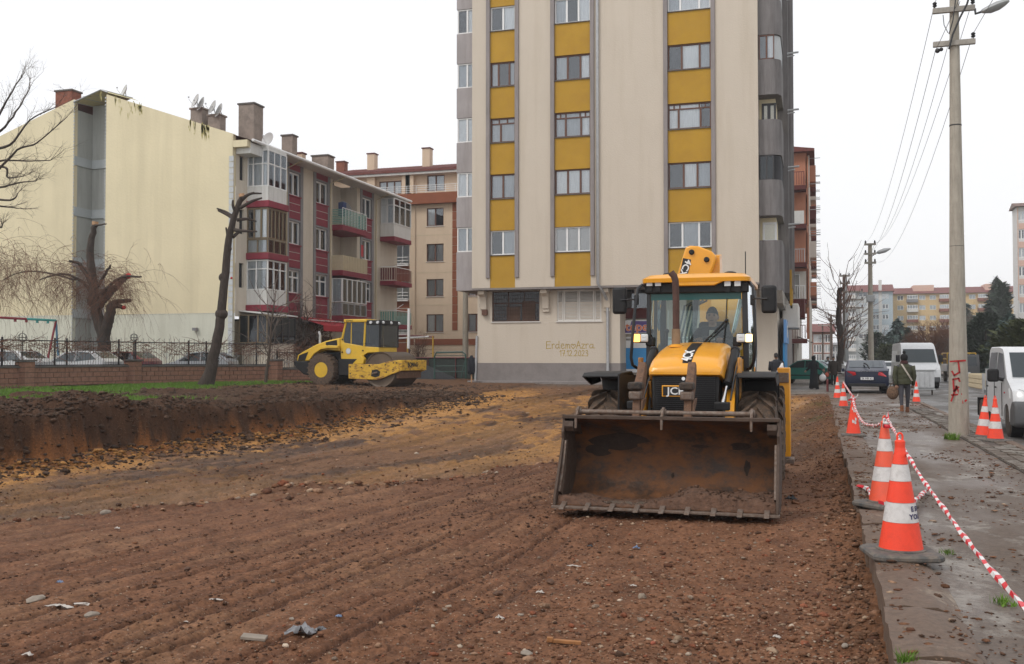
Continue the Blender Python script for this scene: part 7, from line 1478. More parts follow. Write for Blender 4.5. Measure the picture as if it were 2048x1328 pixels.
# --- green hatchback
top = [(-1.85, .30), (-1.92, .5), (-1.75, .72), (-.95, .90), (-.75, .95), (-.05, 1.38), (.4, 1.44), (1.2, 1.41), (1.72, 1.05), (1.85, .95), (1.88, .5), (1.82, .30)]; w_ = (-1.15, 1.25)
def ex_h(t, P):
 for s_ in (-1, 1): MB().add([P(s_ * a, y, z) for a, y, z in ((.83, 1.70, .98), (.83, 1.72, .66), (.62, 1.895, .66), (.66, 1.86, .96))], [tuple(range(4))[::s_]]).build('tail_light', 'tail_red', t)
 MB().box(-.92, .92, -.62, -.48, .92, 1.05).build('mirror', 'car_green', t, bevel=.03); MB().box(-.837, .837, -1.4, 1.6, .50, .56).build('side_trim', 'black_plastic', t)
p_ = at_z(1606, 768, .0); vehicle('parked_car', 'green hatchback parked across the side street behind the woman in black', 'car', (p_.x, p_.y + .5, 0), R(248), profile(top, 0, 0, .24, w_, .29), .82, .93, .24, 'car_green', w_, .29,
  [([(-.6, .97), (-.02, 1.34), (.42, 1.39), (.42, .98)], 'car_glass'), ([(.48, .98), (.48, 1.39), (1.1, 1.37), (1.4, 1.02)], 'car_glass')], [((1.26, 1.37), (1.68, 1.08), .84, 'car_glass', 'rear_window'), ((-.70, .98), (-.08, 1.35), .84, 'car_glass', 'windscreen')], extra=ex_h)
# --- white high van
top = [(-2.75, .35), (-2.82, .62), (-2.72, 1.02), (-2.35, 1.26), (-1.95, 1.38), (-1.25, 2.28), (-.95, 2.48), (-.4, 2.55), (2.7, 2.52), (2.8, 2.3), (2.8, .40)]; w_ = (-1.85, 1.7)
def ex_v(t, P):
 for s_ in (-1, 1):
  MB().box(s_ * 1.0 + (.02 if s_ > 0 else -.24), s_ * 1.0 + (.24 if s_ > 0 else -.02), -1.75, -1.62, 1.45, 1.85).build('mirror', 'black_plastic', t, bevel=.04)
  MB().add([P(s_ * a, y, z) for a, y, z in ((.98, -2.40, 1.2), (.98, -2.55, .86), (.72, -2.80, .84), (.70, -2.74, 1.05))], [tuple(range(4))[::-s_]]).build('headlight', 'lamp_glass', t)
 MB().box(-.92, .92, -2.86, -2.6, .34, .62).build('bumper', 'grey_plastic', t, bevel=.04); MB().box(-.6, .6, -2.83, -2.74, .68, .86).build('grille', 'black_plastic', t, bevel=.02)
vp = at_d(1826, 779, 57.5); vehicle('van', 'white high roofed van facing us with a dark windscreen', 'van', (5.35, 62.2, -.12), R(3), profile(top, 0, 0, .33, w_, .35), 1.0, 1.2, .09, 'car_white', w_, .35,
  [([(-1.75, 1.42), (-1.30, 2.0), (-.7, 2.1), (-.7, 1.42)], 'car_glass'), ([(-.55, 1.42), (-.55, 2.1), (1.0, 2.1), (1.0, 1.42)], 'car_glass'), ([(1.1, 1.42), (1.1, 2.1), (2.5, 2.1), (2.5, 1.42)], 'car_glass')], [((-1.93, 1.42), (-1.32, 2.18), .90, 'car_glass', 'windscreen')], bow=(.22, .03), extra=ex_v)
# --- white crew cab pickup at the right edge
top = [(-2.52, .30), (-2.60, .50), (-2.56, .86), (-2.44, 1.02), (-1.75, 1.22), (-1.62, 1.25), (-.86, 1.84), (-.62, 1.93), (-.2, 1.97), (1.0, 1.97), (1.12, 1.90), (1.16, .45)]; w_ = (-1.62,)
def ex_p(t, P):
 for s_ in (-1, 1):
  MB().add([P(s_ * a, y, z) for a, y, z in ((.965, -2.02, 1.06), (.965, -2.14, .84), (.80, -2.53, .80), (.52, -2.585, .80), (.56, -2.565, .97), (.80, -2.42, 1.05))], [tuple(range(6))[::-s_]]).build('headlight', 'lamp_glass', t)
  mr_ = MB().box(s_ * 1.0 + (.02 if s_ > 0 else -.26), s_ * 1.0 + (.26 if s_ > 0 else -.02), -1.22, -1.10, 1.18, 1.47).build('mirror', 'black_plastic', t, bevel=.05, seg=3)
  MB().tube((s_ * .9, -1.16, 1.22), (s_ * 1.05, -1.16, 1.25), .04).build('mirror_arm', 'black_plastic', mr_)
  MB().box(s_ * .966 - .008, s_ * .966 + .008, -.42, -.26, 1.02, 1.06).build('door_handle', 'black_plastic', t, bevel=.006); MB().box(s_ * .966 - .008, s_ * .966 + .008, .72, .88, 1.02, 1.06).build('door_handle', 'black_plastic', t, bevel=.006)
  for y in (-1.12, -.14, 1.02): MB().box(s_ * .962 - .007, s_ * .962 + .007, y, y + .012, .42, 1.16).build('door_seam', 'black_plastic', t)
  MB().lathe([(.02, 0), (.02, .02)], (s_ * .955, -1.45, .95), (s_, 0, 0), 10).build('side_repeater', 'amber_warm' if False else 'tail_red', t)
 MB().prism([(-2.60, .26), (-2.68, .34), (-2.68, .70), (-2.62, .80), (-2.3, .80), (-2.1, .62), (-2.05, .27)], -.97, .97, 'x').build('bumper', 'grey_plastic', t, bevel=.05, seg=3)
 for s_ in (-1, 1): MB().lathe([(.075, 0), (.07, .02), (.01, .02)], (s_ * .72, -2.685, .46), (0, -1, 0), 16).build('fog_lamp', 'black_gloss', t)
 MB().box(-.52, .52, -2.62, -2.55, .82, .96).build('grille', 'black_gloss', t, bevel=.015); MB().box(-.26, .26, -2.70, -2.685, .44, .55).build('number_plate', 'plate_white', t); MB().lathe([(.075, 0), (.075, .01), (.01, .012)], (0, -2.625, .89), (0, -1, 0), 20).build('emblem', 'chrome', t)
 # drop side bed with its slats
 for s_ in (-1, 1):
  bd_ = MB().box(s_ * .98 - .015, s_ * .98 + .015, 1.22, 3.65, .93, 1.30).build('drop_side', 'rail_cream', t)
  for q in range(3): MB().box(s_ * .998, s_ * 1.012, 1.24, 3.63, .95 + q * .12, 1.05 + q * .12) if False else MB().box(s_ * 1.005 - .012, s_ * 1.005 + .012, 1.26, 3.61, .945 + q * .12, 1.045 + q * .12).build('drop_side_board', 'rail_cream', bd_, bevel=.006)
  for y in (1.2, 3.62): MB().box(s_ * .99 - .03, s_ * .99 + .03, y, y + .06, .85, 1.33).build('bed_post', 'galv', t)
 MB().box(-.98, .98, 3.64, 3.67, .93, 1.30).build('tailboard', 'rail_cream', t); MB().box(-.95, .95, 1.18, 1.21, .93, 1.45).build('headboard', 'galv', t); MB().box(-.98, .98, 1.2, 3.66, .84, .925).build('bed_floor', 'galv', t); MB().box(-.45, .45, -2, 3.6, .42, .60).build('chassis', 'black_plastic', t)
 for s_ in (-1, 1):
  w = MB().lathe([(.2, -.1), (.31, -.1), (.335, -.08), (.335, .08), (.31, .10), (.2, .10)], (s_ * .84, 2.05, .335), (1, 0, 0), 26).build('wheel', 'rubber', t, smooth=35); MB().lathe([(.21, s_ * .09), (.18, s_ * .03), (.05, s_ * .04), (.02, s_ * .04)], (s_ * .84, 2.05, .335), (1, 0, 0), 20).build('rim', 'alloy', w, smooth=35)
  MB().box(s_ * .84 - .12, s_ * .84 + .12, 2.45, 2.47, .25, .7).build('mud_flap', 'black_plastic', t)
 MB().box(-.5, .5, -.1, .1, 1.2, 1.7).box(-.5, .5, .5, .7, 1.2, 1.75).build('seat', 'grey_plastic', t, bevel=.05)
pk = vehicle('pickup_truck', 'white crew cab pickup with slatted drop side bed parked at the right edge', 'pickup', (4.86, 25.55, -.14), R(0), profile(top, 0, 0, .34, w_, .335), .95, 1.12, .125, 'car_white', w_, .335,
  [([(-1.42, 1.26), (-.86, 1.74), (-.80, 1.80), (-.22, 1.84), (-.22, 1.22)], 'car_glass'), ([(-.08, 1.22), (-.08, 1.84), (.80, 1.84), (.88, 1.70), (.88, 1.22)], 'car_glass')], [((-1.58, 1.29), (-.86, 1.83), .88, 'car_glass', 'windscreen')], bow=(.16, .02), extra=ex_p)
# --- small flatbed works truck far off with yellow rack
tr = thing('works_truck', 'small pale works truck with yellow rack far along the road', 'truck', (9.4, 74, -.12))
MB().prism([(-1.2, .4), (-1.25, 1.0), (-1.0, 1.9), (.3, 1.9), (.3, .4)], -.9, .9, 'x').build('cab', 'grey_plastic', tr, bevel=.05); MB().box(-.95, .95, .4, 3.6, .75, 1.25).build('bed', 'car_silver', tr, bevel=.02)
b = MB(); [b.tube((x, y, 1.25), (x, y, 2.0), .04) for x in (-.9, .9) for y in (.5, 3.5)]; [b.tube((x, .5, z), (x, 3.5, z), .035) for x in (-.9, .9) for z in (1.6, 2.0)]; b.tube((-.9, .5, 2.0), (.9, .5, 2.0), .04); b.tube((-.9, .5, 1.6), (.9, .5, 1.6), .04); b.build('rack', 'yellow_iron', tr)
MB().add([(-.75, -1.20, 1.15), (.75, -1.20, 1.15), (.7, -1.05, 1.75), (-.7, -1.05, 1.75)], [(0, 1, 2, 3)]).build('windscreen', 'car_glass', tr, loc=(0, -.03, 0)); MB().box(-.5, .5, .8, 1.6, 1.25, 1.8).build('load', 'roller_yellow', tr, bevel=.05)
for y in (-.6, 2.6):
 for s_ in (-1, 1): MB().lathe([(.02, -.1), (.36, -.1), (.36, .1), (.02, .1)], (s_ * .8, y, .36), (1, 0, 0), 20).build('wheel', 'rubber', tr)
# --- cars behind the railing
top = [(-2.0, .32), (-2.06, .55), (-1.85, .76), (-1.05, .92), (-.85, .97), (-.1, 1.40), (.4, 1.47), (1.2, 1.44), (1.8, 1.08), (1.95, .98), (2.0, .5), (1.92, .32)]; w_ = (-1.25, 1.3)
def yard_car(label, px, d, paint, rz=R(280)):
 p = at_d(px, 715, d); vehicle('parked_car', label, 'car', (p.x, p.y, .42), rz, profile(top, 0, 0, .26, w_, .31), .88, .95, .25, paint, w_, .31, [([(-.65, .98), (-.05, 1.36), (.42, 1.42), (.42, .99)], 'car_glass'), ([(.48, .99), (.48, 1.42), (1.1, 1.39), (1.5, 1.08)], 'car_glass')], [((1.26, 1.40), (1.72, 1.12), .84, 'car_glass', 'rear_window'), ((-.78, 1.0), (-.14, 1.37), .84, 'car_glass', 'windscreen')])
yard_car('white hatchback parked behind the railing left of the weeping tree', 152, 45.5, 'car_white'); yard_car('white and dark car cut by the left picture edge behind the railing', 2, 42.5, 'car_white'); yard_car('pale silver car parked behind the railing left of the pollarded trunk', 395, 50.5, 'car_silver', R(285)); yard_car('dark red car behind the railing just right of the weeping tree trunk', 238, 49.5, 'car_red', R(275))
top2 = top
p_ = at_z(1772, 768, -.1); vehicle('parked_car', 'small white car showing between the blue saloon and the van', 'car', (p_.x + .35, p_.y + 4, -.12), R(2), profile(top, 0, 0, .26, w_, .31), .86, .95, .25, 'car_white', w_, .31, [([(-.65, .98), (-.05, 1.36), (.42, 1.42), (.42, .99)], 'car_glass'), ([(.48, .99), (.48, 1.42), (1.1, 1.39), (1.5, 1.08)], 'car_glass')], [((1.26, 1.40), (1.72, 1.12), .84, 'car_glass', 'rear_window'), ((-.78, 1.0), (-.14, 1.37), .84, 'car_glass', 'windscreen')])
for px, d, lb in ((1678, 88, 'far white car standing behind the leafless street tree'), (1702, 96, 'farthest white car to the right of the square post')):
 p_ = at_d(px, 760, d); vehicle('parked_car', lb, 'car', (p_.x, p_.y, -.1), R(70), profile(top, 0, 0, .26, w_, .31), .86, .95, .25, 'car_white', w_, .31, [([(-.65, .98), (-.05, 1.36), (1.1, 1.39), (1.5, 1.08)], 'car_glass')], [((1.26, 1.40), (1.72, 1.12), .84, 'car_glass', 'rear_window')])
# --- grey steel hand cart
cp = at_d(1844, 790, 45.5); ct = thing('hand_cart', 'grey corrugated steel hand cart standing in front of the van', 'cart', (cp.x, cp.y, -.12), R(-4))
MB().box(-.52, .52, -.4, .4, .30, 1.10).build('bin', 'galv', ct, bevel=.02)
for k in range(5): MB().box(-.52 + k * .215, -.52 + k * .215 + .18, -.425, -.401, .34, 1.02).build('bin_panel', 'galv', ct, bevel=.012)
MB().box(-.56, .56, -.44, .44, 1.10, 1.15).build('bin_rim', 'metal_grey', ct, bevel=.01); MB().box(-.56, .56, -.43, .43, .24, .29).build('undertray', 'metal_grey', ct)
for x in (-.42, .42): MB().lathe([(.02, -.03), (.13, -.03), (.13, .03), (.02, .03)], (x, -.2, .13), (1, 0, 0), 16).build('castor', 'rubber', ct)
# ================================================================ WALKERS
mat('olive_quilt', (.040, .042, .018), .75, var=.25, scale=5, bump=.6, bscale=12); mat('black_cloth', (.008, .008, .009), .95, var=.2); mat('grey_trouser', (.050, .048, .058), .9, var=.15); mat('brown_boot', (.17, .06, .022), .6); mat('leopard', (.13, .075, .045), .9, var=.8, scale=28); mat('strap', (.40, .36, .31), .7); mat('wine_scarf', (.045, .012, .012), .9); mat('bag_white', (.62, .60, .58), .6, var=.1); mat('bag_red', (.5, .10, .05), .7); mat('brown_coat', (.035, .026, .02), .9)
def walker(label, p, rz, coat_m, leg_m, h=1.62, stride=.16, coat_len=.78, arm=((-.24, -.05, .78), (.24, .08, .78)), wide=.21, boots='black_cloth', skirt=None, hood=None, hairm='hair', puff=False):
 t = thing('person', label, 'person', p, rz); s = h / 1.62; q = lambda *a: tuple(v * s for v in a)
 V = [q(0, 0, .86), q(0, .01, 1.12), q(0, .01, 1.32), q(0, -.01, 1.42), q(-.09, 0, .80), q(-.10, -stride * .5, .45), q(-.10, -stride, .08), q(-.10, -stride - .11, .04), q(.09, 0, .80), q(.10, stride * .3, .46), q(.10, stride, .10), q(.10, stride - .11, .05),
         q(-wide, .01, 1.31), q(-wide - .05, .02, 1.04), q(*arm[0]), q(wide, .01, 1.31), q(wide + .05, .02, 1.04), q(*arm[1])]
 E = [(0, 1), (1, 2), (2, 3), (0, 4), (4, 5), (5, 6), (6, 7), (0, 8), (8, 9), (9, 10), (10, 11), (2, 12), (12, 13), (13, 14), (2, 15), (15, 16), (16, 17)]
 skin_body('body', leg_m, t, V, E, [(.14 * s, .10 * s), (.15 * s, .10 * s), (.13 * s, .09 * s), .05 * s, .095 * s, .068 * s, .045 * s, .035 * s, .095 * s, .068 * s, .045 * s, .035 * s, .055 * s, .045 * s, .035 * s, .055 * s, .045 * s, .035 * s])
 # coat: rings from hem to collar, sleeves
 z0 = coat_len * s; prof_ = [(z0, .20, .155), (z0 + .05, .21, .165), (.98 * s, .205, .15), (1.12 * s, .215, .155), (1.28 * s, .215, .145), (1.36 * s, .17, .115), (1.42 * s, .085, .08)]
 if skirt: prof_ = [(skirt * s, .24, .22), (skirt * s + .3, .21, .19), (.6 * s, .19, .16), (.86 * s, .18, .14), (1.1 * s, .185, .135), (1.28 * s, .20, .13), (1.36 * s, .15, .11), (1.42 * s, .08, .08)]
 if puff:
  pp = [];
  for i in range(len(prof_) - 1):
   a, c = prof_[i], prof_[i + 1]
   for k in range(3): t_ = k / 3; pp.append((a[0] + (c[0] - a[0]) * t_, (a[1] + (c[1] - a[1]) * t_) * (1.04 if k == 1 else .97), (a[2] + (c[2] - a[2]) * t_) * (1.05 if k == 1 else .97)))
  prof_ = pp + [prof_[-1]]
 b = MB(); n = 18; b.loft([[Vector((a * s * math.cos(u), c * s * math.sin(u) + (.02 * math.sin(u * 5 + z * 9) if skirt and z < .7 else 0), z)) for u in [2 * math.pi * k / n for k in range(n)]] for z, a, c in prof_]); ct_ = b.build('coat', coat_m, t, smooth='all')
 for k, w in ((12, 0), (15, 1)):
  b = MB(); a, m_, e = Vector(V[k]), Vector(V[k + 1]), Vector(V[k + 2]); b.path([a + Vector((0, 0, .03)), a.lerp(m_, .5), m_, m_.lerp(e, .5), e], [x * s for x in (.075, .07, .062, .055, .048)], 10); b.build('sleeve', coat_m, t, smooth='all')
 for k, sd in ((14, -1), (17, 1)): hand(t, V[k], (Vector(V[k]) - Vector(V[k - 1])), (0, 1 if sd < 0 else 1, 0), side=sd, s=.95 * s, curl=.7)
 for k in (6, 10): a = Vector(V[k]); MB().loft([[Vector((a.x + x * .048, a.y + y, zz)) for x, y in ((-1, .07), (1, .07), (1.0, -.08), (.6, -.17), (-.6, -.17), (-1.0, -.08))] for zz in (a.z - .085, a.z - .03)]).tube((a.x, a.y + .01, a.z - .06), (a.x, a.y + .01, a.z + .10), .052, n=10).build('boot', boots, t, bevel=.015)
 hc = (0, -.015 * s, 1.535 * s); head(t, hc, r=.098 * s, hair=None if hood else hairm)
 if hood: b = MB(); b.ball((0, .012, 1.535 * s), .105 * s, .118 * s, .135 * s, 16, 12); b.lathe([(.13 * s, 0), (.10 * s, .07 * s), (.08 * s, .12 * s)], (0, .01, 1.34 * s), (0, 0, 1), 16); b.build('headscarf', hood, t, smooth='all')
 return t
wz = -.02
wm = walker('woman in an olive quilted jacket and black bobble hat walking away along the pavement', (2.42, 31.5, wz), R(180 + 4), 'olive_quilt', 'grey_trouser', 1.64, .17, .80, wide=.22, boots='brown_boot', puff=True)
b = MB(); b.ball((0, 0, 1.60), .108, .115, .125, 16, 10); b.ball((0, .0, 1.755), .05, m=0); b.build('bobble_hat', 'black_cloth', wm, smooth='all'); MB().lathe([(.10, 0), (.12, .04), (.10, .09), (.085, .11)], (0, 0, 1.40), (0, 0, 1), 16).build('scarf', 'wine_scarf', wm, smooth='all')
b = MB(); b.loft([[Vector((x, y, z)), Vector((x + .05, y, z))] for x, y, z in ((.07, .10, 1.42), (-.02, .175, 1.25), (-.12, .185, 1.08), (-.22, .14, .92))], closed=False); b.build('bag_strap', 'strap', wm)
bag = thing('shoulder_bag', 'leopard print bag hanging from the left hand of the woman in olive', 'bag', (2.42 - .33, 31.45, .42)); MB().ball((0, 0, .12), .17, .10, .20, 14, 10).path([(-.1, 0, .25), (-.03, 0, .40), (.05, 0, .42), (.1, 0, .25)], .012, 5).build('bag_body', 'leopard', bag, smooth='all')
ab = walker('woman in a long black robe and headscarf walking with a white bag', (-.22, 52.0, 0), R(150), 'black_cloth', 'black_cloth', 1.64, .10, wide=.19, skirt=.06, hood='black_cloth', arm=((-.42, -.08, .95), (.36, .10, .92)))
pb = thing('carrier_bag', 'white carrier bag held by the woman in black', 'bag', (.20, 52.0, .42)); MB().ball((0, 0, .15), .17, .12, .18, 14, 10).path([(-.06, 0, .28), (0, 0, .42), (.06, 0, .28)], .02, 5).build('bag_body', 'bag_white', pb, smooth='all')
p_ = at_d(1667, 772, 58); wk = walker('woman in a brown coat walking towards us with an orange bag', (p_.x, p_.y, 0), R(10), 'brown_coat', 'black_cloth', 1.6, .12, .55, wide=.2)
cb = thing('carrier_bag', 'small orange and yellow bag carried by the woman in brown', 'bag', (p_.x - .36, p_.y - .05, .45)); MB().ball((0, 0, .12), .13, .09, .14, 12, 8).path([(-.05, 0, .2), (0, 0, .34), (.05, 0, .2)], .015, 5).build('bag_body', 'bag_red', cb, smooth='all')
p_ = at_d(1656, 772, 60); walker('dark figure half hidden behind the woman in brown', (p_.x, p_.y, 0), R(20), 'black_cloth', 'black_cloth', 1.6, .1, .6, wide=.2)
mn = walker('man in a dark jacket carrying a white sack beyond the backhoe loader', (-1.62, 41.5, -.02), R(200), 'navy_cloth', 'grey_trouser', 1.74, .12, .8, wide=.21, arm=((-.22, -.1, .95), (.2, -.15, 1.05)))
sk_ = thing('sack', 'white sack slung over the shoulder of the man beyond the loader', 'sack', (-1.50, 41.20, .75)); MB().loft([[Vector((r * math.cos(a) + .12 * (1 - k / 5), r * .6 * math.sin(a), .62 - k * .125)) for a in [2 * math.pi * q / 12 for q in range(12)]] for k, r in enumerate((.03, .07, .13, .17, .18, .10))]).build('bag_body', 'bag_white', sk_, smooth='all')
# ================================================================ CONES AND TAPE
mat('cone_orange', (.86, .055, .018), .45, var=.07, scale=6, col2=(.55, .05, .03), fac2=.5, thr=.62); mat('cone_faded', (.80, .10, .045), .5, var=.1, scale=6, col2=(.6, .10, .06), fac2=.5); mat('cone_white', (.62, .60, .585), .45, var=.08, scale=9, col2=(.36, .34, .32), fac2=.6, thr=.57); mat('cone_base', (.06, .064, .066), .8, var=.2, scale=7, bump=.3, col2=(.20, .16, .125), fac2=.7, thr=.48)
mat('ink_blue', (.03, .025, .10), .6)
def cone(label, x, y, z, h, rz, tilt=0., om='cone_orange', bands=2, text_=None, lean=(0, 0), base=.25, worn=False):
 t = thing('traffic_cone', label, 'traffic cone', (x, y, z), rz, 'traffic cones along the dig'); t.rotation_euler = (lean[0], lean[1], rz)
 s = h / .9; r0, r1 = .158 * s, .030 * s; zb = .055 * s; R_ = lambda u: r0 + (r1 - r0) * u; H = h - zb - .055 * s; prf = lambda a, c, o=0.: [(R_(a) + o, zb + H * a), (R_(c) + o, zb + H * c)]
 B_ = base * s / .25 * .25 / .25; q = .25 * s; c_ = .055 * s; oct_ = [(-q, -q + c_), (-q + c_, -q), (q - c_, -q), (q, -q + c_), (q, q - c_), (q - c_, q), (-q + c_, q), (-q, q - c_)]
 MB().loft([[Vector((a * k, c * k, zz)) for a, c in oct_] for k, zz in ((.97, 0), (1.0, .012 * s), (1.0, .032 * s), (.94, .048 * s), (.60, .052 * s))]).build('cone_base', 'cone_base', t, smooth=30)
 MB().lathe([(r0 + .020 * s, zb - .012), (r0 + .018 * s, zb + .006), (r0, zb + .012)], (0, 0, 0), (0, 0, 1), 32).build('cone_foot', 'cone_base', t, smooth=40)
 ed = [0, .26, .44, .635, .79, 1.0] if bands == 2 else [0, .34, .6, .62, .80, 1.0]
 for k in range(5):
  wh = k in (1, 3) and bands == 2; MB().lathe(prf(ed[k] + (.0), ed[k + 1] - .003, -.0015 if not wh else 0), (0, 0, 0), (0, 0, 1), 36).build('reflective_band' if wh else 'cone_body', 'cone_white' if wh else om, t, smooth=50)
 zt = zb + H; MB().lathe([(r1 + .006 * s, zt - .05 * s), (r1 + .007 * s, zt), (r1 - .002, zt + .01 * s)], (0, 0, 0), (0, 0, 1), 20).build('cone_tip', om, t, smooth=40)
 lp = [Vector((.020 * s * math.cos(a), 0, zt + .03 * s + .030 * s * math.sin(a))) for a in [math.pi * (1.12 - 1.24 * k / 10) for k in range(11)]]; MB().path([(lp[0].x, 0, zt)] + lp + [(lp[-1].x, 0, zt)], .0075 * s, 8).build('cone_ring', om, t, smooth=True)
 if worn:
  for a0, u0 in ((-1.75, .36), (-1.35, .33), (-1.2, .42), (-1.9, .72), (-1.5, .66)):
   pts = []
   for j, (da, du) in enumerate(((-.12, -.03), (0, -.06), (.14, -.03), (.10, .04), (.0, .02), (-.10, .06))): a = a0 + da * 1.5; u = u0 + du; rr = R_(u) + .003; pts.append((rr * math.cos(a), rr * math.sin(a), zb + H * u))
   MB().add(pts, [tuple(range(6))]).build('worn_band', 'cone_white', t)
 if text_:
  for txt, u, a0, sz in text_:
   k = 0
   for ch in txt:
    a = a0 + k * sz * .78 / R_(u); rr = R_(u) + .003; N_ = Vector((math.cos(a), math.sin(a), 0)); T_ = Vector((-math.sin(a), math.cos(a), 0)); text(ch, sz, t, frame_m(N_ * rr + Vector((0, 0, zb + H * u)), T_, (-(r0 - r1) / H * N_.x, -(r0 - r1) / H * N_.y, 1)), 'ink_blue', ext=.0005, bold=.002); k += 1
 return t
P1 = at_z(1802, 1106, .045); zc = .035
cone('nearest orange and white cone with blue lettering, standing on the kerb', P1.x, P1.y, zc - .015, .96, R(12), text_=[('ESKi', .385, -1.05, .052), ('YOLU', .315, -1.20, .052)])
P2 = at_z(1776, 1012, .045); cone('faded orange and white cone just behind the nearest one', P2.x - .02, P2.y + .1, zc - .01, .94, R(40), om='cone_faded')
P3 = at_z(1707, 871, .03); cone('worn cone with torn white patches, third along the kerb', P3.x + .0, P3.y, .02, .80, R(5), bands=1, worn=True)
P4 = at_z(1687, 815, .03); cone('orange and white cone on the kerb, fourth from the front', P4.x, P4.y, .02, .80, R(20))
P5 = at_z(1675, 798, .03); cone('torn patchy red cone farthest along the kerb by the red post', P5.x, P5.y, .02, .85, R(70), bands=2, worn=True)
P6 = at_z(1833, 806, -.03); cone('orange and white cone standing right of the woman in olive', P6.x, P6.y, -.035, .78, R(15))
P7 = at_z(1966, 877, -.03); cone('leaning left cone of the pair beside the pickup', P7.x, P7.y, -.02, .84, R(15), lean=(0, R(4))); P8 = at_z(1991, 884, -.03); cone('right cone of the pair in front of the pickup wheel', P8.x, P8.y, -.02, .86, R(30))
cone('small cone riding on the bed of the far works truck', 9.9, 76.6, 1.13, .8, 0)
mat('tape_red', (.62, .02, .035), .45, var=.08); mat('tape_white', (.68, .66, .65), .45, var=.06)
def tape(label, pts, w=.035, band=.11, twist=9., sag=()):
 t = thing('barrier_tape', label, 'tape', tuple(pts[0])); P = spline([Vector(p) for p in pts], 26); b = {0: MB(), 1: MB()}; s = 0
 ups = []
 rr = lambda i: w * (.62 + .38 * abs(math.cos(i * .17)))
 step = []; acc = [0]
 for a, c in zip(P, P[1:]): acc.append(acc[-1] + (c - a).length)
 L_ = acc[-1]; n = int(L_ / .012); q = []
 xs_ = np.linspace(0, L_, n); co = [np.interp(xs_, acc, [p[k] for p in P]) for k in range(3)]; q = [Vector((a, c, e)) for a, c, e in zip(*co)]
 for i in range(n - 1):
  d = (q[i + 1] - q[i]).normalized(); u = d.cross(Vector((0, 0, 1))).normalized(); v = d.cross(u)
  def cs(i_, qq): th = xs_[i_] * twist; e = u * math.cos(th) + v * math.sin(th); f = -u * math.sin(th) + v * math.cos(th); k = .5 + .16 * math.sin(xs_[i_] * 23); return [qq + e * w * .5, qq + f * w * .32, qq - e * w * .42, qq - f * w * .32]
  c0, c1 = cs(i, q[i]), cs(i + 1, q[i + 1]); k = int((xs_[i]) / band) % 2; b[k].add(c0 + c1, [(j, (j + 1) % 4, 4 + (j + 1) % 4, 4 + j) for j in range(4)])
 [tag(b[k].build('tape_bands', m_, t, world=True, smooth=60), kind='stuff') for k, m_ in ((0, 'tape_red'), (1, 'tape_white'))]; return t
top_ = lambda P, h, z=.03: Vector((P.x, P.y, z + h))
T2 = top_(P2, .92); T3 = top_(P3, .80); T4 = top_(P4, .80)
tape('red and white barrier tape stretched from the faded cone towards the camera', [T2 + Vector((0, 0, .0)), at_d(1806, 892, 8.2), at_d(1836, 944, 7.2), at_d(1900, 1034, 5.6), at_d(1972, 1128, 4.4), at_d(2048, 1214, 3.6), at_d(2160, 1340, 2.9)], w=.032, band=.085, twist=3.5)
tape('red and white tape sagging between the faded cone and the worn cone', [T2, at_d(1762, 848, 12), at_d(1745, 851, 13.6), at_d(1725, 843, 16), at_d(1710, 815, 18.6), T3 + Vector((0, 0, -.04))], w=.055, band=.14, twist=5)
tape('red and white tape between the worn cone and the fourth cone', [T3 + Vector((0, 0, -.03)), at_d(1697, 780, 24), T4], w=.05, band=.16, twist=4)
for T in (T2, T3): pass
tape('loose red and white tape end lying across the kerb at the faded cone', [at_z(1716, 972, .05), at_z(1735, 977, .06), P2 + Vector((-.1, 0, .03)), P2 + Vector((.2, -.1, .06)), at_z(1852, 982, .0)], w=.06, band=.16, twist=3)
b = MB(); kn = []
for T, s_ in ((T2, 1.), (T3, 1.2)):
 t = thing('tape_knot', 'knot of red and white tape tied round the tip of the ' + ('faded cone' if T is T2 else 'worn cone'), 'tape', tuple(T + Vector((0, 0, -.08)))); b = MB(); b2 = MB()
 for k in range(7):
  a = random.uniform(0, 6.28); r = .035 * s_; p = Vector((r * math.cos(a), r * math.sin(a), random.uniform(-.04, .07))); e = p + Vector((random.gauss(0, .03), random.gauss(0, .03), random.uniform(-.04, .07))); (b if k % 2 else b2).add([p, p + Vector((.02, .01, .03)), e + Vector((0, 0, .04)), e], [(0, 1, 2, 3)])
 b.lathe([(.038 * s_, -.02), (.044 * s_, 0), (.038 * s_, .02)], (0, 0, 0), (0, 0, 1), 12); b2.lathe([(.040 * s_, .021), (.045 * s_, .035), (.036 * s_, .05)], (0, 0, 0), (0, 0, 1), 12)
 b.build('knot', 'tape_red', t); b2.build('knot', 'tape_white', t)
# ================================================================ POLES AND WIRES
def insulator(parent, p, s=1.): MB().lathe([(.012, -.03), (.012, .03), (.035, .035), (.045, .06), (.025, .075), (.04, .09), (.045, .11), (.02, .13), (.008, .14)], p, (0, 0, 1), 12).build('insulator', 'black_iron', parent, world=True, smooth=40) if s == 1. else MB().lathe([(.05, 0), (.06, .1), (.03, .2)], p, (0, 0, 1), 8).build('insulator', 'black_iron', parent, world=True)
p1 = at_z(1918, 873, -.03); PX1, PY1 = p1.x, p1.y
pole = thing('utility_pole', 'thick tapered concrete pole in the pavement with red spray paint and street lamp', 'pole', (PX1, PY1, -.1))
MB().path([(PX1, PY1, -.1), (PX1, PY1, 2.5), (PX1, PY1, 5.5), (PX1, PY1, 9.4)], [.205, .158, .122, .082], 28).build('pole_shaft', 'pole_concrete', pole, world=True, smooth=True)
for z in (3.86, 3.30, 6.35): MB().lathe([(.136 if z < 5 else .118, -.012), (.145 if z < 5 else .122, 0), (.136 if z < 5 else .118, .012)], (PX1, PY1, z), (0, 0, 1), 24).build('strap_band', 'black_iron', pole, world=True)
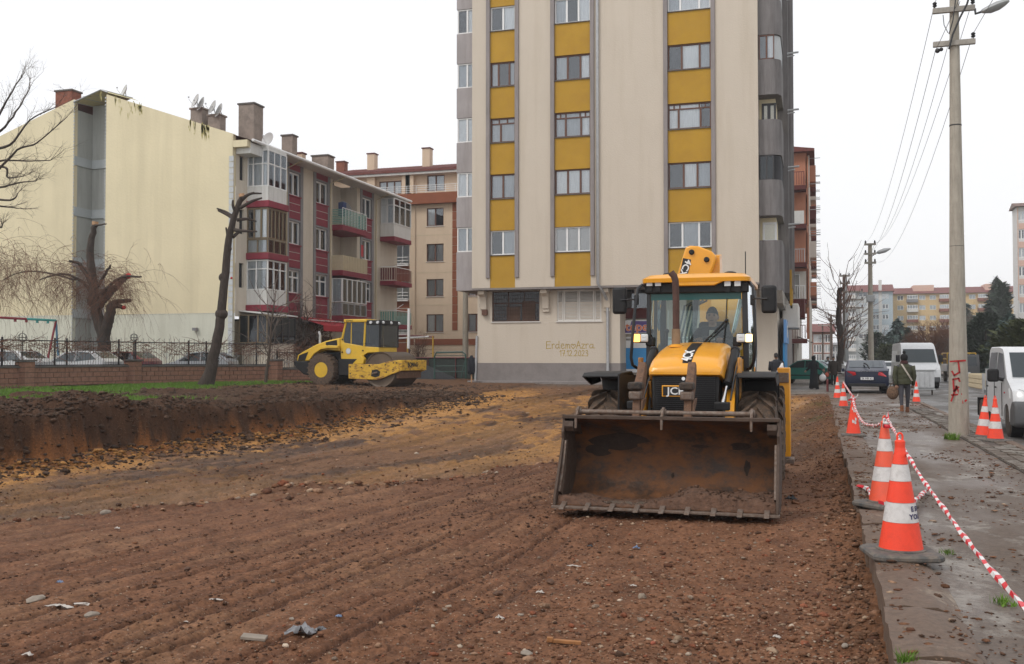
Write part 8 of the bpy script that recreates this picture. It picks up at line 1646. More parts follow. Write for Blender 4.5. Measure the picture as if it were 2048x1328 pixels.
zA, zB = at_y(1908, 22, PY1).z, at_y(1908, 89, PY1).z; arms = []
for z in (zA, zB):
 MB().box(PX1 - .42, PX1 + .38, PY1 - .14, PY1 - .06, z - .055, z + .055).build('crossarm', 'concrete', pole, world=True, bevel=.008); arms += [(PX1 - .38, z), (PX1 + .34, z)]
 for x in (-.38, .34):
  if not (z == zB and x < 0): insulator(pole, (PX1 + x, PY1 - .10, z + .055))
MB().ball((PX1 - .34, PY1 - .14, zB - .14), .05).ball((PX1 - .27, PY1 - .14, zB - .12), .04).build('insulator', 'black_iron', pole, world=True)
la = at_y(1962, 24, PY1 - .2); lb = at_y(2018, 2, PY1 - .2); MB().path([(PX1 + .38, PY1 - .1, zA - .03), (la.x - .1, PY1 - .18, la.z - .02), (la.x, PY1 - .2, la.z)], .022, 8).build('lamp_arm', 'black_iron', pole, world=True)
dl = (lb - la); L_ = dl.length; dl.normalize(); up_ = dl.cross(VY).normalized() * -1; r = []
for t_, w, h0, h1 in ((0, .03, .02, .03), (.08, .07, .05, .05), (.3, .11, .10, .07), (.6, .13, .10, .09), (.85, .10, .06, .07), (1., .04, .02, .03)):
 c = la + dl * L_ * t_; r.append([c + VY * w * a + Vector((-dl.z, 0, dl.x)) * (h1 if s_ > 0 else -h0) * s_ * s_ * (1 if s_ > 0 else 1) for a, s_ in ((-1, 0), (-.7, .8), (0, 1), (.7, .8), (1, 0), (.8, -.8), (0, -1), (-.8, -.8))])
MB().loft(r).build('lamp_head', 'metal_grey', pole, world=True, smooth=50)
strokes(pole, 'spray_paint', 'spray_red', (PX1 - .02, PY1 - .185, 0), VX, Vector((0, 0, 1)), -VY, [[(x, z) for x, z in q] for q in ([(-.15, 1.50), (.13, 1.52)], [(.0, 1.5), (.02, 1.28), (-.08, 1.22), (-.12, 1.30)], [(-.10, 1.14), (.0, 1.16), (.02, 1.10)], [(-.10, 1.14), (-.09, .90), (.0, .98)], [(-.14, .70), (-.04, 1.0), (.07, .66)], [(-.13, .82), (.05, .84)], [(.12, .70), (.14, .72)])], .034)
def small_pole(label, X, Y, ztop, r0, r1, m, arms_, lamp=None, sq=False, box=None):
 t = thing('utility_pole', label, 'pole', (X, Y, -.1)); MB().path([(X, Y, -.1), (X, Y, ztop * .5), (X, Y, ztop)], [r0, (r0 + r1) / 2, r1], 4 if sq else 12).build('pole_shaft', m, t, world=True, smooth=30)
 for z, w, off in arms_:
  MB().box(X + off - w, X + off + w, Y - .2, Y - .1, z - .07, z + .07).build('crossarm', 'concrete', t, world=True)
  for x in (off - w + .08, off + w - .08): insulator(t, (X + x, Y - .15, z + .07), 2)
 if lamp: a, c = Vector(lamp[0]), Vector(lamp[1]); MB().path([(X, Y, a.z - .3), a], .03, 6).build('lamp_arm', 'black_iron', t, world=True); MB().path([a, a.lerp(c, .15), a.lerp(c, .6), c], [.05, .13, .16, .05], 8).build('lamp_head', 'galv', t, world=True, smooth=True)
 if box: MB().box(X - box, X + box * .9, Y - .5, Y - .15, box_z - .22, box_z + .25).build('junction_box', 'metal_grey', t, world=True, bevel=.03)
 return t
Y2 = 72.5; q2 = at_y(1741, 600, Y2); z2 = lambda py: at_y(1741, py, Y2).z; box_z = z2(598)
small_pole('concrete street pole with three crossarms, lamp and grey box behind the blue saloon', q2.x, Y2, z2(487), .20, .13, 'pole_concrete', [(z2(489), .38, 0), (z2(508), .38, 0), (z2(526), .38, 0)], lamp=(at_y(1753, 506, Y2), at_y(1781, 497, Y2)), box=.28)
MB()
Y3 = 96.; q3 = at_y(1690, 600, Y3); z3 = lambda py: at_y(1690, py, Y3).z
small_pole('pale square concrete pole left of the blue saloon', q3.x, Y3, z3(549), .30, .20, 'metal_grey', [(z3(552), .45, 0), (z3(567), .45, 0), (z3(584), .9, .65), (z3(600), .9, .65), (z3(616), .9, .65)], sq=True)
Y4 = 128.; q4 = at_y(1662, 650, Y4); z4 = lambda py: at_y(1662, py, Y4).z; small_pole('thin wooden pole with two arms farther down the street', q4.x, Y4, z4(629), .17, .12, 'bark_pale', [(z4(631), .6, .3), (z4(640), .6, .3)])
Y5 = 150.; q5 = at_y(1645, 660, Y5); z5 = lambda py: at_y(1645, py, Y5).z; small_pole('farthest thin pole by the red brick houses', q5.x, Y5, z5(648), .14, .10, 'bark_pale', [(z5(651), .9, .3)])
mat('wire', (.20, .20, .21), .6)
def wire(label, pts_list, r=.012):
 t = thing('overhead_wires', label, 'wires', tuple(pts_list[0][0]));
 for a, c, sag in pts_list:
  a, c = Vector(a), Vector(c); P = [a.lerp(c, k / 16) - Vector((0, 0, sag * 4 * (k / 16) * (1 - k / 16))) for k in range(17)]; MB().path(P, r, 4, cap=False).build('wire', 'wire', t, world=True)
A_ = [(PX1 + x, PY1 - .1, z + .16) for x, z in ((-.38, zA), (.34, zA), (-.38, zB - .3), (.34, zB), (0.1, zA))]; B_ = [(q2.x + x, Y2 - .15, z + .1) for x, z in ((-.34, z2(489)), (.34, z2(489)), (-.34, z2(508)), (.34, z2(526)), (0, z2(489)))]
wire('thin overhead wires running from the thick pole to the next street pole', [(a, c, 1.1 + .12 * i) for i, (a, c) in enumerate(zip(A_, B_))], .006)
C_ = [(q3.x + x, Y3 - .15, z + .1) for x, z in ((-.4, z3(552)), (.4, z3(552)), (-.4, z3(567)), (.4, z3(567)))]; wire('thin overhead wires between the lamp pole and the pale square pole', [(b_, c, .7) for b_, c in zip(B_, C_)], .010)
wire('overhead wires reaching from the thick pole past the camera side', [((a[0], a[1], a[2]), (a[0] + .1 * i, -18, a[2] + 1.5 + .1 * i), .9) for i, a in enumerate(A_[:4])], .006)
b = MB(); cb_ = [at_y(1898 + 8 * 0, 98, PY1 - .2), at_y(1905, 70, PY1 - .2), at_y(1920, 35, PY1 - .22), at_y(1934, 8, PY1 - .25), at_y(1945, -30, PY1 - .3)]; b.path(cb_, .022, 6); b.path([at_y(1898, 68, PY1 - .2), at_y(1906, 40, PY1 - .2), at_y(1911, 0, PY1 - .2), at_y(1913, -30, PY1 - .2)], .012, 5); b.path([at_y(1886, 30, PY1 - .2), at_y(1888, 50, PY1 - .2), at_y(1896, 66, PY1 - .2)], .008, 5)
tag(b.build('service_cable', 'black_iron', None), 'twisted black cables crossing the top of the thick concrete pole', 'cable')
q = at_y(1700, 640, 140); wire('single slack cable from the salmon block to the street tree', [((SXR + .1, 78, 9.2), (at_y(1672, 575, 92).x, 92, at_y(1672, 575, 92).z), 1.0)], .02)
# ================================================================ TREES
def limb(b, pts, r0, r1, n=8, wob=.0):
 P = spline([Vector(p) for p in pts], 5); k = len(P); b.path([p + Vector((random.gauss(0, wob), random.gauss(0, wob), random.gauss(0, wob * .5))) for p in P], [r0 + (r1 - r0) * i / (k - 1) for i in range(k)], n)
def pl(px, py, Y, dy=0): return at_y(px, py, Y + dy)
def twigs(b, p, d, L_, r, depth, spread=.7, droop=0., n=4, seg=3):
 """recursive bare twigs"""
 pts = [p]; v = Vector(d).normalized()
 for k in range(seg): v = (v + Vector((random.gauss(0, .16), random.gauss(0, .16), random.gauss(0, .12) - droop))).normalized(); pts.append(pts[-1] + v * L_ / seg)
 b.path(pts, [r * (1 - .5 * k / seg) for k in range(seg + 1)], 3 if depth < 2 else n, cap=False)
 if depth > 0:
  for k in range(random.choice((2, 3)) + (1 if depth == 1 else 0)):
   q = pts[random.randint(1, seg)]; w = (v + Vector((random.gauss(0, spread), random.gauss(0, spread), random.gauss(0, spread * .7)))).normalized(); twigs(b, q, w, L_ * random.uniform(.55, .8), r * .55, depth - 1, spread, droop, n, seg)
# pollarded trunk beside the roller
TY = at_d(425, 770, 43.5).y
tr1 = thing('pollarded_tree', 'tall bare pollarded trunk leaning right in the grass left of the roller', 'tree', (pl(424, 770, TY).x, TY, .15))
b = MB(); limb(b, [pl(414, 775, TY), pl(430, 700, TY), pl(441, 640, TY), pl(449, 560, TY), pl(458, 480, TY), pl(473, 420, TY), pl(486, 392, TY)], .25, .10, 14, .01)
b.path([pl(410, 775, TY), pl(420, 748, TY), pl(428, 718, TY)], [.38, .27, .21], 14); b.ball(pl(443, 628, TY), .29, .24, .26); b.ball(pl(446, 555, TY), .19, .18, .2); b.build('trunk', 'bark', tr1, world=True, smooth=60)
b = MB()
for a, c in (((473, 428), [(466, 412), (466, 400)]), ((468, 436), [(452, 424), (434, 417)]), ((468, 438), [(455, 430), (436, 421)]), ((484, 400), [(500, 388), (523, 387)]), ((482, 415), [(505, 402), (524, 396)]), ((486, 396), [(497, 389), (508, 385)]), ((474, 440), [(495, 438), (512, 443)]), ((470, 460), [(490, 462), (514, 463)]), ((466, 474), [(480, 463), (498, 462)]), ((460, 500), [(455, 470), (452, 455)])):
 dy = random.uniform(-.5, .5); b = MB(); limb(b, [pl(*a, TY)] + [pl(*q, TY, dy) for q in c], .085, .035, 7); b.build('stub_branch', 'bark', tr1, world=True, smooth=60)
MB().tube(pl(484, 394, TY), pl(483, 388, TY), .13, n=10).build('cut_face', 'cut_wood', tr1, world=True); MB().ball(pl(463, 556, TY, -.2), .05).build('red_mark', 'red_mark', tr1, world=True)
# weeping pollard behind the railing
TW = at_d(200, 735, 47.3).y + .6
tr2 = thing('weeping_tree', 'dark knotted weeping tree with sawn limbs behind the railing', 'tree', (pl(203, 735, TW).x, TW, .3))
b = MB(); limb(b, [pl(204, 750, TW), pl(206, 715, TW), pl(208, 685, TW), pl(206, 660, TW), pl(198, 640, TW), pl(190, 618, TW)], .34, .26, 14, .02)
limb(b, [pl(206, 668, TW), pl(192, 622, TW), pl(186, 570, TW), pl(181, 520, TW), pl(184, 480, TW), pl(191, 446, TW)], .28, .12, 12, .03); limb(b, [pl(208, 678, TW), pl(213, 655, TW), pl(219, 632, TW), pl(222, 612, TW)], .28, .22, 10, .02)
b.ball(pl(187, 600, TW), .33, .28, .36); b.build('trunk', 'bark', tr2, world=True, smooth=60)
b = MB()
for pts, r0, r1 in (([(194, 615), (225, 580), (256, 552)], .22, .12), ([(200, 590), (222, 568), (250, 553), (283, 554)], .10, .04), ([(221, 612), (232, 604), (261, 601)], .16, .09), ([(221, 615), (236, 612), (248, 615)], .13, .09), ([(190, 452), (198, 450), (213, 448)], .06, .03), ([(186, 590), (160, 560), (120, 548), (80, 560)], .09, .025), ([(184, 570), (160, 530), (140, 522)], .12, .05), ([(190, 580), (215, 540), (222, 530)], .09, .04), ([(150, 560), (90, 545), (40, 545), (5, 560)], .045, .02)):
 b = MB(); limb(b, [pl(*q, TW, .3 * i * (1 if r0 > .12 else -1)) for i, q in enumerate(pts)], r0, r1, 8, .02); b.build('limb', 'bark', tr2, world=True, smooth=60)
MB().ball(pl(257, 552, TW, -.3), .14).ball(pl(248, 615, TW, .3), .10).build('cut_face', 'red_mark', tr2, world=True); MB().tube(pl(190, 450, TW), pl(191, 443, TW), .15, n=10).build('cut_face', 'cut_wood', tr2, world=True)
random.seed(5); b = MB()
for k in range(380):
 u = random.random(); px = 165 + random.gauss(0, 45); py = 560 + random.gauss(0, 26)
 if k % 3 == 0: px = random.uniform(185, 265); py = random.uniform(540, 610)
 p = pl(px, py, TW, random.gauss(0, 1.0)); d = Vector((random.gauss(0, .8), random.gauss(0, .5), random.uniform(-.2, .7)))
 twigs(b, p, d, random.uniform(.8, 2.0), .009, 1, .5, .26, 3, 5)
for k in range(230):
 p = pl(random.gauss(8, 42), 535 + random.gauss(0, 34), TW, random.gauss(-1, 1.2)); twigs(b, p, Vector((random.gauss(0, .7), random.gauss(0, .5), random.uniform(-.3, .4))), random.uniform(1.0, 2.4), .009, 1, .4, .26, 3, 5)
tag(b.build('hanging_twigs', 'twig', tr2, world=True), kind='stuff')
# bare tree entering from the left
TL = 30.; tr3 = thing('bare_tree', 'leafless tree reaching in from the left picture edge over the yellow gable', 'tree', (pl(-150, 740, TL).x, TL, .25)); b = MB()
limb(b, [pl(-150, 745, TL), pl(-145, 600, TL), pl(-120, 450, TL), pl(-100, 300, TL), pl(-80, 150, TL)], .30, .10, 10, .02); limb(b, [pl(-140, 560, TL), pl(-90, 420, TL), pl(-40, 370, TL)], .16, .09, 8, .02); b.build('trunk', 'bark', tr3, world=True, smooth=60)
b = MB(); tips = []
for pts in ([(-110, 400), (-40, 340), (0, 322), (50, 322), (100, 321)], [(-60, 360), (-10, 345), (35, 300), (75, 285), (135, 232)], [(-60, 300), (0, 262), (38, 215), (60, 175)], [(-50, 330), (10, 335), (16, 355), (48, 352)], [(-50, 380), (0, 375), (40, 365), (72, 362)], [(-50, 405), (0, 412), (38, 417)], [(-40, 395), (20, 400), (36, 386)], [(-60, 260), (-10, 240), (20, 190), (45, 150)], [(-40, 300), (20, 290), (60, 240), (110, 215)], [(-30, 450), (0, 455), (5, 450)]):
 P = [pl(*q, TL, random.uniform(-.6, .6)) for q in pts]; b = MB(); limb(b, P, .06, .016, 6, .01); b.build('limb', 'bark', tr3, world=True, smooth=60); tips += [(P[i].lerp(P[i + 1], random.random()), P[i + 1] - P[i]) for i in range(1, len(P) - 1) for _ in range(4)] + [(P[-1], P[-1] - P[-2])] * 2
b = MB()
for p, d in tips: twigs(b, p, d.normalized() + Vector((0, 0, .3)), random.uniform(.35, .9), .010, 2, .6, -.03, 3, 3)
tag(b.build('twigs', 'twig_grey', tr3, world=True), kind='stuff')
# saplings and scrub in front of the crimson block
def bare(name, label, px, pyb, Y, H, r, depth, spread, n=1, lean=0., m='twig_grey', top=.7, cat='tree', base=.3):
 p = at_y(px, pyb, Y); p.z = base; t = thing(name, label, cat, tuple(p)); b = MB(); b2 = MB()
 for k in range(n):
  d = Vector((random.gauss(lean, .12 * (n > 1) + .02), random.gauss(0, .1), 1)).normalized(); P = [p + d * H * top * i / 5 + Vector((random.gauss(0, .02 * H * .3), 0, 0)) for i in range(6)]; b.path(P, [r * (1 - .6 * i / 5) for i in range(6)], 7)
  for i in range(2, 6):
   for _ in range(3 if depth > 1 else 4): twigs(b2, P[i], d + Vector((random.gauss(0, spread), random.gauss(0, spread), random.gauss(0, .3))), H * random.uniform(.16, .34), r * .34, depth, .6, -.02, 3, 3)
 b.build('trunk', 'bark_pale', t, world=True, smooth=60); tag(b2.build('twigs', m, t, world=True), kind='stuff'); return t
bare('sapling', 'thin bare sapling leaning right in front of the brick wall', 531, 765, TY + 3.2, 5.2, .085, 1, .8, 1, .16, base=.2)
bare('shrub', 'dark leafless shrub growing behind the wall left of the roller', 596, 760, 51.5, 4.4, .10, 2, .8, 3, 0, cat='shrub'); bare('shrub', 'bare brown bush in front of the maroon ground floor behind the roller', 628, 755, 53.5, 4.0, .06, 2, .9, 4, 0, m='twig', cat='shrub')
bare('shrub', 'leafless rose bush standing between roller drum and green frame', 838, 758, 56, 2.6, .03, 2, .8, 6, 0, m='twig', cat='shrub')
b = MB(); random.seed(9)
for k in range(800):
 u = random.random(); i = min(5, int(u * 6)); f = u * 6 - i; p = WP[i].lerp(WP[i + 1], f); z = ZTOP[i + 1] + random.uniform(.5, 1.1); twigs(b, Vector((p.x, p.y + .1, z)), Vector((random.gauss(0, 1), random.gauss(0, .2), random.gauss(0, .4))), random.uniform(.4, 1.0), .013, 0, .5, .05, 3, 4)
tag(tag(b.build('climbing_stems', 'twig', None), kind='stuff'))
# street tree by the pale pole
YT_ = 92; s_ = lambda px, py, dy=0: at_y(px, py, YT_ + dy); st_ = thing('street_tree', 'dark lopped street tree with bare red brown shoots left of the square pole', 'tree', (s_(1679, 735).x, YT_, 0)); b = MB(); limb(b, [s_(1681, 745), s_(1681, 680), s_(1678, 640), s_(1678, 600), s_(1680, 575)], .32, .2, 10, .03); b.build('trunk', 'bark', st_, world=True, smooth=60); b = MB()
for k in range(26): p = s_(random.uniform(1676, 1700), random.uniform(590, 700), random.gauss(0, .6)); twigs(b, p, Vector((random.uniform(-.3, 1.2), random.gauss(0, .4), random.uniform(.3, 1.3))), random.uniform(1.6, 3.4), .045, 1, .4, -.06, 3, 3)
for k in range(10): p = s_(1675, random.uniform(585, 680)); twigs(b, p, Vector((random.uniform(-1.2, -.5), 0, random.uniform(.2, .8))), random.uniform(1.2, 2.6), .03, 1, .4, -.06, 3, 3)
tag(b.build('shoots', 'twig', st_, world=True), kind='stuff')
# park trees on the right
def leafy(name, label, px, pyt, d, wpx, m, kind='cone', nleaf=2600, ls=.30, cat='tree', zb=0., lowpy=None, seed=1):
 rnd = np.random.RandomState(seed + int(px)); base = at_d(px, 715, d); top = at_d(px, pyt, d).z; H = top - zb; Rr = wpx / 2 * d / F; t = thing(name, label, cat, (base.x, base.y, zb))
 MB().path([(0, 0, 0), (0, 0, H * .5), (0, 0, H * .96)], [H * .028, H * .018, .02], 8).build('trunk', 'bark', t, smooth=60)
 u = rnd.rand(nleaf);
 if kind == 'cone': hh = 1 - np.sqrt(u) * .93; prof_ = (1 - hh) ** .8 * Rr; tier = .62 + .38 * np.abs(np.sin(hh * H / .62 * 1.1 + rnd.rand() * 6)); rad = prof_ * tier * (.35 + .65 * rnd.rand(nleaf) ** .5)
 elif kind == 'column': hh = .04 + .96 * u; prof_ = np.sin(np.clip(hh, 0, 1) * 2.6 + .35) ** .7 * Rr; rad = prof_ * (.45 + .55 * rnd.rand(nleaf) ** .5)
 else: hh = .12 + .88 * u; prof_ = np.sqrt(np.clip(1 - ((hh - .55) / .5) ** 2, .02, 1)) * Rr; rad = prof_ * (.3 + .7 * rnd.rand(nleaf) ** .5)
 th = rnd.rand(nleaf) * 6.283; lob = 1 + .30 * np.sin(th * 3 + hh * 7 + seed) + .16 * np.sin(th * 7 + hh * 23); keep = vnoise(th * 2.2 + 9, hh * H * .9, seed) > .24; rad = rad * lob
 X = rad * np.cos(th); Y = rad * np.sin(th); Z = hh * H; X, Y, Z, th = X[keep], Y[keep], Z[keep], th[keep]; n = len(X); V = np.zeros((n, 4, 3)); s = ls * (.5 + rnd.rand(n))
 a = np.stack([np.cos(th + rnd.randn(n) * .6), np.sin(th + rnd.randn(n) * .6), (-.25 if kind == 'cone' else .5) + rnd.randn(n) * .4], 1); a /= np.linalg.norm(a, axis=1)[:, None]; c = np.stack([-np.sin(th), np.cos(th), rnd.randn(n) * .6], 1) * .42; C_ = np.stack([X, Y, Z], 1)
 V[:, 0] = C_ - a * s[:, None] * .5; V[:, 1] = C_ + c * s[:, None] * .5; V[:, 2] = C_ + a * s[:, None] * .8; V[:, 3] = C_ - c * s[:, None] * .5
 me = bpy.data.meshes.new('foliage'); me.vertices.add(4 * n); me.vertices.foreach_set('co', V.astype(np.float32).ravel()); me.loops.add(4 * n); me.polygons.add(n); me.loops.foreach_set('vertex_index', np.arange(4 * n, dtype=np.int32)); me.polygons.foreach_set('loop_start', np.arange(0, 4 * n, 4, dtype=np.int32)); me.update(calc_edges=True); me.materials.append(MAT[m])
 o = inst(me, 'crown', t); tag(o, kind='stuff'); return t
def brush(label, px, pyt, d, wpx, m='twig', n=300, seed=3):
 random.seed(seed + int(px)); base = at_d(px, 715, d); H = at_d(px, pyt, d).z; Rr = wpx / 2 * d / F; t = thing('bare_tree', label, 'tree', (base.x, base.y, 0)); b = MB(); b2 = MB()
 for k in range(5): b.path([(random.gauss(0, .2), random.gauss(0, .2), 0), (random.gauss(0, Rr * .2), random.gauss(0, .3), H * .3), (random.gauss(0, Rr * .4), random.gauss(0, Rr * .3), H * .6)], [.10, .07, .03], 6)
 for k in range(n): a = random.uniform(0, 6.28); r_ = Rr * random.random() ** .6; h = H * random.uniform(.15, .82) * (1 - .35 * (r_ / Rr) ** 2); twigs(b2, Vector((r_ * math.cos(a) * .8, r_ * math.sin(a) * .6, h)), Vector((math.cos(a) * .7, math.sin(a) * .5, 1.1)), H * random.uniform(.10, .22), .016 * d / 60, 2, .55, -.02, 3, 3)
 b.build('trunk', 'bark', t, smooth=60); tag(b2.build('twigs', m, t), kind='stuff')
leafy('conifer', 'tall spiky conifer rising above the yellow block roof', 1995, 553, 150, 92, 'conifer', 'cone', 5200, .95); leafy('cypress', 'narrow dark cypress beside the tall spiky conifer', 2007, 566, 140, 34, 'conifer', 'column', 3000, .6)
leafy('conifer', 'bluish green spruce standing behind the white van', 1796, 636, 130, 84, 'conifer_blue', 'cone', 4200, .65); leafy('conifer', 'short bluish conifer just left of the thick pole', 1818, 655, 120, 62, 'conifer', 'cone', 2600, .6)
leafy('cypress', 'big dark green cypress right of the thick pole', 1972, 628, 85, 84, 'conifer', 'column', 7500, .32); leafy('cypress', 'dark green cypress tucked behind the big one near the pickup', 1952, 655, 92, 50, 'conifer', 'column', 3600, .34)
leafy('conifer', 'pale blue spruce behind the pickup roof', 2020, 622, 70, 110, 'conifer_blue', 'cone', 6500, .34); leafy('conifer', 'olive green pine at the right edge above the pickup', 2062, 640, 55, 130, 'conifer_olive', 'round', 6500, .28); leafy('conifer', 'hazy pale conifer between the pole and the cypresses', 1935, 606, 170, 60, 'conifer_blue', 'cone', 3000, .8)
leafy('shrub', 'olive green bush beneath the spruce behind the saloon', 1772, 690, 115, 34, 'conifer_olive', 'round', 1500, .35, cat='shrub'); leafy('conifer', 'dark small conifer above the blue saloon roof', 1750, 666, 120, 42, 'conifer', 'round', 1800, .4)
brush('large red brown leafless tree behind the van', 1862, 640, 95, 110, 'twig', 420); brush('red brown leafless tree close left of the thick pole', 1900, 632, 110, 80, 'twig', 300); brush('grey brown leafless tree right of the thick pole', 1945, 618, 120, 90, 'twig_grey', 330); brush('grey leafless tree over the works truck', 1925, 660, 90, 70, 'twig_grey', 260); brush('leafless tree in front of the blue block', 1755, 650, 150, 60, 'twig_grey', 90)
rs2 = np.random.RandomState(5); n = 5200; X = 14 + rs2.rand(n) * 60; Y = 78 + rs2.rand(n) * 90; Z = rs2.rand(n) ** 1.5 * 4.2; V = np.zeros((n, 3, 3)); c = np.stack([X, Y, Z], 1); V[:, 0] = c + rs2.randn(n, 3) * .35; V[:, 1] = c + rs2.randn(n, 3) * .35; V[:, 2] = c + rs2.randn(n, 3) * .4; V[..., 2] = np.maximum(V[..., 2], .03)
me = bpy.data.meshes.new('undergrowth'); me.vertices.add(3 * n); me.vertices.foreach_set('co', V.astype(np.float32).ravel()); me.loops.add(3 * n); me.polygons.add(n); me.loops.foreach_set('vertex_index', np.arange(3 * n, dtype=np.int32)); me.polygons.foreach_set('loop_start', np.arange(0, 3 * n, 3, dtype=np.int32)); me.update(calc_edges=True); me.materials.append(MAT['conifer_olive']); tag(inst(me, 'undergrowth'), kind='stuff')
# ================================================================ SMALL THINGS IN THE YARD BY THE TALL BLOCK
mat('mesh_net', (.035, .045, .04), .9, var=.3, scale=9); mat('gravel_dark', (.028, .030, .033), .9, var=.4, scale=12, bump=.6)
nt = thing('netted_fence', 'maroon framed fence covered with dark green net between roller and tall block', 'fence', (-20, 53.5, .3))
a = at_y(860, 716, 53.5); c = at_y(945, 716, 53.5); MB().box(a.x - 4, c.x + .6, 53.5, 53.53, .35, 1.55).build('net', 'mesh_net', nt, world=True); MB().tube((a.x - 4, 53.46, 1.57), (c.x + .6, 53.46, 1.57), .035).build('top_rail', 'maroon_iron', nt, world=True)
for k in range(5): x = a.x - 3.5 + k * 1.7; MB().tube((x, 53.44, .2), (x, 53.44, 1.57), .03).build('fence_post', 'maroon_iron', nt, world=True)
hp = at_y(858, 755, 51.5); MB()
pile = thing('gravel_pile', 'dark gravel pile by the netted fence right of the roller', 'pile', (hp.x - .4, 51.6, .25)); V = []
for k in range(9):
 for q in range(20): a_ = 2 * math.pi * q / 20; rr = 2.0 * (1 - k / 8) * (1 + .12 * math.sin(q * 2.3)) + .02; V.append((rr * math.cos(a_), rr * .7 * math.sin(a_), 1.0 * (k / 8) ** .9 + random.uniform(-.03, .03)))
MB().add(V, [(k * 20 + q, k * 20 + (q + 1) % 20, (k + 1) * 20 + (q + 1) % 20, (k + 1) * 20 + q) for k in range(8) for q in range(20)]).build('pile', 'gravel_dark', pile, smooth='all')
gf = thing('green_frame', 'dark green steel gate frame standing before the netted fence', 'gate', (at_y(905, 760, 50.5).x, 50.5, .3)); e = lambda px, py: at_y(px, py, 50.5)
b = MB(); b.path([e(869, 757), e(869, 712), e(873, 705), e(925, 704), e(931, 709), e(932, 757)], .045, 8); b.build('gate_frame', 'green_iron', gf, world=True, smooth=True); b = MB(); [b.tube(e(869, y), e(932, y), .02, n=5) for y in (732, 743)]; b.tube(e(922, 757), e(930, 722), .03); b.tube(e(869, 711), e(932, 711), .015, n=4); b.build('gate_bars', 'green_iron', gf, world=True)
pg = thing('pergola', 'rusty yellow pergola frame with white strips behind the roller', 'pergola', (at_y(850, 760, 55).x, 55, .3)); e = lambda px, py: at_y(px, py, 55)
for px in (815, 866): MB().tube((e(px, 700).x, 55, .3), e(px, 672), .05).build('post', 'yellow_iron', pg, world=True)
MB().tube(e(765, 672), e(815, 671), .04).tube(e(815, 671), e(868, 674), .045).build('beam', 'maroon_iron', pg, world=True); MB().tube(e(775, 678), e(858, 673), .05).build('strip', 'white_paint', pg, world=True)
wp = thing('white_pipe', 'white plastic pipe standing upright behind the roller drum', 'pipe', (e(817, 700).x, 52, .3)); MB().tube(at_y(818, 617, 52), at_y(817, 697, 52), .085, n=12).build('pipe', 'white_paint', wp, world=True, smooth=True); MB().path([at_y(817, 697, 52), at_y(820, 700, 52), at_y(816, 720, 52), (e(816, 700).x, 52, .3)], .03, 6).build('pipe_stay', 'black_iron', wp, world=True)
bp = at_y(931, 660, 58); bpp = thing('utility_pole', 'plain concrete pole rising behind the green frame left of the tall block', 'pole', (bp.x, 58, .2)); MB().path([(bp.x, 58, .2), (bp.x, 58, 4), (bp.x, 58, 8.2)], [.20, .17, .14], 14).build('pole_shaft', 'pole_concrete', bpp, world=True, smooth=True)
cp_ = at_z(943, 765, .32); cs = thing('stake', 'pale wooden stake driven into the grass by the wall corner', 'stake', tuple(cp_)); MB().box(-.03, .03, -.02, .02, 0, 1.2).build('stake', 'cut_wood', cs)
ct2 = thing('hanging_coat', 'dark navy jacket hung over the stake by the wall corner', 'jacket', tuple(cp_ + Vector((0, 0, .42)))); MB().loft([[Vector((a * math.cos(u), -.02 + c * math.sin(u) * (1 + .2 * math.sin(u * 3)), z)) for u in [2 * math.pi * q / 16 for q in range(16)]] for z, a, c in ((.0, .16, .08), (.12, .20, .10), (.45, .21, .11), (.72, .17, .10), (.85, .11, .08), (.95, .05, .05))]).build('jacket', 'navy_cloth', ct2, smooth='all')
for k, (px, m_, lb) in enumerate(((1655, 'maroon_iron', 'short red and white bollard near the woman in black'), (1573, 'bark_pale', 'short weathered wooden stump post left of the woman in black'))): q = at_z(px, 783, -.0); t = thing('bollard', lb, 'bollard', (q.x, q.y, -.02)); MB().path([(0, 0, 0), (0, 0, .55), (0, 0, .62)], [.055, .05, .02], 10).build('post', m_, t)
# ================================================================ LITTER LYING IN THE CUT
mat('pale_stone', (.25, .21, .17), .9, var=.2, scale=9, bump=.8, bscale=14); mat('grey_film', (.20, .20, .21), .5, var=.5, scale=12); mat('white_scrap', (.48, .44, .40), .8, var=.2); mat('blue_scrap', (.16, .23, .36), .6); mat('wood_scrap', (.30, .13, .045), .8, var=.35, scale=14, stretch=(1, 9, 1)); mat('brick_scrap', (.32, .09, .05), .9, var=.3, scale=14, bump=.8, bscale=30); mat('black_scrap', (.02, .022, .026), .4)
def zg(px, py, z=-.27): p = at_z(px, py, z); p.z = gz_(p.x, p.y); return p
def stone(label, px, py, wpx, m='pale_stone', flat=.6, name='stone', cat='stone'):
 p = zg(px, py); d = (p - Vector((0, 0, EYE))).length; s = wpx / 2 * d / F; v, f = PROT[int(px) % 8]; rz = random.uniform(0, 6); t = inst(MB().add([tuple(q) for q in v * s * np.array([1, .8, flat * 1.3])], [tuple(int(i) for i in q) for q in f]).mesh(name, m), name, None, p + Vector((0, 0, s * .22)), (0, 0, rz)); sb = t.modifiers.new('s', 'BEVEL'); sb.width = s * .2; sb.segments = 2; tag(t, label, cat)
stone('large pale rounded stone on the left fill edge', 210, 1037, 27); stone('flat grey stone lying at the lower left', 72, 1207, 45, flat=.3); stone('grey oval stone right of the white scraps at lower left', 183, 1243, 34, flat=.45); stone('pale stone on the rubble line left of the cut', 337, 1012, 13); stone('brown stone with a pale side above the grey film', 375, 1143, 18, 'soil_dark', .6)
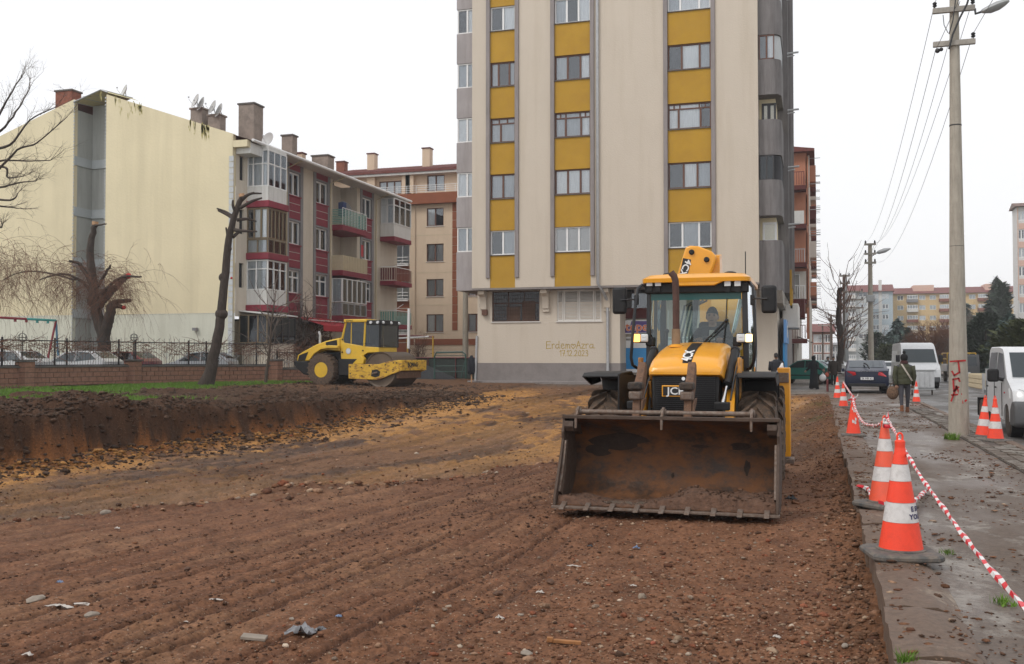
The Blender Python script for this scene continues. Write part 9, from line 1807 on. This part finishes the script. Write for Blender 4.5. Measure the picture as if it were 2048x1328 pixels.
stone('small cream stone at the bottom by the wood piece', 1052, 1315, 30, 'pale_stone', .6); stone('pale rounded stone at lower centre of the rubble', 1041, 1238, 16); stone('pale beige stone in the lower right rubble near the kerb', 1690, 1308, 24); stone('round grey stone just above the blue scrap', 583, 1248, 15); stone('orange brick fragment near the lower right rubble', 1306, 1297, 18, 'brick_scrap', .6, 'brick_fragment', 'brick piece')
stone('red brick fragment in the bottom left centre', 1018, 1318, 14, 'brick_scrap', .6, 'brick_fragment', 'brick piece'); stone('dark clod lying in front of the bucket at left', 1100, 1171, 24, 'soil_dark', .6, 'clod', 'clod'); stone('brown clod on a rut left of the bucket', 995, 1198, 30, 'soil_dark', .4, 'clod', 'clod')
def scrap(label, px, py, wpx, m, name='scrap', cat='litter', h=.35, asp=.5, rz=0., n=7):
 p = zg(px, py); d = (p - Vector((0, 0, EYE))).length; w = wpx * d / F; b = MB(); V = []; random.seed(int(px * 3 + py));
 for j in range(n):
  for i in range(n): u = i / (n - 1) - .5; v = j / (n - 1) - .5; k = 1 - .5 * abs(v) * random.uniform(.4, 1.6); V.append((u * w * k, v * w * asp + random.gauss(0, w * .03), .012 + w * h * max(0, random.gauss(.35, .3)) * (1 - abs(2 * u) ** 2)))
 b.add(V, [(j * n + i, j * n + i + 1, (j + 1) * n + i + 1, (j + 1) * n + i) for j in range(n - 1) for i in range(n - 1)]); o = b.build(name, m, None, smooth=50, loc=p); o.rotation_euler = (0, 0, rz); sd = o.modifiers.new('t', 'SOLIDIFY'); sd.thickness = .002; tag(o, label, cat)
scrap('crumpled grey plastic film lying in the rubble at the bottom', 600, 1280, 62, 'grey_film', 'plastic_film', 'plastic film', .35, .6, .3, 9); scrap('torn grey film tail beside the crumpled film', 640, 1273, 34, 'grey_film', 'plastic_film', 'plastic film', .3, .4, .5)
for a in (('white crumpled paper at the far left edge of the cut', 12, 1032, 22), ('long pale strip lying at the lower left', 118, 1222, 60), ('pale torn strip right of the long one at lower left', 168, 1217, 46), ('white scrap caught in the left centre ruts', 432, 1212, 30), ('small white scrap beneath the left centre ruts', 372, 1246, 10), ('cream scrap on the smooth fill at left', 234, 1065, 13), ('white paper scrap left of centre on the rubble', 1080, 1194, 18), ('small white star shaped scrap at the centre of the rubble', 1267, 1182, 14), ('pale torn paper in the centre rubble', 1148, 1132, 30), ('white scrap in the lower right rubble', 1553, 1281, 18), ('pale crumpled scrap at the lower left corner', 55, 1317, 22), ('grey white paper near the centre bottom', 1000, 1245, 20)): scrap(a[0], a[1], a[2], a[3], 'white_scrap', 'paper_scrap', 'paper', .30 if a[3] < 25 else .09, .4 if a[3] < 25 else .22)
for a in (('blue scrap lying above the grey film', 677, 1245, 14), ('blue scrap in the rubble before the bucket', 1273, 1107, 16), ('faded blue rag beside a dark clod at lower left', 120, 1170, 14)): scrap(a[0], a[1], a[2], a[3], 'blue_scrap', 'plastic_scrap', 'plastic', .4, .5)
scrap('black crumpled bag lying right of the bucket', 1582, 1005, 26, 'black_scrap', 'plastic_bag', 'bag', .35, .4); scrap('dark wet scrap left of the blue scrap', 1180, 1103, 13, 'black_scrap', 'plastic_bag', 'bag', .4, .5)
p = zg(1128, 1296); wd = MB().box(-.11, .11, -.016, .016, 0, .022).box(-.11, -.07, -.022, .01, .006, .034).build('wood_piece', 'wood_scrap', None, loc=p + Vector((0, 0, .012)), bevel=.004); wd.rotation_euler = (0, .05, .18); tag(wd, 'orange brown splinter of wood lying at the bottom centre', 'wood')
p = zg(508, 1288); wd = MB().box(-.08, .08, -.04, .04, 0, .02).build('tile_piece', 'pale_stone', None, loc=p + Vector((0, 0, .008)), bevel=.004); wd.rotation_euler = (.05, .1, .3); tag(wd, 'flat beige tile piece left of the grey film', 'tile')
# ================================================================ HAZE
mh = bpy.data.materials.new('haze_air'); mh.use_nodes = True; nn = mh.node_tree; nn.nodes.clear(); ho = nn.nodes.new('ShaderNodeOutputMaterial'); pv = nn.nodes.new('ShaderNodeVolumePrincipled'); pv.inputs['Color'].default_value = (.97, .98, 1, 1); pv.inputs['Density'].default_value = .00058; pv.inputs['Anisotropy'].default_value = .2; nn.links.new(pv.outputs[0], ho.inputs['Volume']); MAT['haze_air'] = mh
HAZE = True
if HAZE: tag(MB().box(-400, 700, -60, 620, -1.6, 33).build('haze', 'haze_air', None), kind='stuff')
